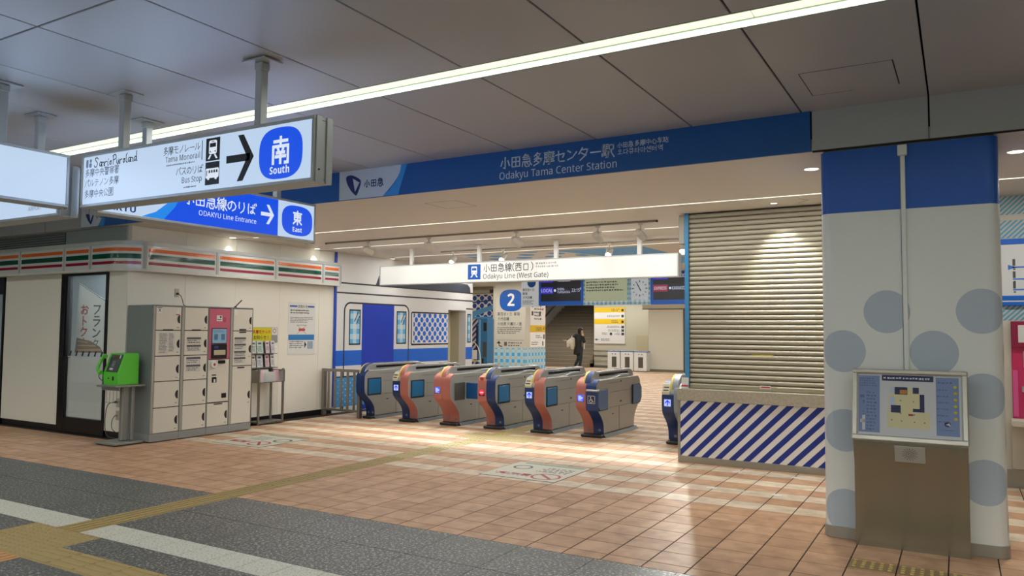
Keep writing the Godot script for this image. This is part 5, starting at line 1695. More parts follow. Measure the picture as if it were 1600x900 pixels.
		ink(pl, "wheelchair_sign", wm, [disc(-0.012, 0.034, 0.009)] + stroke(PackedVector2Array([Vector2(-0.012, 0.02), Vector2(-0.008, -0.008), Vector2(0.016, -0.008), Vector2(0.027, -0.032), Vector2(0.036, -0.03)]), 0.008) + stroke(PackedVector2Array([Vector2(-0.01, 0.01), Vector2(0.014, 0.008)]), 0.006) + stroke(PackedVector2Array([Vector2(-0.02, 0.0), Vector2(-0.032, -0.014), Vector2(-0.026, -0.036), Vector2(-0.006, -0.044), Vector2(0.012, -0.034), Vector2(0.016, -0.022)]), 0.007), 0.0026)
	elif flap == "open":
		part(t, "flap_pocket", box(0.006, 0.29, 0.3, 0.002), mat("pocket_grey", "5b5850", 0.5, 0.3), Vector3(xr, 0.57, 0.62))
	elif flap == "closed":
		part(t, "flap_frame", box(0.008, 0.31, 0.37, 0.002), mat("rim_dark", "20242c", 0.4), Vector3(xr, 0.575, 0.64))
		part(t, "flap_panel", box(0.014, 0.26, 0.32, 0.004), mat("flap_blue", "1c6a9e", 0.3), Vector3(xr + 0.002, 0.575, 0.64))
		part(t, "flap_post", box(0.016, 0.28, 0.025, 0.004), steel, Vector3(xr + 0.003, 0.575, 0.44))
	part(t, "seam", box(0.003, 0.004, 1.2), seam, Vector3(xr - 0.003, 0.43, -0.2))
	part(t, "seam", box(0.003, 0.004, 1.25), seam, Vector3(xr - 0.003, 0.66, -0.22))
	part(t, "seam", box(0.003, 0.36, 0.004), seam, Vector3(xr - 0.003, 0.245, 0.02))
	part(t, "seam", box(0.003, 0.004, 0.5), seam, Vector3(xr - 0.003, 0.80, 0.25))
	part(t, "lock", cyl(0.016, 0.006, 10), mat("handle_black", "17161a", 0.35), Vector3(xr - 0.003, 0.81, -0.05), Vector3(0, 0, PI / 2))
	part(t, "lock", box(0.006, 0.016, 0.06, 0.002), mat("handle_black", "17161a", 0.35), Vector3(xr - 0.003, 0.33, 0.27))
	part(t, "vent_plate", box(0.004, 0.028, 0.07, 0.001), mat("vent_dark", "57544d", 0.4, 0.4), Vector3(xr - 0.003, 0.50, -0.05))
	for s in [-1.0, 1.0]:
		part(t, "number_plate", box(0.036, 0.034, 0.003), mat("tag_dim", "77797c", 0.5), Vector3(s * h * 0.5 + 0.02, 0.11, 0.642))
	return t

func gates() -> void:
	gate("slim navy ended half gate farthest left, next to the steel fence", -9.165, "navy", "navy", "none", false, "closed", 0.19)
	gate("ticket gate with a navy arrow half and salmon half, second from the fence", -8.27, "navy", "salmon", "arrow")
	gate("all salmon ended ticket gate with a blue card display", -7.40, "salmon", "salmon", "card", false, "open")
	gate("ticket gate showing a red no entry disc", -6.53, "salmon", "navy", "closed")
	gate("ticket gate with a blue arrow, between the no entry gate and the wheelchair gate", -5.66, "navy", "salmon", "arrow")
	gate("wide ticket gate with a wheelchair sign", -4.79, "salmon", "navy", "card", true)
	gate("slim navy ticket gate with a blue arrow against the striped counter", -3.45, "navy", "grey", "arrow", false, "none", 0.34)
	# the two closed flaps across the lane beside the salmon gate
	for k in 2:
		var fl := thing("gate_flap", ["left blue flap closing the lane beside the salmon gate", "right blue flap closing the lane beside the no entry gate"][k], "gate flap", Vector3([-7.10, -6.83][k], 0.575, -10.84), 0.0, "blue lane flaps")
		part(fl, "leaf", box(0.25 if k == 0 else 0.24, 0.27, 0.022, 0.008), mat("flap_navy", "17508c", 0.32))
		part(fl, "hinge_post", box(0.02, 0.29, 0.04, 0.004), mat("gate_steel", "b0b1ae", 0.32, 0.5), Vector3(-0.128 if k == 0 else 0.118, 0, 0))
	# the fence that closes the row on the left
	var steel := mat("fence_steel", "8f8b82", 0.3, 0.75)
	var f := thing("steel_fence", "steel bar fence between the shop wall and the first ticket gate", "fence", Vector3(-9.72, 0, -10.58))
	part(f, "end_post", box(0.06, 0.86, 0.08, 0.004), steel, Vector3(-0.5, 0.43, 0))
	part(f, "end_post", box(0.06, 0.86, 0.08, 0.004), steel, Vector3(0.42, 0.43, 0.06))
	part(f, "top_rail", box(0.95, 0.05, 0.05, 0.004), steel, Vector3(-0.04, 0.84, 0.03))
	part(f, "bottom_rail", box(0.9, 0.04, 0.05, 0.004), steel, Vector3(-0.04, 0.12, 0.03))
	for k in 5:
		part(f, "bar", box(0.055, 0.70, 0.014, 0.003), steel, Vector3(-0.36 + k * 0.155, 0.48, 0.03))
	mural()

# ------------------------------------------------------------------ the printed wall behind the gates
func mural() -> void:
	var wp := mat("mural_white", "d9d9d8", 0.45)
	var black := mat("mural_line", "25262c", 0.5)
	var blue := mat("mural_blue", "0f63cf", 0.45)
	var deep := mat("mural_deep", "0a37b4", 0.45)
	var pale := mat("mural_pale", "a8d3ea", 0.45)
	var mid := mat("mural_mid", "63aedd", 0.45)
	# local x runs away from the camera
	var w := setting("wall_mural", Vector3(SX, 0, -10.88), PI / 2)
	slab(w, "wall_face", Vector3(0.0, 0.0, -0.2), Vector3(3.79, SOFFIT - 0.002, 0), wp)
	slab(w, "wall_face", Vector3(4.53, 0.0, -0.2), Vector3(4.82, SOFFIT - 0.002, 0), wp)
	slab(w, "wall_face", Vector3(3.79, 2.06, -0.2), Vector3(4.53, SOFFIT - 0.002, 0), wp)
	slab(w, "reveal", Vector3(3.77, 0.0, -0.62), Vector3(3.79, 2.08, -0.2), mat("reveal_cream", "c3bba2", 0.6))
	slab(w, "reveal", Vector3(4.53, 0.0, -0.62), Vector3(4.55, 2.08, -0.2), mat("reveal_cream", "c3bba2", 0.6))
	slab(w, "reveal", Vector3(3.77, 2.06, -0.62), Vector3(4.55, 2.08, -0.2), mat("reveal_cream", "c3bba2", 0.6))
	var tr := setting("trim_3", Vector3(SX, 0, -10.88), PI / 2)
	slab(tr, "blue_post", Vector3(-0.01, 0.12, 0.0), Vector3(0.045, SOFFIT - 0.004, 0.03), mat("post_blue", "1c47b8", 0.4), 0.003)
	var d := setting("door_1", Vector3(SX - 0.45, 0, -10.88), PI / 2)
	slab(d, "door_leaf", Vector3(3.80, 0.0, -0.05), Vector3(4.35, 2.05, 0), mat("door_cream", "c9c1a6", 0.5))
	slab(d, "door_edge", Vector3(4.35, 0.0, -0.05), Vector3(4.42, 2.05, 0.01), mat("handle_black", "17161a", 0.35))
	slab(d, "door_leaf", Vector3(4.42, 0.0, -0.05), Vector3(4.53, 2.05, 0), mat("door_cream", "c9c1a6", 0.5))
	slab(d, "door_window", Vector3(3.95, 1.35, 0.0), Vector3(4.15, 1.75, 0.006), mat("door_pane", "8e8c86", 0.2), 0.002)
	slab(d, "door_handle", Vector3(4.22, 0.9, 0.0), Vector3(4.32, 1.05, 0.03), mat("handle_black", "17161a", 0.35), 0.004)
	# train lines
	var z := 0.002
	var t := 0.032
	ink(w, "blue_band", blue, [rect(0.05, 0.885, 3.79, 1.18), rect(4.53, 0.885, 4.82, 1.18)], z)
	ink(w, "roof_line", black, [rect(0.05, 2.475, 4.82, 2.505), rect(0.05, 2.285, 4.82, 2.315)], z)
	ink(w, "roof_shape", mat("mural_slate", "3b414c", 0.5), [PackedVector2Array([Vector2(1.2, 2.505), Vector2(4.72, 2.505), Vector2(4.7, 2.62), Vector2(4.58, 2.7), Vector2(1.3, 2.7)])], z)
	# door frame
	ink(w, "train_door_panel", wp, [rrect(0.29, -0.2, 2.3, 2.11, 0.16)], z + 0.0004)
	ink(w, "blue_band", blue, [rect(0.29, 0.885, 2.3, 1.18)], z + 0.0006)
	var frame: Array = []
	for p in rrect(0.29, -0.2, 2.3, 2.11, 0.16):
		frame.append(p)
	ink(w, "train_door_line", black, clip_to(stroke(PackedVector2Array(frame), t, true), rect(0, 0.005, 3, 3)), z + 0.001)
	ink(w, "train_doorway", deep, [rect(0.80, 0.005, 1.80, 2.095)], z + 0.0012)
	for x in [0.44, 1.9]:
		gingham(w, x, 1.30, x + 0.3, 1.97, 0.2, z + 0.0014, pale, mid)
		ink(w, "window_line", black, stroke(PackedVector2Array([Vector2(x, 1.30), Vector2(x + 0.3, 1.30), Vector2(x + 0.3, 1.97), Vector2(x, 1.97)]), 0.028, true), z + 0.003)
		ink(w, "glint", black, stroke(PackedVector2Array([Vector2(x + 0.14, 1.75), Vector2(x + 0.24, 1.93)]), 0.02) + stroke(PackedVector2Array([Vector2(x + 0.2, 1.7), Vector2(x + 0.28, 1.85)]), 0.02), z + 0.0034)
	# dotted window
	ink(w, "train_window", wp, [rrect(2.40, 1.27, 3.78, 1.97, 0.05)], z + 0.0004)
	ink(w, "window_dots", blue, polka(2.47, 1.31, 3.76, 1.95, 0.2, 0.1, 0.058, 12), z + 0.0008)
	ink(w, "window_line", black, stroke(PackedVector2Array([Vector2(3.78, 1.27), Vector2(2.42, 1.27), Vector2(2.40, 1.29), Vector2(2.40, 1.95), Vector2(2.43, 1.97), Vector2(3.78, 1.97)]), t), z + 0.0012)
	# far end window
	gingham(w, 4.60, 1.30, 4.74, 1.97, 0.2, z + 0.0014, pale, mid)
	ink(w, "window_line", black, stroke(PackedVector2Array([Vector2(4.60, 1.30), Vector2(4.74, 1.30), Vector2(4.74, 1.97), Vector2(4.60, 1.97)]), 0.026, true), z + 0.003)
	ink(w, "train_door_line", black, [rect(4.53, 2.09, 4.82, 2.12)], z + 0.001)
	# starry blue board low on the wall, seen through the fence
	ink(w, "dotted_board", mat("board_sky", "3d92cf", 0.45), [rect(0.1, 0.1, 0.95, 0.66)], z + 0.002)
	ink(w, "board_dots", wp, polka(0.14, 0.13, 0.92, 0.63, 0.14, 0.06, 0.014, 8), z + 0.0026)
	ink(w, "board_line", black, [rect(0.1, 0.66, 0.95, 0.685)], z + 0.002)
	# return of the wall at its far end
	var e := setting("wall_end", Vector3(0, 0, 0))
	slab(e, "wall_face", Vector3(-22.0, 0.0, -15.72), Vector3(SX - 0.202, SOFFIT - 0.002, -15.6), mat("end_wall", "c9c5b8", 0.6))
	# wall washers over the shop and the mural
	for k in 3:
		var zz: float = [-8.41, -10.32, -12.5][k]
		var l := thing("downlight", ["small recessed wall washer over the lockers", "small recessed wall washer over the end of the striped band", "small recessed wall washer over the train picture"][k], "ceiling light", Vector3(SX + 0.085, SOFFIT, zz), 0.0, "wall washers along the shop and picture wall")
		part(l, "ring", lathe(PackedVector2Array([Vector2(0.05, -0.001), Vector2(0.065, -0.006), Vector2(0.07, 0.0), Vector2(0.05, 0.02)]), 24), mat("lamp_white", "cfc9bf", 0.4))
		part(l, "lens", lathe(PackedVector2Array([Vector2(0, 0.0), Vector2(0.05, 0.0), Vector2(0.05, 0.004), Vector2(0, 0.004)]), 20), lit("washer_glow", "fff4de", 4.0), Vector3(0, -0.004, 0))
		spot(l, "lamp_light", Vector3(SX + 0.085, SOFFIT - 0.02, zz), Vector3(SX + 0.03, 1.6, zz), 32.0, "fbf6ea", 0.55, 0.02, 0.5)

# ------------------------------------------------------------------ the shuttered counter, the dotted column and the map stand
func upright(par: Node, called: String, poly: PackedVector2Array, y0: float, y1: float, m: Material, bev := 0.0, label := "") -> MeshInstance3D:
	# poly in (x, -z)
	return part(par, called, prism(poly, y0, y1, bev, 50.0), m, Vector3.ZERO, Vector3(-PI / 2, 0, 0), label)

func right_side() -> void:
	var steel := mat("counter_steel", "9a958a", 0.35, 0.55)
	# counter
	var c := thing("ticket_counter", "shuttered ticket counter front with diagonal blue and white stripes", "counter", Vector3(-3.0, 0, -9.22))
	slab(c, "counter_body", Vector3(0.02, 0.0, -0.7), Vector3(2.4, 0.75, -0.012), mat("counter_core", "b9b6ad", 0.6))
	slab(c, "striped_panel", Vector3(0.0, 0.082, -0.012), Vector3(2.4, 0.752, 0.0), mat("panel_white", "ece8e2", 0.45))
	slab(c, "kick_plate", Vector3(0.0, 0.0, -0.012), Vector3(2.4, 0.08, 0.004), steel, 0.001)
	slab(c, "side_post", Vector3(-0.012, 0.0, -0.7), Vector3(0.02, 0.9, 0.006), steel, 0.003)
	var tt := noise_tex(0.08, 3, Color("a39b88"), Color("b9b19f"), 256, FastNoiseLite.TYPE_SIMPLEX, 9)
	var top := mat("counter_stone", "ffffff", 0.5)
	world_tex(top, tt, 1.0)
	slab(c, "counter_top", Vector3(-0.012, 0.754, -0.7), Vector3(2.4, 0.90, 0.03), top, 0.006, "speckled beige counter edge")
	var stripes: Array = []
	var x := -0.72
	while x < 3.0:
		stripes.append(PackedVector2Array([Vector2(x, 0.082), Vector2(x + 0.083, 0.082), Vector2(x + 0.083 + 0.67, 0.752), Vector2(x + 0.67, 0.752)]))
		x += 0.1655
	ink(c, "stripe_print", mat("stripe_navy", "0a2c8c", 0.45), clip_to(stripes, rect(0.0, 0.082, 2.4, 0.752)), 0.001, "diagonal navy stripes")
	# shutter: one slat at a time
	var s := thing("roller_shutter", "closed beige roller shutter of many slats above the striped counter", "shutter", Vector3(-1.68, 0.9, -9.32))
	var slat := begin()
	var prof := PackedVector2Array([Vector2(-0.004, 0.0), Vector2(0.008, 0.002), Vector2(0.02, 0.012), Vector2(0.024, 0.028), Vector2(0.02, 0.042), Vector2(0.006, 0.053), Vector2(-0.004, 0.0555), Vector2(-0.006, 0.056), Vector2(-0.006, 0.002)])
	add_prism(slat, prof, -1.2, 1.2, 45.0)
	var sm := commit(slat)
	var sp := mat("shutter_beige", "b6af9c", 0.42, 0.15)
	for k in 36:
		part(s, "slat", sm, sp, Vector3(0, 0.012 + k * 0.0598, 0), Vector3(0, -PI / 2, 0))
	part(s, "bottom_bar", box(2.4, 0.05, 0.045, 0.004), mat("shutter_bar", "a39a82", 0.4, 0.3), Vector3(0, 0.03, 0.02))
	ink(s, "warning_sticker", mat("paper_white", "d9d8d2", 0.6), [rect(-0.355, 0.03, -0.23, 0.07)], 0.0435)
	ink(s, "warning_sticker", mat("stamp_red", "c23a44", 0.5), [rect(-0.345, 0.042, -0.24, 0.058)], 0.044)
	ink(s, "tape", mat("tape_yellow", "c9bb4a", 0.5), [rect(-0.45, 0.415, -0.2, 0.432)], 0.017)
	slab(s, "guide_rail", Vector3(-1.24, 0.0, -0.03), Vector3(-1.2, 2.165, 0.04), mat("rail_grey", "6d6a60", 0.4, 0.4))
	var b := setting("wall_booth", Vector3(-3.0, 0, -9.22))
	slab(b, "booth_wall", Vector3(0.04, 0.9, -3.2), Vector3(0.1, SOFFIT - 0.002, -0.16), mat("booth_side", "aaa79d", 0.6))
	slab(b, "booth_wall", Vector3(0.04, 0.0, -3.2), Vector3(0.1, 0.9, -0.71), mat("booth_side", "aaa79d", 0.6))
	slab(b, "booth_wall", Vector3(0.1, 0.0, -3.2), Vector3(3.0, SOFFIT - 0.002, -3.1), mat("booth_side", "aaa79d", 0.6))
	slab(b, "booth_back", Vector3(0.12, 0.9, -0.3), Vector3(3.0, SOFFIT - 0.002, -0.16), mat("shutter_behind", "3a372f", 0.8))
	var tp := setting("trim_4", Vector3(-3.0, 0, -9.22))
	slab(tp, "blue_post", Vector3(0.065, 0.9, -0.155), Vector3(0.115, SOFFIT - 0.004, -0.05), mat("post_sky", "3f8fc4", 0.4), 0.003)
	var bx := thing("junction_box", "small grey box fixed beside the blue post under the lower ceiling", "box", Vector3(-3.0, 2.87, -9.32))
	part(bx, "case", box(0.07, 0.36, 0.1, 0.006), mat("box_grey", "a8a498", 0.5), Vector3(0.03, 0, 0))
	part(bx, "lid", box(0.006, 0.3, 0.08, 0.002), mat("box_lid", "9a9689", 0.5), Vector3(-0.008, 0, 0))
	var cd := thing("notice_card", "white card with a red bar standing on the counter's left end", "card", Vector3(-2.93, 0.902, -9.25))
	part(cd, "card", box(0.09, 0.13, 0.006, 0.001), mat("paper_white", "d9d8d2", 0.6), Vector3(0, 0.066, 0), Vector3(-0.12, 0, 0))
	part(cd, "card_foot", box(0.09, 0.004, 0.05), mat("paper_white", "d9d8d2", 0.6), Vector3(0, 0.002, -0.01))
	part(cd, "red_bar", box(0.085, 0.02, 0.002), mat("stamp_red", "c23a44", 0.5), Vector3(0, 0.03, 0.0085), Vector3(-0.12, 0, 0))

	# column
	var k := thing("column", "wide white column with a blue top and pale blue dots", "column", Vector3(-0.335, 0, -6.97))
	var shape := rrect(-0.612, -0.44, 0.612, 0.44, 0.085, 6)
	var paint := mat("column_white", "dfe2df", 0.36)
	var cb := mat("column_blue", "0554b4", 0.36)
	var trim := mat("column_steel", "9b988f", 0.3, 0.35)
	upright(k, "shaft", shape, 0.0, 2.55, paint)
	upright(k, "blue_top", shape, 2.55, 3.05, cb)
	upright(k, "head", rrect(-0.59, -0.42, 0.59, 0.42, 0.08, 6), 3.05, SOFFIT - 0.002, mat("joint_brown", "6b6052", 0.8))
	upright(k, "base_trim", rrect(-0.622, -0.45, 0.622, 0.45, 0.09, 6), 0.0, 0.088, trim, 0.003)
	var dots: Array = []
	for row in 6:
		var y := 1.763 - row * 0.309
		for i in 3:
			var dx := -0.478 + i * 0.622 if row % 2 == 0 else -0.79 + i * 0.625
			dots.append(disc(dx + 0.335, y, 0.162, 0.165, 36))
	var dm := mat("dot_blue", "b0bcc9", 0.36)
	ink(k, "dot_print", dm, clip_to(dots, rect(-0.53, 0.09, 0.53, 2.5)), 0.4412, "pale blue dots")
	# the dots go on round the rounded corners
	var st := begin()
	for d in dots:
		var q := PackedVector2Array()
		var reach := false
		for p in d:
			if p.x < -0.527 or p.x > 0.527:
				reach = true
		if not reach:
			continue
		for half in [-1.0, 1.0]:
			var strip: float = 0.085 * PI / 2
			var seg := 8
			for i in seg:
				var a0 := 0.527 + strip * i / seg
				var a1 := 0.527 + strip * (i + 1) / seg
				for piece in clip_to([d], rect(minf(half * a0, half * a1), 0.09, maxf(half * a0, half * a1), 2.5)):
					var ix := Geometry2D.triangulate_polygon(piece)
					for n in range(0, ix.size(), 3):
						var v: Array[Vector3] = []
						for m in 3:
							var p: Vector2 = piece[ix[n + m]]
							var a := (absf(p.x) - 0.527) / 0.085
							v.append(Vector3(half * (0.527 + 0.0862 * sin(a)), p.y, 0.355 + 0.0862 * cos(a)))
						var am := (absf((v[0] + v[1] + v[2]).x / 3.0) - 0.527) / 0.0862
						var ang := asin(clampf(am, 0.0, 1.0))
						tri(st, v[0], v[1], v[2], Vector3(half * sin(ang), 0, cos(ang)))
	part(k, "dot_print", commit(st), dm)
	var cdm := mat("conduit_white", "dfe2df", 0.4)
	part(k, "conduit", box(0.032, 1.66, 0.014, 0.003), cdm, Vector3(-0.012, 2.15, 0.448))
	part(k, "conduit_line", box(0.004, 1.66, 0.003), mat("conduit_edge", "7f8684", 0.5), Vector3(-0.032, 2.15, 0.443))
	part(k, "conduit_box", box(0.066, 0.08, 0.045, 0.004), cdm, Vector3(-0.012, 3.0, 0.465))

	# the tactile map stand
	var m := thing("map_stand", "stainless stand with a tilted tactile station map in front of the dotted column", "information stand", Vector3(-0.335, 0, -6.405))
	var ss := mat("stand_stainless", "9c9a8a", 0.2, 0.8)
	var body := PackedVector2Array([Vector2(-0.12, 0.0), Vector2(0.0, 0.0), Vector2(0.0, 0.61), Vector2(0.075, 0.775), Vector2(0.075, 0.80), Vector2(-0.12, 0.80)])
	side_shape(m, "stand_body", body, -0.375, 0.375, ss, 0.003)
	var tilt := -atan2(0.10, 0.52)
	var pn := Node3D.new()
	pn.name = "map_panel"
	m.add_child(pn)
	pn.position = Vector3(0, 1.063, 0.022)
	pn.rotation.x = tilt
	var fr := mat("panel_frame_steel", "c9c6be", 0.28, 0.7)
	part(pn, "frame_profile", box(0.765, 0.034, 0.05, 0.008), fr, Vector3(0, 0.247, 0))
	part(pn, "frame_profile", box(0.765, 0.042, 0.056, 0.008), fr, Vector3(0, -0.25, 0))
	part(pn, "frame_profile", box(0.042, 0.47, 0.05, 0.008), fr, Vector3(-0.361, 0, 0))
	part(pn, "frame_profile", box(0.042, 0.47, 0.05, 0.008), fr, Vector3(0.361, 0, 0))
	part(pn, "back_plate", box(0.74, 0.5, 0.02), ss, Vector3(0, 0, -0.015))
	var mb := part(pn, "map_board", box(0.684, 0.462, 0.006), mat("map_white", "bfc1c6", 0.35), Vector3(0, 0, 0.004), Vector3.ZERO, "printed map board")
	var z := 0.0036
	ink(mb, "map_field", mat("map_blue", "6f82ad", 0.4), [rect(-0.335, -0.21, -0.19, 0.215)], z)
	ink(mb, "map_field", mat("map_blue", "6f82ad", 0.4), [rect(0.18, -0.205, 0.325, 0.215)], z)
	ink(mb, "map_title", mat("map_navy", "1b2352", 0.4), [rect(-0.175, 0.18, 0.165, 0.222)], z)
	ink(mb, "map_title_print", mat("map_white", "bfc1c6", 0.35), fine_print(-0.165, 0.188, 0.155, 0.214, 1, 71), z + 0.0005)
	var cream := mat("map_cream", "c9c19a", 0.4)
	ink(mb, "map_area", cream, [rect(-0.14, -0.165, 0.14, -0.045), rect(-0.12, -0.045, 0.075, 0.13), rect(-0.135, -0.05, -0.13, 0.14)], z)
	ink(mb, "map_area", mat("map_navy", "1b2352", 0.4), [rect(-0.09, 0.08, -0.005, 0.135), rect(0.03, 0.09, 0.07, 0.135), rect(0.075, -0.045, 0.105, 0.085), rect(-0.115, -0.055, -0.05, 0.0), rect(0.03, -0.045, 0.08, -0.02)], z + 0.0005)
	ink(mb, "map_area", mat("map_orange", "b07a2a", 0.4), [rect(-0.055, 0.085, -0.008, 0.115)], z + 0.001)
	ink(mb, "map_area", mat("map_pale", "a9bcd6", 0.4), [rect(-0.12, 0.09, -0.095, 0.135)], z + 0.001)
	ink(mb, "map_area", mat("map_pale", "a9bcd6", 0.4), [rect(-0.12, 0.0, -0.09, 0.06)], z + 0.001)
	ink(mb, "map_area", mat("map_red", "9c2f36", 0.4), [rect(0.0, -0.075, 0.032, -0.06)], z + 0.001)
	var pts: Array = []
	for p in [[-0.05, 0.035], [0.035, 0.03], [-0.11, -0.11], [-0.045, -0.115], [0.04, -0.12], [0.105, -0.12], [-0.05, -0.06], [0.04, -0.065]]:
		pts.append(disc(p[0], p[1], 0.005, 0.005, 10))
	pts.append_array(fine_print(-0.325, 0.13, -0.2, 0.2, 4, 72))
	pts.append_array(fine_print(-0.28, -0.2, -0.21, 0.1, 12, 73))
	pts.append_array([rect(-0.325, 0.045, -0.295, 0.068), rect(-0.305, 0.005, -0.295, 0.03), rect(-0.305, -0.06, -0.297, -0.052), rect(-0.305, -0.08, -0.297, -0.072)])
	pts.append_array(fine_print(0.19, 0.165, 0.29, 0.19, 1, 74))
	for q in 6:
		pts.append_array(fine_print(0.185, 0.115 - q * 0.046, 0.27, 0.135 - q * 0.046, 1, 80 + q))
	pts.append_array(fine_print(0.21, -0.17, 0.29, -0.155, 1, 90))
	ink(mb, "map_print", mat("map_ink", "5d6690", 0.5), pts, z + 0.0012)
	ink(mb, "map_print", mat("map_white", "bfc1c6", 0.35), [rect(-0.31, -0.195, -0.29, -0.085), rect(-0.325, -0.14, -0.29, -0.115)], z + 0.001)
	ink(mb, "map_mark", mat("map_navy", "1b2352", 0.4), [disc(0.25, -0.12, 0.02)], z + 0.0012)
	ink(mb, "map_mark", mat("map_white", "bfc1c6", 0.35), [PackedVector2Array([Vector2(0.238, -0.122), Vector2(0.27, -0.135), Vector2(0.262, -0.112)])], z + 0.0018)
	for q in 6:
		var bt := begin()
		add_lathe(bt, PackedVector2Array([Vector2(0.0125, 0.0), Vector2(0.012, 0.005), Vector2(0.009, 0.007), Vector2(0, 0.007)]), 16, Vector3(0.302, 0.148 - q * 0.046, 0.003), Basis(Vector3.RIGHT, PI / 2))
		part(mb, "push_button", commit(bt), mat("button_yellow", "b5ad45", 0.35))
	# speaker grille on the slanted band
	var an := atan2(0.075, 0.165)
	var sg := part(m, "speaker_plate", box(0.2, 0.135, 0.006, 0.002), mat("grille_grey", "b4b3ad", 0.4, 0.1), Vector3(0.005, 0.71, 0.05), Vector3(an, 0, 0))
	var holes: Array = ring(0, 0.005, 0.009, 0.0125, 16)
	for q in 16:
		var a := TAU * q / 16
		for r in [0.022, 0.031, 0.04, 0.049]:
			holes.append(disc(cos(a) * r, 0.005 + sin(a) * r, 0.0032, 0.0032, 6))
	ink(sg, "speaker_hole", mat("handle_black", "17161a", 0.35), holes, 0.0033)

	# ticket machines to the right of the column
	var wl := setting("wall_tickets", Vector3(-0.2, 0, -9.6))
	slab(wl, "wall_face", Vector3(0.0, 0.0, -0.2), Vector3(7.2, SOFFIT - 0.002, 0.0), mat("ticket_wall", "c9c4b5", 0.6))
	var sk := setting("baseboard_tickets", Vector3(-0.3, 0, -9.6))
	slab(sk, "skirting", Vector3(0.3, 0.0, 0.0), Vector3(7.2, 0.19, 0.02), mat("counter_steel", "9a958a", 0.35, 0.55))
	z = 0.002
	var sky := mat("ticket_sky", "3fa5da", 0.45)
	ink(wl, "wall_print", sky, [rect(0.95, 1.74, 3.0, 1.9), rect(0.9, 2.61, 3.0, 2.80), rect(0.9, 2.86, 3.0, 3.06)], z)
	var hs: Array = []
	for q in 60:
		for yy in [[1.74, 1.9, 0.6, 0.95], [2.61, 2.80, 0.6, 0.9], [2.86, 3.06, 0.6, 0.9]]:
			var hx: float = 0.3 + q * 0.05
			hs.append_array(clip_to([PackedVector2Array([Vector2(hx, yy[0]), Vector2(hx + 0.024, yy[0]), Vector2(hx + 0.224, yy[0] + 0.2), Vector2(hx + 0.2, yy[0] + 0.2)])], rect(yy[2], yy[0], yy[3], yy[1])))
	ink(wl, "wall_print", mat("ticket_teal", "4f9fc4", 0.45), hs, z)
	var fm := thing("fare_map", "white fare map board with blue edges beside the column", "fare map", Vector3(1.6, 2.24, -9.598))
	part(fm, "board", box(2.4, 0.62, 0.03, 0.003), mat("map_board_white", "d5d6d6", 0.4), Vector3(0, 0, 0.016))
	var mbm := mat("map_edge_blue", "1565c8", 0.4)
	part(fm, "edge_bar", box(2.4, 0.06, 0.036, 0.003), mbm, Vector3(0, 0.33, 0.018))
	part(fm, "edge_bar", box(2.4, 0.05, 0.036, 0.003), mbm, Vector3(0, -0.265, 0.018))
	part(fm, "edge_bar", box(2.4, 0.04, 0.036, 0.003), mbm, Vector3(0, -0.325, 0.018))
	z = 0.0315
	var ln: Array = [rect(-1.1, 0.05, 1.1, 0.066), rect(-1.1, -0.075, 1.1, -0.06), rect(-1.1, -0.185, 1.1, -0.17)]
	ln.append(PackedVector2Array([Vector2(-1.14, 0.03), Vector2(-1.07, 0.058), Vector2(-1.14, 0.086)]))
	ink(fm, "route_line", mat("route_blue", "3a78d0", 0.45), ln, z)
	ink(fm, "station_tag", mat("tag_orange", "d5532c", 0.45), [rrect(-0.93, 0.0, -0.83, 0.22, 0.012)], z + 0.0006, "orange station tag")
	ink(fm, "station_tag_print", mat("map_board_white", "d5d6d6", 0.4), [rect(-0.9, 0.06, -0.86, 0.15), rect(-0.905, 0.035, -0.855, 0.052)], z + 0.0012)
	var nm: Array = []
	for q in 18:
		for yy in [0.075, -0.055, -0.165]:
			if yy > 0 and q < 2 and q > 0:
				continue
			nm.append(rect(-1.1 + q * 0.12, yy, -1.075 + q * 0.12, yy + 0.07))
			nm.append(rect(-1.095 + q * 0.12, yy - 0.045, -1.075 + q * 0.12, yy - 0.03))
	ink(fm, "station_names", mat("print_soft", "55565a", 0.6), nm, z + 0.0006)
	for q in 2:
		var tm := thing("ticket_machine", ["pink framed ticket machine half hidden by the dotted column", "second pink ticket machine at the right edge"][q], "ticket machine", Vector3(0.93 + q * 0.95, 0.72, -9.598))
		var pk := mat("machine_pink", "c92a62", 0.4)
		slab(tm, "frame", Vector3(-0.46, 0.0, 0), Vector3(0.46, 0.74, 0.02), pk, 0.003)
		slab(tm, "header", Vector3(-0.46, 0.74, 0), Vector3(0.46, 1.01, 0.06), mat("machine_red", "8e1440", 0.4), 0.004, "dark red header")
		slab(tm, "header_plate", Vector3(-0.40, 0.79, 0.06), Vector3(0.42, 0.97, 0.064), mat("paper_white", "d9d8d2", 0.6))
		ink(tm, "lettering", mat("print_red", "a3202c", 0.5), kanji("チャージ", -0.34, 0.82, 0.12, 0.14), 0.0646)
		slab(tm, "top_panel", Vector3(-0.36, 0.53, 0.02), Vector3(0.4, 0.70, 0.03), mat("machine_silver", "b3b1ad", 0.3, 0.5), 0.003)
		slab(tm, "screen", Vector3(-0.2, 0.34, 0.02), Vector3(0.25, 0.52, 0.028), mat("machine_screen", "9aa6ac", 0.2), 0.003)
		slab(tm, "side_strip", Vector3(-0.455, 0.02, 0.02), Vector3(-0.41, 0.5, 0.026), mat("strip_pink", "e05a9a", 0.4))
		slab(tm, "ledge", Vector3(-0.38, 0.28, 0.02), Vector3(0.4, 0.335, 0.06), mat("machine_silver", "b3b1ad", 0.3, 0.5), 0.004)
		slab(tm, "cash_bay", Vector3(-0.33, 0.02, 0.02), Vector3(0.38, 0.27, 0.03), mat("bay_dark", "2c2b2e", 0.3, 0.3), 0.003)
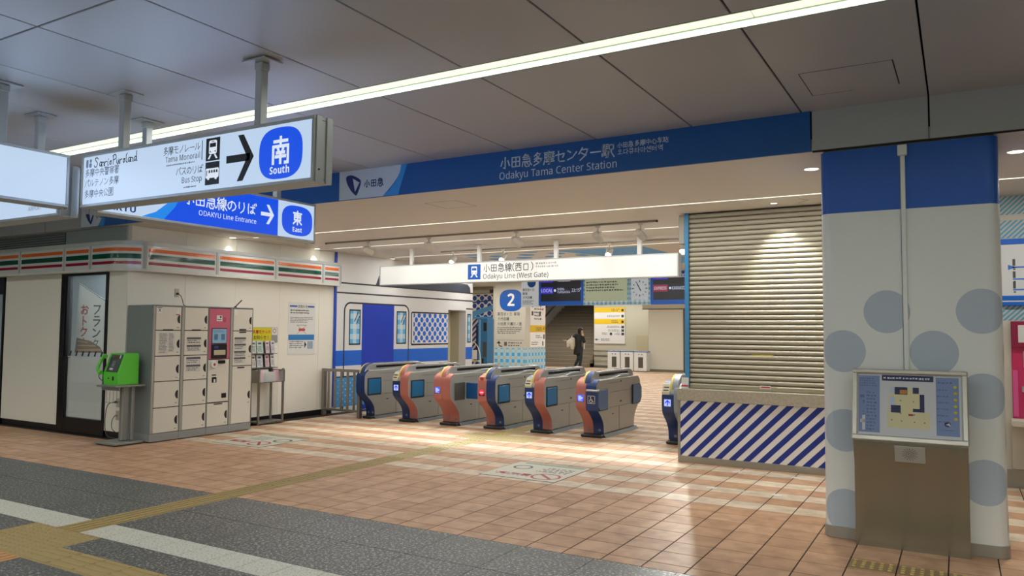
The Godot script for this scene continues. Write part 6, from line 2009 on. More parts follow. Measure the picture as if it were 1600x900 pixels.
		for r in 3:
			slab(tm, "tray", Vector3(-0.3, 0.045 + r * 0.075, 0.03), Vector3(0.3, 0.085 + r * 0.075, 0.05), mat("machine_silver", "b3b1ad", 0.3, 0.5), 0.004)
	var sh := thing("machine_shelf", "cream shelf under the ticket machines", "shelf", Vector3(3.4, 0.69, -9.598))
	part(sh, "board", box(5.9, 0.06, 0.3, 0.006), mat("shelf_cream", "cdc7b8", 0.5), Vector3(0, 0, 0.15))
	part(sh, "apron", box(5.9, 0.46, 0.03), mat("shelf_apron", "bdb5a3", 0.55), Vector3(0, -0.26, 0.03))

	# downlights of the lower ceiling
	var spots := [[-1.119, -7.256, 3.0, "round downlight beside the top of the dotted column", 34.0], [0.43, -7.33, 3.0, "round downlight right of the dotted column at the picture's edge", 36.0], [-1.8, -9.0, 2.6, "small downlight in front of the roller shutter", 38.0], [-4.2, -8.0, 0.0, "", 0.0]]
	for q in 3:
		var sp2: Array = spots[q]
		var dl := thing("downlight", sp2[3], "ceiling light", Vector3(sp2[0], SOFFIT, sp2[1]), 0.0, "downlights of the lower ceiling")
		var rr := 0.06 if q < 2 else 0.035
		part(dl, "ring", lathe(PackedVector2Array([Vector2(rr, -0.001), Vector2(rr + 0.012, -0.006), Vector2(rr + 0.018, 0.0), Vector2(rr, 0.02)]), 24), mat("lamp_white", "cfc9bf", 0.4))
		part(dl, "lens", lathe(PackedVector2Array([Vector2(0, 0.0), Vector2(rr, 0.0), Vector2(rr, 0.004), Vector2(0, 0.004)]), 20), lit("down_glow", "fff7ea", 3.0), Vector3(0, -0.004, 0))
		var tgt := Vector3(sp2[0], 0, sp2[1])
		if q == 2:
			tgt = Vector3(-1.6, 1.0, -9.5)
		spot(dl, "lamp_light", Vector3(sp2[0], SOFFIT - 0.02, sp2[1]), tgt, sp2[4], "fbf9f0", sp2[2], 0.05, 0.6)

	# printed sheets and tapes stuck to the floor
	floor_prints()

func floor_prints() -> void:
	var white := mat("mat_white", "c4c1b0", 0.5)
	for q in 2:
		var o := thing("floor_sheet", ["pale no smoking sheet stuck to the tiles in front of the gates", "pale no smoking sheet stuck to the tiles beside the lockers"][q], "floor sticker", [Vector3(-4.175, 0.001, -7.71), Vector3(-8.615, 0.001, -7.69)][q], PI, "printed floor sheets")
		part(o, "sheet", box(0.93, 0.003, 0.92, 0.001), white, Vector3(0, 0.0015, 0))
		part(o, "sheet_edge", box(0.95, 0.0016, 0.94, 0.0005), mat("mat_edge", "4a4a42", 0.6), Vector3(0, 0.0008, 0))
		var pr := Node3D.new()
		pr.name = "sheet_print"
		o.add_child(pr)
		pr.position = Vector3(0, 0.0036, 0)
		pr.rotation.x = -PI / 2
		var red := mat("mat_red", "a63b40", 0.5)
		var green := mat("mat_green", "6f9a84", 0.5)
		# read from the gates: the top of the sheet is nearest to the concourse
		if q == 0:
			ink(pr, "print_bar", green, [rect(-0.42, -0.44, 0.36, -0.37)], 0.0)
			ink(pr, "no_smoking_sign", red, ring(-0.25, 0.24, 0.14, 0.17) + stroke(PackedVector2Array([Vector2(-0.35, 0.34), Vector2(-0.15, 0.14)]), 0.04), 0.0)
			ink(pr, "red_print", red, fine_print(-0.06, 0.15, 0.4, 0.33, 1, 95) + fine_print(-0.06, 0.2, 0.4, 0.34, 2, 96), 0.0004)
			ink(pr, "dark_print", mat("print_soft", "55565a", 0.6), fine_print(-0.38, -0.26, 0.06, 0.02, 4, 97) + ring(0.25, -0.15, 0.09, 0.12, 14), 0.0004)
		else:
			ink(pr, "print_bar", green, [rect(-0.42, -0.45, 0.3, -0.40)], 0.0)
			ink(pr, "no_smoking_sign", red, ring(-0.2, 0.22, 0.13, 0.165) + stroke(PackedVector2Array([Vector2(-0.3, 0.32), Vector2(-0.1, 0.12)]), 0.04), 0.0)
			ink(pr, "red_print", red, fine_print(0.05, 0.1, 0.42, 0.3, 1, 98) + fine_print(0.05, 0.1, 0.42, 0.3, 2, 99), 0.0004)
			ink(pr, "dark_print", mat("print_soft", "55565a", 0.6), ring(-0.3, -0.12, 0.1, 0.14, 14), 0.0004)
			ink(pr, "green_print", green, fine_print(0.0, -0.3, 0.35, 0.0, 4, 100), 0.0004)
	for q in 2:
		var zz: float = [-8.93, -7.88][q]
		var o := thing("floor_tape", ["twisted white tape on the tiles right under the striped counter", "twisted white tape on the tiles farther from the striped counter"][q], "tape", Vector3(-1.9, 0.0008, zz), 0.0, "white queue tapes")
		part(o, "tape", box(0.56, 0.0012, 0.03), mat("tape_clear", "c7bfae", 0.3), Vector3(0, 0.0006, 0))
		part(o, "tape_end", box(0.1, 0.0016, 0.07), mat("tape_white", "dedcd6", 0.4), Vector3(-0.32, 0.0008, 0), Vector3(0, 0.3, 0))
		part(o, "tape_end", box(0.1, 0.0016, 0.07), mat("tape_white", "dedcd6", 0.4), Vector3(0.32, 0.0008, 0), Vector3(0, -0.2, 0))
		for s in 4:
			part(o, "tape_fold", box(0.08, 0.0016, 0.022), mat("tape_white", "dedcd6", 0.4), Vector3(-0.21 + s * 0.14, 0.0014, 0.004), Vector3(0, 0.25, 0))

# ------------------------------------------------------------------ the hall behind the gates
func hall() -> void:
	var cream := mat("hall_cream", "b6b29f", 0.6)
	var cream2 := mat("hall_cream_light", "bfbcae", 0.6)
	var dark := mat("print_dark", "2c2e33", 0.5)
	var soft := mat("print_soft", "55565a", 0.6)
	var yellow := mat("sign_yellow", "d9b410", 0.5)
	var pw := mat("print_white", "e9e9e6", 0.5)
	var sb := mat("sign_blue", "0f56ae", 0.4)
	var pale := mat("mural_pale", "a8d3ea", 0.45)
	var mid := mat("mural_mid", "63aedd", 0.45)
	# square pillar with the platform number
	var p := thing("pillar", "square cream pillar with a blue plate 2 and a gingham foot", "pillar", Vector3(-11.76, 0, -20.65))
	part(p, "shaft", box(1.08, SOFFIT - 0.004, 1.3, 0.02), cream2, Vector3(0, SOFFIT / 2 - 0.002, 0))
	var f := Node3D.new()
	f.name = "front_print"
	p.add_child(f)
	f.position = Vector3(0, 0, 0.651)
	gingham(f, -0.53, 0.02, 0.53, 1.05, 0.2, 0.0, mat("gingham_pale", "9fd0e6", 0.45), mat("gingham_mid", "4fa3d2", 0.45))
	ink(f, "plate", sb, [blob(0.03, 2.5, 0.40, 0.33)], 0.0, "blue number plate")
	latin(f, "2", 0.03, 2.33, 0.52, pw, 0.001, 0.5, true)
	ink(f, "lettering", dark, kanji("新百合ヶ丘", -0.44, 2.04, 0.1, 0.1) + kanji("新宿", 0.14, 2.04, 0.1, 0.1) + kanji("千代田線", -0.44, 1.89, 0.1, 0.1) + kanji("小田原", -0.44, 1.74, 0.1, 0.1) + kanji("片瀬江ノ島", -0.1, 1.74, 0.1, 0.1), 0.0)
	ink(f, "small_print", soft, fine_print(-0.44, 1.48, 0.48, 1.70, 4, 111), 0.0)
	ink(f, "line", soft, [rect(-0.48, 1.29, 0.5, 1.3)], 0.0)
	ink(f, "arrow", dark, stroke(PackedVector2Array([Vector2(-0.28, 1.10), Vector2(-0.37, 1.12), Vector2(-0.39, 1.22)]), 0.03) + [PackedVector2Array([Vector2(-0.47, 1.19), Vector2(-0.31, 1.19), Vector2(-0.39, 1.27)])], 0.0)
	ink(f, "small_print", soft, [rect(-0.2, 1.12, -0.1, 1.24)] + fine_print(-0.05, 1.1, 0.45, 1.25, 2, 112), 0.0)
	var s := Node3D.new()
	s.name = "side_print"
	p.add_child(s)
	s.position = Vector3(0.541, 0, 0)
	s.rotation.y = PI / 2
	gingham(s, -0.64, 0.02, 0.64, 1.05, 0.2, 0.0, mat("gingham_pale", "9fd0e6", 0.45), mat("gingham_mid", "4fa3d2", 0.45))
	ink(s, "sign_sheet", pw, [rect(-0.36, 1.09, 0.62, 2.95)], 0.0)
	ink(s, "yellow_strip", yellow, [rect(-0.36, 2.82, 0.62, 2.95), rect(-0.36, 1.54, 0.62, 1.75)], 0.0006)
	ink(s, "small_print", soft, fine_print(-0.05, 2.85, 0.4, 2.92, 1, 113) + fine_print(0.0, 1.58, 0.5, 1.7, 2, 114) + fine_print(-0.1, 1.9, 0.5, 2.7, 8, 115) + [rect(-0.28, 2.55, -0.16, 2.68), rect(-0.28, 2.3, -0.16, 2.43), rect(-0.28, 2.05, -0.16, 2.18), rect(0.2, 2.05, 0.32, 2.18), rect(0.5, 1.62, 0.56, 1.7), rect(0.48, 1.33, 0.58, 1.47)] + fine_print(0.0, 1.35, 0.4, 1.46, 2, 116) + fine_print(-0.28, 1.14, 0.25, 1.26, 2, 117) + [rect(0.42, 1.12, 0.5, 1.26)], 0.0012)

	# the row of hanging boards
	var z := -18.0
	var beam := thing("board_beam", "blue edged beam that carries the departure boards under the ceiling", "beam", Vector3(-7.65, SOFFIT - 0.005, z - 0.05))
	part(beam, "beam", box(4.1, 0.02, 0.12, 0.003), mat("beam_grey", "8a8a86", 0.5), Vector3(0, -0.01, 0))
	for q in 4:
		part(beam, "hanger", box(0.05, 0.06, 0.05), mat("beam_grey", "8a8a86", 0.5), Vector3(-1.8 + q * 1.2, -0.03, 0))
	var sg := thing("direction_board", "white board with train directions left of the departure boards", "sign", Vector3(-9.95, 2.565, z))
	part(sg, "board", box(0.54, 0.67, 0.06, 0.004), lit("board_glow", "e3e3e0", 0.5))
	ink(sg, "plate", sb, [clip_to([disc(0.05, 0.31, 0.13)], rect(-0.3, -0.3, 0.3, 0.33))[0]], 0.031)
	ink(sg, "lettering", dark, kanji("新百合ヶ丘", -0.22, 0.09, 0.07, 0.11) + kanji("新宿", -0.22, -0.015, 0.07, 0.11) + kanji("千代田線", -0.22, -0.12, 0.07, 0.11), 0.031)
	ink(sg, "small_print", soft, fine_print(-0.22, -0.28, 0.15, -0.16, 3, 118), 0.031)
	var blue := mat("board_blue", "0b62d6", 0.4)
	var black := lit("led_off", "1c2540", 0.16)
	for q in 2:
		var w: float = [1.3, 1.0][q]
		var cx: float = [-9.02, -6.04][q]
		var b := thing("departure_board", ["dark departure board in a blue frame reading LOCAL", "dark departure board in a blue frame reading EXPRESS"][q], "departure board", Vector3(cx, 2.655, z))
		part(b, "case", box(w, 0.80, 0.12, 0.006), blue)
		ink(b, "screen", black, [rect(-w / 2 + 0.07, -0.29, w / 2 - 0.06, 0.37)], 0.061, "dark screen")
		var led := lit("led_text", "d8dcff", 0.8)
		for row in 2:
			var y := 0.0 + row * 0.30 - 0.09
			if q == 0:
				ink(b, "tag", lit("led_violet", "3a36c8", 0.7), [rect(-0.58, y, -0.22, y + 0.17)], 0.062)
				latin(b, "LOCAL", -0.40, y + 0.045, 0.12, led, 0.063, 0.5)
				ink(b, "dot", led, [disc(-0.16, y + 0.085, 0.035)], 0.062)
				latin(b, "SHIN-", -0.09, y + 0.09, 0.085, led, 0.062)
				latin(b, "YURIGAOKA", -0.09, y + 0.01, 0.085, led, 0.062, 0.0, false, 0.82)
				latin(b, "23:15" if row == 0 else "22:58", 0.33, y + 0.04, 0.12, led, 0.062, 0.0, false, 0.8)
				latin(b, "8", 0.565, y + 0.09, 0.08, led, 0.062)
			else:
				ink(b, "tag", lit("led_crimson" if row == 0 else "led_violet", "a8243c" if row == 0 else "3a36c8", 0.6), [rect(-0.43, y, -0.06, y + 0.17)], 0.062)
				latin(b, "EXPRESS" if row == 0 else "LOCAL", -0.245, y + 0.05, 0.105, led, 0.063, 0.5, false, 0.8)
				ink(b, "dot", led, [disc(-0.0, y + 0.085, 0.03)], 0.062)
				latin(b, "KARAKIDA", 0.05, y + 0.045, 0.11, led, 0.062, 0.0, false, 0.78)
	var mb := thing("message_board", "pale green lit message board in a gingham frame", "sign", Vector3(-7.73, 2.655, z))
	part(mb, "case", box(1.26, 0.80, 0.12, 0.006), pw)
	gingham(mb, -0.625, -0.395, 0.625, 0.395, 0.12, 0.0604, pale, mid)
	ink(mb, "lit_panel", lit("message_green", "c6cba2", 0.5), [rect(-0.58, -0.30, 0.58, 0.38)], 0.064, "pale green lit face")
	ink(mb, "panel_print", soft, fine_print(-0.54, -0.06, 0.54, 0.22, 4, 119), 0.065)
	var ck := thing("clock", "round clock in a square gingham frame between the hanging boards", "clock", Vector3(-6.82, 2.655, z))
	part(ck, "case", box(0.55, 0.80, 0.12, 0.006), pw)
	gingham(ck, -0.27, -0.395, 0.27, 0.395, 0.12, 0.0604, pale, mid)
	ink(ck, "dial", lit("dial_glow", "d9dddf", 0.5), [rect(-0.225, -0.28, 0.225, 0.36)], 0.064)
	var mk: Array = []
	for q in 12:
		var a := TAU * q / 12
		mk.append_array(stroke(PackedVector2Array([Vector2(sin(a), cos(a)) * 0.165 + Vector2(0, 0.0), Vector2(sin(a), cos(a)) * 0.19]), 0.03 if q % 3 == 0 else 0.022))
	ink(ck, "hour_mark", mat("dial_mark", "6a6e72", 0.5), mk, 0.0646)
	ink(ck, "hand", dark, stroke(PackedVector2Array([Vector2(0.03, -0.06), Vector2(-0.07, 0.13)]), 0.018), 0.065)
	ink(ck, "hand", dark, stroke(PackedVector2Array([Vector2(0.02, -0.04), Vector2(-0.05, 0.09)]), 0.024), 0.0654)

	# stairs up to the platforms
	var st := thing("staircase", "wide brown staircase rising behind the walking person", "stairs", Vector3(-15.75, 0, -30.3))
	var tread := mat("stair_tread", "7d7260", 0.6)
	var nose := mat("stair_nose", "9a8f7a", 0.5)
	for k in 26:
		var y := 0.16 * (k + 1)
		part(st, "step", box(3.62, 0.16, 0.34, 0.004), tread, Vector3(0, y - 0.08, -0.3 * k - 0.17))
		part(st, "step_edge", box(3.60, 0.014, 0.04, 0.002), nose, Vector3(0, y + 0.001, -0.3 * k - 0.025))
	var wl := setting("wall_stairs", Vector3(0, 0, 0))
	slab(wl, "stair_wall", Vector3(-17.9, 0.0, -46.0), Vector3(-17.62, 6.5, -30.0), mat("stair_white", "c3c2bc", 0.5))
	slab(wl, "stair_wall", Vector3(-13.9, 0.0, -46.0), Vector3(-13.6, 6.5, -31.2), cream)
	slab(wl, "stair_roof", Vector3(-17.9, 6.5, -46.0), Vector3(-13.6, 6.7, -33.0), cream)
	for q in 2:
		var rl := thing("handrail", ["lower dark handrail line on the pale wall left of the stairs", "upper dark handrail line on the pale wall left of the stairs"][q], "handrail", Vector3(-17.6, 0.55 + q * 0.45, -30.2))
		part(rl, "rail", tube(PackedVector3Array([Vector3(0.06, 0, 0.3), Vector3(0.06, 0.1, 0), Vector3(0.06, 0.1 + 0.533 * 7.0, -7.0)]), 0.03), mat("rail_dark", "57534a", 0.4, 0.4))
		for k in 4:
			part(rl, "bracket", box(0.06, 0.03, 0.03), mat("rail_dark", "57534a", 0.4, 0.4), Vector3(0.03, 0.1 + 0.533 * (1.0 + k * 1.6), -(1.0 + k * 1.6)))
	var sl := thing("stair_light", "long lamp over the upper flight of the staircase", "ceiling light", Vector3(-15.75, 5.6, -38.0))
	part(sl, "lamp_body", box(3.0, 0.06, 0.2, 0.005), mat("lamp_white", "cfc9bf", 0.4))
	part(sl, "diffuser", box(2.9, 0.01, 0.16), lit("stair_glow", "fff8ea", 1.5), Vector3(0, -0.036, 0))
	area_light(sl, "lamp_light", Vector3(-15.75, 5.54, -38.0), Vector3(0, -1, 0.3), 2.9, 0.16, "fff6e8", 4.0)

	# end walls
	var ew := setting("wall_end", Vector3(0, 0, 0))
	slab(ew, "wall_face", Vector3(-13.92, 0.0, -31.2), Vector3(-10.6, SOFFIT - 0.002, -31.0), cream)
	slab(ew, "wall_face", Vector3(-10.66, 0.0, -31.0), Vector3(-9.24, 2.62, -29.0), cream2)
	slab(ew, "wall_face", Vector3(-10.9, 2.48, -31.0), Vector3(-2.0, SOFFIT - 0.002, -28.98), cream)
	slab(ew, "wall_gap", Vector3(-10.9, 2.455, -28.99), Vector3(-2.0, 2.485, -28.96), mat("gap_dark", "4b463b", 0.7))
	slab(ew, "wall_face", Vector3(-9.2, 0.0, -29.2), Vector3(-2.0, 2.48, -29.05), mat("louvre_cream", "aca48c", 0.6))
	for k in 40:
		part(ew, "louvre_slat", box(0.9, 0.03, 0.014), mat("louvre_cream2", "b9b198", 0.55), Vector3(-8.75, 0.03 + k * 0.061, -29.04), Vector3(-0.4, 0, 0))
	slab(ew, "wall_gap", Vector3(-9.24, 0.0, -29.04), Vector3(-9.2, 2.48, -28.98), mat("gap_dark", "4b463b", 0.7))
	slab(ew, "hatch_panel", Vector3(-11.93, 0.72, -31.0), Vector3(-11.40, 1.42, -30.985), mat("hatch_cream", "b3a98d", 0.6), 0.003)
	var bs := setting("baseboard_end", Vector3(0, 0, 0))
	slab(bs, "skirting", Vector3(-13.9, 0.0, -31.0), Vector3(-10.66, 0.09, -30.98), mat("skirt_olive", "6b6552", 0.6))
	slab(bs, "skirting", Vector3(-10.66, 0.0, -29.0), Vector3(-9.24, 0.1, -28.985), mat("skirt_olive", "6b6552", 0.6))
	var db := thing("direction_board", "tall yellow and white direction board on the cream wall beside the stairs", "sign", Vector3(-13.17, 1.83, -30.99))
	part(db, "board", box(1.44, 1.58, 0.03, 0.004), mat("hall_sign_white", "d6d5d2", 0.45), Vector3(0, 0, 0.016))
	ink(db, "yellow_strip", yellow, [rect(-0.72, 0.57, 0.72, 0.79), rect(-0.72, 0.06, 0.72, 0.29)], 0.0318)
	ink(db, "small_print", soft, fine_print(0.1, 0.6, 0.5, 0.74, 2, 121) + fine_print(-0.1, 0.36, 0.5, 0.46, 2, 122) + fine_print(0.1, 0.1, 0.5, 0.24, 2, 123) + fine_print(-0.1, -0.1, 0.5, 0.0, 2, 124) + fine_print(-0.05, -0.26, 0.5, -0.16, 2, 125) + fine_print(-0.35, -0.42, 0.0, -0.3, 2, 126) + fine_print(0.25, -0.42, 0.5, -0.3, 2, 127) + fine_print(-0.4, -0.68, 0.1, -0.56, 2, 128), 0.0324)
	ink(db, "pictogram", dark, [rect(0.56, 0.61, 0.67, 0.72), rect(0.56, 0.35, 0.67, 0.47), rect(0.56, 0.1, 0.67, 0.22), rect(0.56, -0.12, 0.68, -0.01), rect(0.56, -0.27, 0.68, -0.16), rect(0.56, -0.42, 0.68, -0.31), rect(0.02, -0.42, 0.13, -0.31)], 0.0324)
	ink(db, "arrow", dark, [rect(-0.62, -0.635, -0.5, -0.605), PackedVector2Array([Vector2(-0.68, -0.62), Vector2(-0.6, -0.55), Vector2(-0.6, -0.69)])], 0.0324)
	for q in 2:
		var hr := thing("handrail", ["upper short dark handrail on the wall behind the bins", "lower short dark handrail on the wall behind the bins"][q], "handrail", Vector3(-13.6, [0.72, 0.51][q], -30.99))
		part(hr, "rail", tube(PackedVector3Array([Vector3(-0.3, 0.06, 0.05), Vector3(-0.32, 0.0, 0.08), Vector3(0.55, 0.0, 0.08)]), 0.02), mat("rail_dark", "57534a", 0.4, 0.4))
		for k in 2:
			part(hr, "bracket", box(0.03, 0.03, 0.08), mat("rail_dark", "57534a", 0.4, 0.4), Vector3(-0.1 + k * 0.5, 0, 0.04))
	# three bins
	for q in 3:
		var bn := thing("recycling_bin", ["leftmost white bin with a blue lid and two round holes", "middle white bin with a blue lid and a wide slot", "rightmost white bin with a blue lid, nearest the cream panel"][q], "bin", Vector3(-11.98 + q * 0.56, 0, -28.85), 0.0, "three bins by the end wall")
		part(bn, "body", box(0.53, 0.74, 0.5, 0.012), mat("bin_white", "d3d3cf", 0.45), Vector3(0, 0.39, 0))
		part(bn, "foot", box(0.49, 0.02, 0.46), mat("gap_dark", "4b463b", 0.7), Vector3(0, 0.01, 0))
		part(bn, "lid", box(0.53, 0.035, 0.5, 0.008), mat("bin_blue", "3f63ad", 0.45), Vector3(0, 0.778, 0))
		part(bn, "lid_top", box(0.47, 0.012, 0.44, 0.004), mat("bin_lid_white", "c9ccd4", 0.45), Vector3(0, 0.80, 0))
		part(bn, "window", box(0.2, 0.42, 0.008, 0.002), mat("bin_window", "4f4b44", 0.3), Vector3(0.02, 0.36, 0.252))
		ink(bn, "bin_mark", soft, [disc(-0.05, 0.68, 0.025), rect(0.05, 0.645, 0.09, 0.7)], 0.2506)
		if q == 0:
			for k in 2:
				part(bn, "hole", cyl(0.06, 0.006, 14), mat("handle_black", "17161a", 0.35), Vector3(-0.1 + k * 0.2, 0.807, 0))
		else:
			part(bn, "slot", box(0.3, 0.006, 0.1, 0.002), mat("handle_black", "17161a", 0.35), Vector3(0, 0.807, 0))

	# the printed corner beyond the picture wall
	var cw := setting("wall_corner", Vector3(-13.9, 0, -22.0))
	slab(cw, "wall_face", Vector3(-3.0, 0.0, -0.2), Vector3(0.3, SOFFIT - 0.002, 0.0), cream)
	slab(cw, "ledge", Vector3(-1.2, 2.86, 0.0), Vector3(0.29, 2.96, 0.1), cream2, 0.004)
	slab(cw, "ledge_end", Vector3(0.23, 2.84, 0.0), Vector3(0.29, 2.96, 0.12), mat("handle_black", "17161a", 0.35))
	ink(cw, "polka_ground", pw, [rect(-1.2, 2.0, 0.29, 2.82)], 0.002)
	ink(cw, "polka_dot", mat("polka_navy", "14479f", 0.45), polka(-1.2, 2.03, 0.29, 2.8, 0.3, 0.13, 0.085, 14), 0.0026)
	ink(cw, "polka_band", mat("polka_band", "5aa3d8", 0.45), [PackedVector2Array([Vector2(-1.2, 2.0), Vector2(-0.6, 2.0), Vector2(0.29, 2.3), Vector2(0.29, 2.45), Vector2(-1.2, 2.05)]), rect(-1.2, 1.98, 0.29, 2.05)], 0.0032)
	ink(cw, "polka_line", mat("polka_navy2", "1c3f8f", 0.45), [PackedVector2Array([Vector2(-1.2, 2.45), Vector2(0.29, 2.58), Vector2(0.29, 2.63), Vector2(-1.2, 2.50)])], 0.0034)
	ink(cw, "stripe_ground", mat("stripe_pale", "b9b6cc", 0.45), [rect(-1.2, 0.0, 0.0, 1.98)], 0.002)
	var dg: Array = []
	for q in 24:
		var yy := -1.4 + q * 0.19
		dg.append(PackedVector2Array([Vector2(-1.2, yy), Vector2(0.0, yy + 1.2), Vector2(0.0, yy + 1.29), Vector2(-1.2, yy + 0.09)]))
	ink(cw, "dark_stripe", mat("stripe_night", "1c2140", 0.45), clip_to(dg, rect(-1.2, 0.0, 0.0, 1.98)), 0.0026)
	ink(cw, "dark_panel", mat("stripe_night", "1c2140", 0.45), [rect(-0.38, 0.0, -0.18, 1.75)], 0.003)
	var vm := thing("vending_machine", "slim blue machine with dark windows in the printed corner left of the pillar", "machine", Vector3(-13.72, 0, -21.75))
	part(vm, "cabinet", box(0.36, 1.98, 0.44, 0.01), mat("vending_blue", "2f6f9f", 0.4), Vector3(0, 0.99, 0))
	part(vm, "window", box(0.12, 0.28, 0.01), mat("handle_black", "17161a", 0.35), Vector3(0.1, 1.7, 0.222))
	part(vm, "window", box(0.14, 0.5, 0.01), mat("vent_dark", "57544d", 0.4, 0.4), Vector3(0.09, 0.95, 0.222))
	part(vm, "window", box(0.07, 0.3, 0.01), mat("handle_black", "17161a", 0.35), Vector3(0.02, 0.5, 0.222))
	part(vm, "stripe", box(0.05, 1.9, 0.006), mat("vending_pale", "7ab3d8", 0.4), Vector3(-0.1, 0.99, 0.222))
	var ch := thing("leaflet_stand", "cream arched stand half hidden behind the end of the picture wall", "stand", Vector3(-11.6, 0, -17.6), 0.3)
	var arch := PackedVector2Array([Vector2(-0.3, 0.0), Vector2(0.3, 0.0), Vector2(0.3, 0.75)])
	for q in 9:
		arch.append(Vector2(0.3 * cos(PI * q / 8.0) if q > 0 else 0.3, 0.75 + 0.55 * sin(PI * q / 8.0)))
	part(ch, "back", prism(arch, -0.03, 0.03, 0.006), mat("stand_cream", "c9c08f", 0.5))
	part(ch, "shelf", box(0.56, 0.03, 0.2, 0.004), mat("stand_cream", "c9c08f", 0.5), Vector3(0, 0.4, 0.1))
	part(ch, "shelf", box(0.56, 0.03, 0.2, 0.004), mat("stand_cream", "c9c08f", 0.5), Vector3(0, 0.75, 0.1))
	part(ch, "sheet", box(0.4, 0.25, 0.02), pw, Vector3(0, 0.92, 0.05))

# ------------------------------------------------------------------ the person on the way out
# bones: [a, b, ra, rb]; joined by a smooth minimum and meshed as surface nets
func field(p: Vector3, bones: Array, k: float) -> float:
	var s := 0.0
	for b in bones:
		var a: Vector3 = b[0]
		var ab: Vector3 = b[1] - a
		var h := clampf((p - a).dot(ab) / maxf(ab.length_squared(), 0.000001), 0.0, 1.0)
		var d: float = (p - a - ab * h).length() - lerpf(b[2], b[3], h)
		s += exp(-d / k)
	return -k * log(maxf(s, 1e-30))

func flesh(st: SurfaceTool, bones: Array, cell: float, k: float) -> void:
	var lo := Vector3(INF, INF, INF)
	var hi := -lo
	for b in bones:
		for e in 2:
			var r: float = b[2 + e]
			lo = lo.min((b[e] as Vector3) - Vector3.ONE * (r + 2 * cell))
			hi = hi.max((b[e] as Vector3) + Vector3.ONE * (r + 2 * cell))
	var n := Vector3i(((hi - lo) / cell).ceil()) + Vector3i.ONE
	var v := PackedFloat32Array()
	v.resize(n.x * n.y * n.z)
	v.fill(1.0)
	# only the cells near a bone are worked out
	var near := PackedByteArray()
	near.resize(v.size())
	for b in bones:
		var r: float = maxf(b[2], b[3]) + 2.5 * cell + k
		var p0 := Vector3i((((b[0] as Vector3).min(b[1]) - Vector3.ONE * r - lo) / cell).floor()).clamp(Vector3i.ZERO, n - Vector3i.ONE)
		var p1 := Vector3i((((b[0] as Vector3).max(b[1]) + Vector3.ONE * r - lo) / cell).ceil()).clamp(Vector3i.ZERO, n - Vector3i.ONE)
		for z in range(p0.z, p1.z + 1):
			for y in range(p0.y, p1.y + 1):
				var row := (z * n.y + y) * n.x
				for x in range(p0.x, p1.x + 1):
					near[row + x] = 1
	for z in n.z:
		for y in n.y:
			var row := (z * n.y + y) * n.x
			for x in n.x:
				if near[row + x] == 1:
					v[row + x] = field(lo + Vector3(x, y, z) * cell, bones, k)
	var at := {}
	var off := [0, 1, n.x, n.x + 1, n.x * n.y, n.x * n.y + 1, n.x * n.y + n.x, n.x * n.y + n.x + 1]
	var corner := [Vector3(0, 0, 0), Vector3(1, 0, 0), Vector3(0, 1, 0), Vector3(1, 1, 0), Vector3(0, 0, 1), Vector3(1, 0, 1), Vector3(0, 1, 1), Vector3(1, 1, 1)]
	var edges := [[0, 1], [2, 3], [4, 5], [6, 7], [0, 2], [1, 3], [4, 6], [5, 7], [0, 4], [1, 5], [2, 6], [3, 7]]
	var pos: Array[Vector3] = []
	var nor: Array[Vector3] = []
	for z in n.z - 1:
		for y in n.y - 1:
			for x in n.x - 1:
				var i := (z * n.y + y) * n.x + x
				var inside := 0
				for o in off:
					if v[i + o] < 0.0:
						inside += 1
				if inside == 0 or inside == 8:
					continue
				var sum := Vector3.ZERO
				var c := 0
				for e in edges:
					var a := v[i + off[e[0]]]
					var b := v[i + off[e[1]]]
					if (a < 0.0) != (b < 0.0):
						sum += (corner[e[0]] as Vector3).lerp(corner[e[1]], a / (a - b))
						c += 1
				at[i] = pos.size()
				var p := lo + (Vector3(x, y, z) + sum / c) * cell
				pos.append(p)
				var h := cell * 0.4
				nor.append(Vector3(field(p + Vector3(h, 0, 0), bones, k) - field(p - Vector3(h, 0, 0), bones, k), field(p + Vector3(0, h, 0), bones, k) - field(p - Vector3(0, h, 0), bones, k), field(p + Vector3(0, 0, h), bones, k) - field(p - Vector3(0, 0, h), bones, k)).normalized())
	var step := [1, n.x, n.x * n.y]
	for i in at:
		for ax in 3:
			if i + step[ax] >= v.size():
				continue
			if (v[i] < 0.0) == (v[i + step[ax]] < 0.0):
				continue
			var u: int = step[(ax + 1) % 3]
			var w: int = step[(ax + 2) % 3]
			if not (at.has(i - u) and at.has(i - w) and at.has(i - u - w)):
				continue
			var q := [at[i], at[i - u], at[i - u - w], at[i - w]]
			quad_n(st, pos[q[0]], pos[q[1]], pos[q[2]], pos[q[3]], nor[q[0]], nor[q[1]], nor[q[2]], nor[q[3]])

func fleshed(bones: Array, cell: float, k: float) -> Mesh:
	var st := begin()
	flesh(st, bones, cell, k)
	return commit(st)

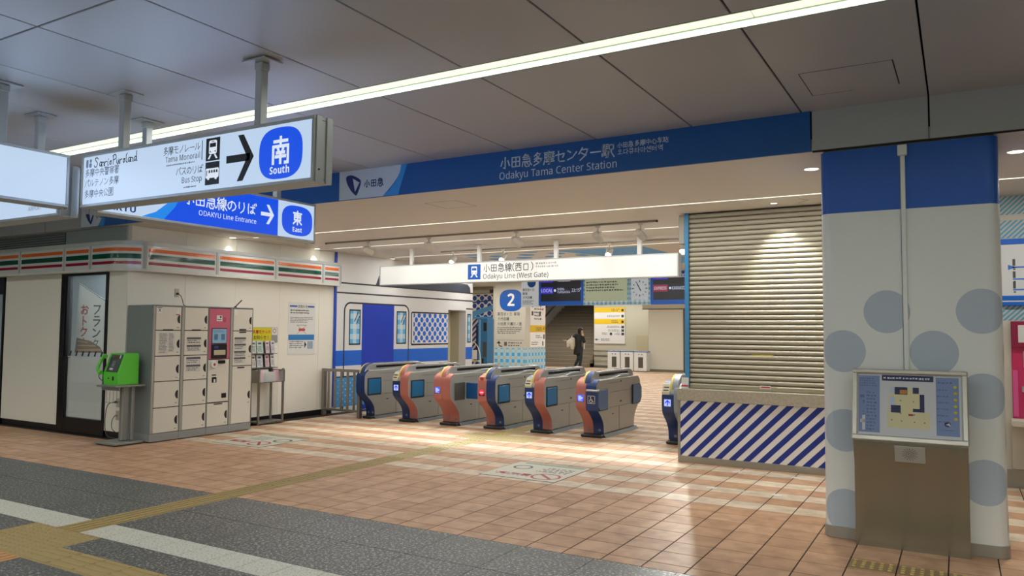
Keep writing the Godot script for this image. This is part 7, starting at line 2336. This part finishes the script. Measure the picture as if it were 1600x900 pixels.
func hand_bones(wrist: Vector3, dir: Vector3, palm_n: Vector3, curl: float, thumb_side: float) -> Array:
	var side := dir.cross(palm_n).normalized() * thumb_side
	var out: Array = []
	out.append([wrist - dir * 0.02, wrist + dir * 0.04, 0.024, 0.024])
	for f in 4:
		var s := (f - 1.5) * 0.019
		var base := wrist + dir * 0.085 - side * s
		out.append([wrist + dir * 0.02 - side * s * 0.7, base, 0.015, 0.0125])
		var len: float = [0.043, 0.048, 0.045, 0.035][f]
		var d1 := dir.rotated(side.normalized(), curl * 0.5 * -thumb_side).normalized()
		var d2 := dir.rotated(side.normalized(), curl * 1.2 * -thumb_side).normalized()
		var j := base + d1 * len
		out.append([base, j, 0.0095, 0.0085])
		out.append([j, j + d2 * len * 0.8, 0.0085, 0.007])
	var tb := wrist + dir * 0.025 + side * 0.03
	var tj := tb + (dir * 0.6 + side * 0.8).normalized() * 0.04
	out.append([wrist + dir * 0.01 + side * 0.012, tb, 0.015, 0.012])
	out.append([tb, tj, 0.011, 0.0095])
	out.append([tj, tj + (dir * 0.9 + side * 0.3).normalized() * 0.03, 0.0095, 0.0075])
	return out

func person() -> void:
	var t := thing("person", "person with dark shoulder length hair walking in a black jacket past the stairs", "person", Vector3(-13.6, 0, -28.8), 0.44)
	# x to the right in the picture, z towards the camera
	var hip := Vector3(0.0, 0.86, 0.0)
	var chest := Vector3(0.0, 1.22, 0.0)
	var neck := Vector3(0.03, 1.43, 0.01)
	var head := Vector3(0.075, 1.575, 0.02)
	var sh_l := Vector3(-0.13, 1.385, -0.04)
	var sh_r := Vector3(0.13, 1.385, 0.07)
	var el_l := Vector3(-0.36, 1.23, -0.02)
	var wr_l := Vector3(-0.53, 1.19, 0.1)
	var el_r := Vector3(0.20, 1.16, 0.2)
	var wr_r := Vector3(0.165, 1.385, 0.21)
	var hp_l := Vector3(-0.07, 0.86, -0.05)
	var hp_r := Vector3(0.07, 0.86, 0.05)
	var kn_l := Vector3(-0.02, 0.47, -0.05)
	var an_l := Vector3(-0.17, 0.15, -0.08)
	var kn_r := Vector3(0.06, 0.46, 0.08)
	var an_r := Vector3(0.03, 0.08, 0.07)
	var skin := mat("skin", "c99f86", 0.55)
	var body := begin()
	flesh(body, [[hip, chest, 0.12, 0.125], [chest, neck, 0.12, 0.055], [neck, head - Vector3(0, 0.06, 0), 0.05, 0.05], [sh_l, sh_r, 0.06, 0.06], [sh_l, el_l, 0.048, 0.038], [el_l, wr_l, 0.038, 0.026], [sh_r, el_r, 0.048, 0.038], [el_r, wr_r, 0.038, 0.026], [hp_l, kn_l, 0.082, 0.052], [kn_l, an_l, 0.052, 0.034], [hp_r, kn_r, 0.082, 0.052], [kn_r, an_r, 0.052, 0.034], [an_l, an_l + Vector3(0.12, -0.09, 0.02), 0.036, 0.026], [an_r, an_r + Vector3(0.15, -0.045, 0.04), 0.036, 0.026]], 0.02, 0.014)
	# head: skull, jaw, nose, ears
	var fw := Vector3(0.85, -0.2, 0.49).normalized()
	var sd := fw.cross(Vector3.UP).normalized()
	flesh(body, [[head + Vector3(0, 0.02, 0), head + Vector3(0, 0.03, 0) - fw * 0.02, 0.085, 0.088], [head - Vector3(0, 0.03, 0) + fw * 0.02, head - Vector3(0, 0.075, 0) + fw * 0.045, 0.062, 0.04], [head + fw * 0.085, head + fw * 0.104 - Vector3(0, 0.025, 0), 0.01, 0.014], [head + sd * 0.083, head + sd * 0.086 - Vector3(0, 0.03, 0), 0.014, 0.01], [head - sd * 0.083, head - sd * 0.086 - Vector3(0, 0.03, 0), 0.014, 0.01], [neck, head - Vector3(0, 0.05, 0), 0.05, 0.05]], 0.007, 0.006)
	flesh(body, hand_bones(wr_r, Vector3(-0.35, 0.9, -0.05).normalized(), Vector3(-0.6, -0.1, -0.7).normalized(), 0.9, 1.0), 0.005, 0.003)
	flesh(body, hand_bones(wr_l, Vector3(-0.9, -0.15, 0.35).normalized(), Vector3(0, -1, 0), 0.8, 1.0), 0.005, 0.003)
	part(t, "body", commit(body), skin)
	var face := begin()
	for s in [-1.0, 1.0]:
		add_lathe(face, PackedVector2Array([Vector2(0, -0.006), Vector2(0.011, 0.0), Vector2(0, 0.006)]), 10, head + fw * 0.079 + sd * 0.032 * s + Vector3(0, 0.012, 0))
	part(t, "eyes", commit(face), mat("eye_dark", "241c1a", 0.3))
	part(t, "mouth", tube(PackedVector3Array([head + fw * 0.082 - sd * 0.02 - Vector3(0, 0.062, 0), head + fw * 0.089 - Vector3(0, 0.063, 0), head + fw * 0.082 + sd * 0.02 - Vector3(0, 0.062, 0)]), 0.005, 6), mat("lip_rose", "a5645a", 0.5))
	var hair := [[head + Vector3(0, 0.05, 0) - fw * 0.02, head + Vector3(0, 0.045, 0) - fw * 0.03, 0.095, 0.098], [head + Vector3(0, 0.03, 0) - fw * 0.06, head - Vector3(0, 0.14, 0) - fw * 0.075, 0.085, 0.06], [head + sd * 0.07 + Vector3(0, 0.03, 0), head + sd * 0.075 - Vector3(0, 0.15, 0) - fw * 0.02, 0.05, 0.03], [head - sd * 0.07 + Vector3(0, 0.03, 0), head - sd * 0.075 - Vector3(0, 0.15, 0) - fw * 0.02, 0.05, 0.03], [head + fw * 0.06 + Vector3(0, 0.075, 0), head - fw * 0.02 + Vector3(0, 0.09, 0), 0.035, 0.06]]
	part(t, "hair", fleshed(hair, 0.012, 0.012), mat("hair_black", "17130f", 0.45))
	var jacket := [[hip + Vector3(-0.02, -0.16, 0), chest, 0.155, 0.155], [chest, neck - Vector3(0, 0.05, 0), 0.15, 0.085], [sh_l, sh_r, 0.078, 0.078], [sh_l, el_l, 0.07, 0.06], [el_l, el_l.lerp(wr_l, 0.75), 0.06, 0.048], [sh_r, el_r, 0.07, 0.06], [el_r, el_r.lerp(wr_r, 0.8), 0.06, 0.045], [hip + Vector3(-0.12, -0.02, -0.04), hip + Vector3(-0.17, -0.2, -0.05), 0.08, 0.07]]
	part(t, "jacket", fleshed(jacket, 0.02, 0.018), mat("jacket_black", "0e0f12", 0.7))
	part(t, "jacket_opening", tube(PackedVector3Array([Vector3(0.1, 1.37, 0.13), Vector3(0.12, 1.2, 0.145), Vector3(0.115, 0.95, 0.14)]), 0.014, 6), mat("lining_grey", "77777a", 0.7))
	var pants := [[hip, hip - Vector3(0, 0.05, 0), 0.125, 0.12], [hp_l, kn_l, 0.1, 0.068], [kn_l, an_l, 0.068, 0.058], [hp_r, kn_r, 0.1, 0.068], [kn_r, an_r + Vector3(0, 0.03, 0), 0.068, 0.058]]
	part(t, "trousers", fleshed(pants, 0.02, 0.014), mat("trousers_teal", "14252d", 0.75))
	for s in 2:
		var an: Vector3 = [an_l, an_r][s]
		var toe: Vector3 = an + [Vector3(0.11, -0.10, 0.02), Vector3(0.16, -0.045, 0.05)][s]
		part(t, "shoe", fleshed([[an - Vector3(0, 0.03, 0), toe, 0.046, 0.036], [an - Vector3(0.02, 0.04, 0), an - Vector3(0.02, 0.035, 0), 0.045, 0.045]], 0.012, 0.01), mat("shoe_beige" if s == 0 else "shoe_black", "a2937a" if s == 0 else "1a1816", 0.6))
	# what hangs from the arm
	var bag := thing("cloth_bag", "large pale cloth bag hanging from the walking person's raised arm", "bag", Vector3(-13.6, 0, -28.8), 0.44)
	var bb := [[Vector3(-0.30, 1.26, 0.1), Vector3(-0.44, 1.12, 0.12), 0.06, 0.09], [Vector3(-0.32, 1.1, 0.1), Vector3(-0.28, 0.88, 0.08), 0.11, 0.07], [Vector3(-0.42, 1.08, 0.12), Vector3(-0.46, 0.96, 0.12), 0.09, 0.06], [Vector3(-0.24, 1.26, 0.09), Vector3(-0.25, 1.0, 0.08), 0.055, 0.07]]
	part(bag, "cloth", fleshed(bb, 0.016, 0.016), mat("bag_cloth", "bdb8a6", 0.8))
	part(bag, "strap", tube(PackedVector3Array([Vector3(-0.30, 1.30, 0.10), Vector3(-0.30, 1.37, 0.02), Vector3(-0.30, 1.34, -0.1), Vector3(-0.30, 1.22, -0.1)]), 0.014, 6), mat("bag_strap", "d8d5cb", 0.8))
	var sc := thing("scarf", "pale strip of cloth hanging down the walking person's front", "scarf", Vector3(-13.6, 0, -28.8), 0.44)
	part(sc, "cloth", fleshed([[Vector3(0.19, 1.31, 0.1), Vector3(0.21, 1.1, 0.12), 0.025, 0.03], [Vector3(0.21, 1.1, 0.12), Vector3(0.21, 0.9, 0.11), 0.03, 0.028]], 0.012, 0.01), mat("bag_cloth", "bdb8a6", 0.8))
	part(sc, "fringe", box(0.05, 0.03, 0.04, 0.004), mat("bag_strap", "d8d5cb", 0.8), Vector3(0.21, 0.865, 0.11))

func _ready() -> void:
	sky_and_camera()
	font = SystemFont.new()
	font.font_names = PackedStringArray(["Droid Sans"])
	font_bold = SystemFont.new()
	font_bold.font_names = PackedStringArray(["Droid Sans"])
	font_bold.font_weight = 700
	font_serif = SystemFont.new()
	font_serif.font_names = PackedStringArray(["Droid Serif"])
	ceiling_lights()
	shell()
	build_floor()
	hanging_signs()
	store()
	lockers()
	gates()
	right_side()
	hall()
	person()
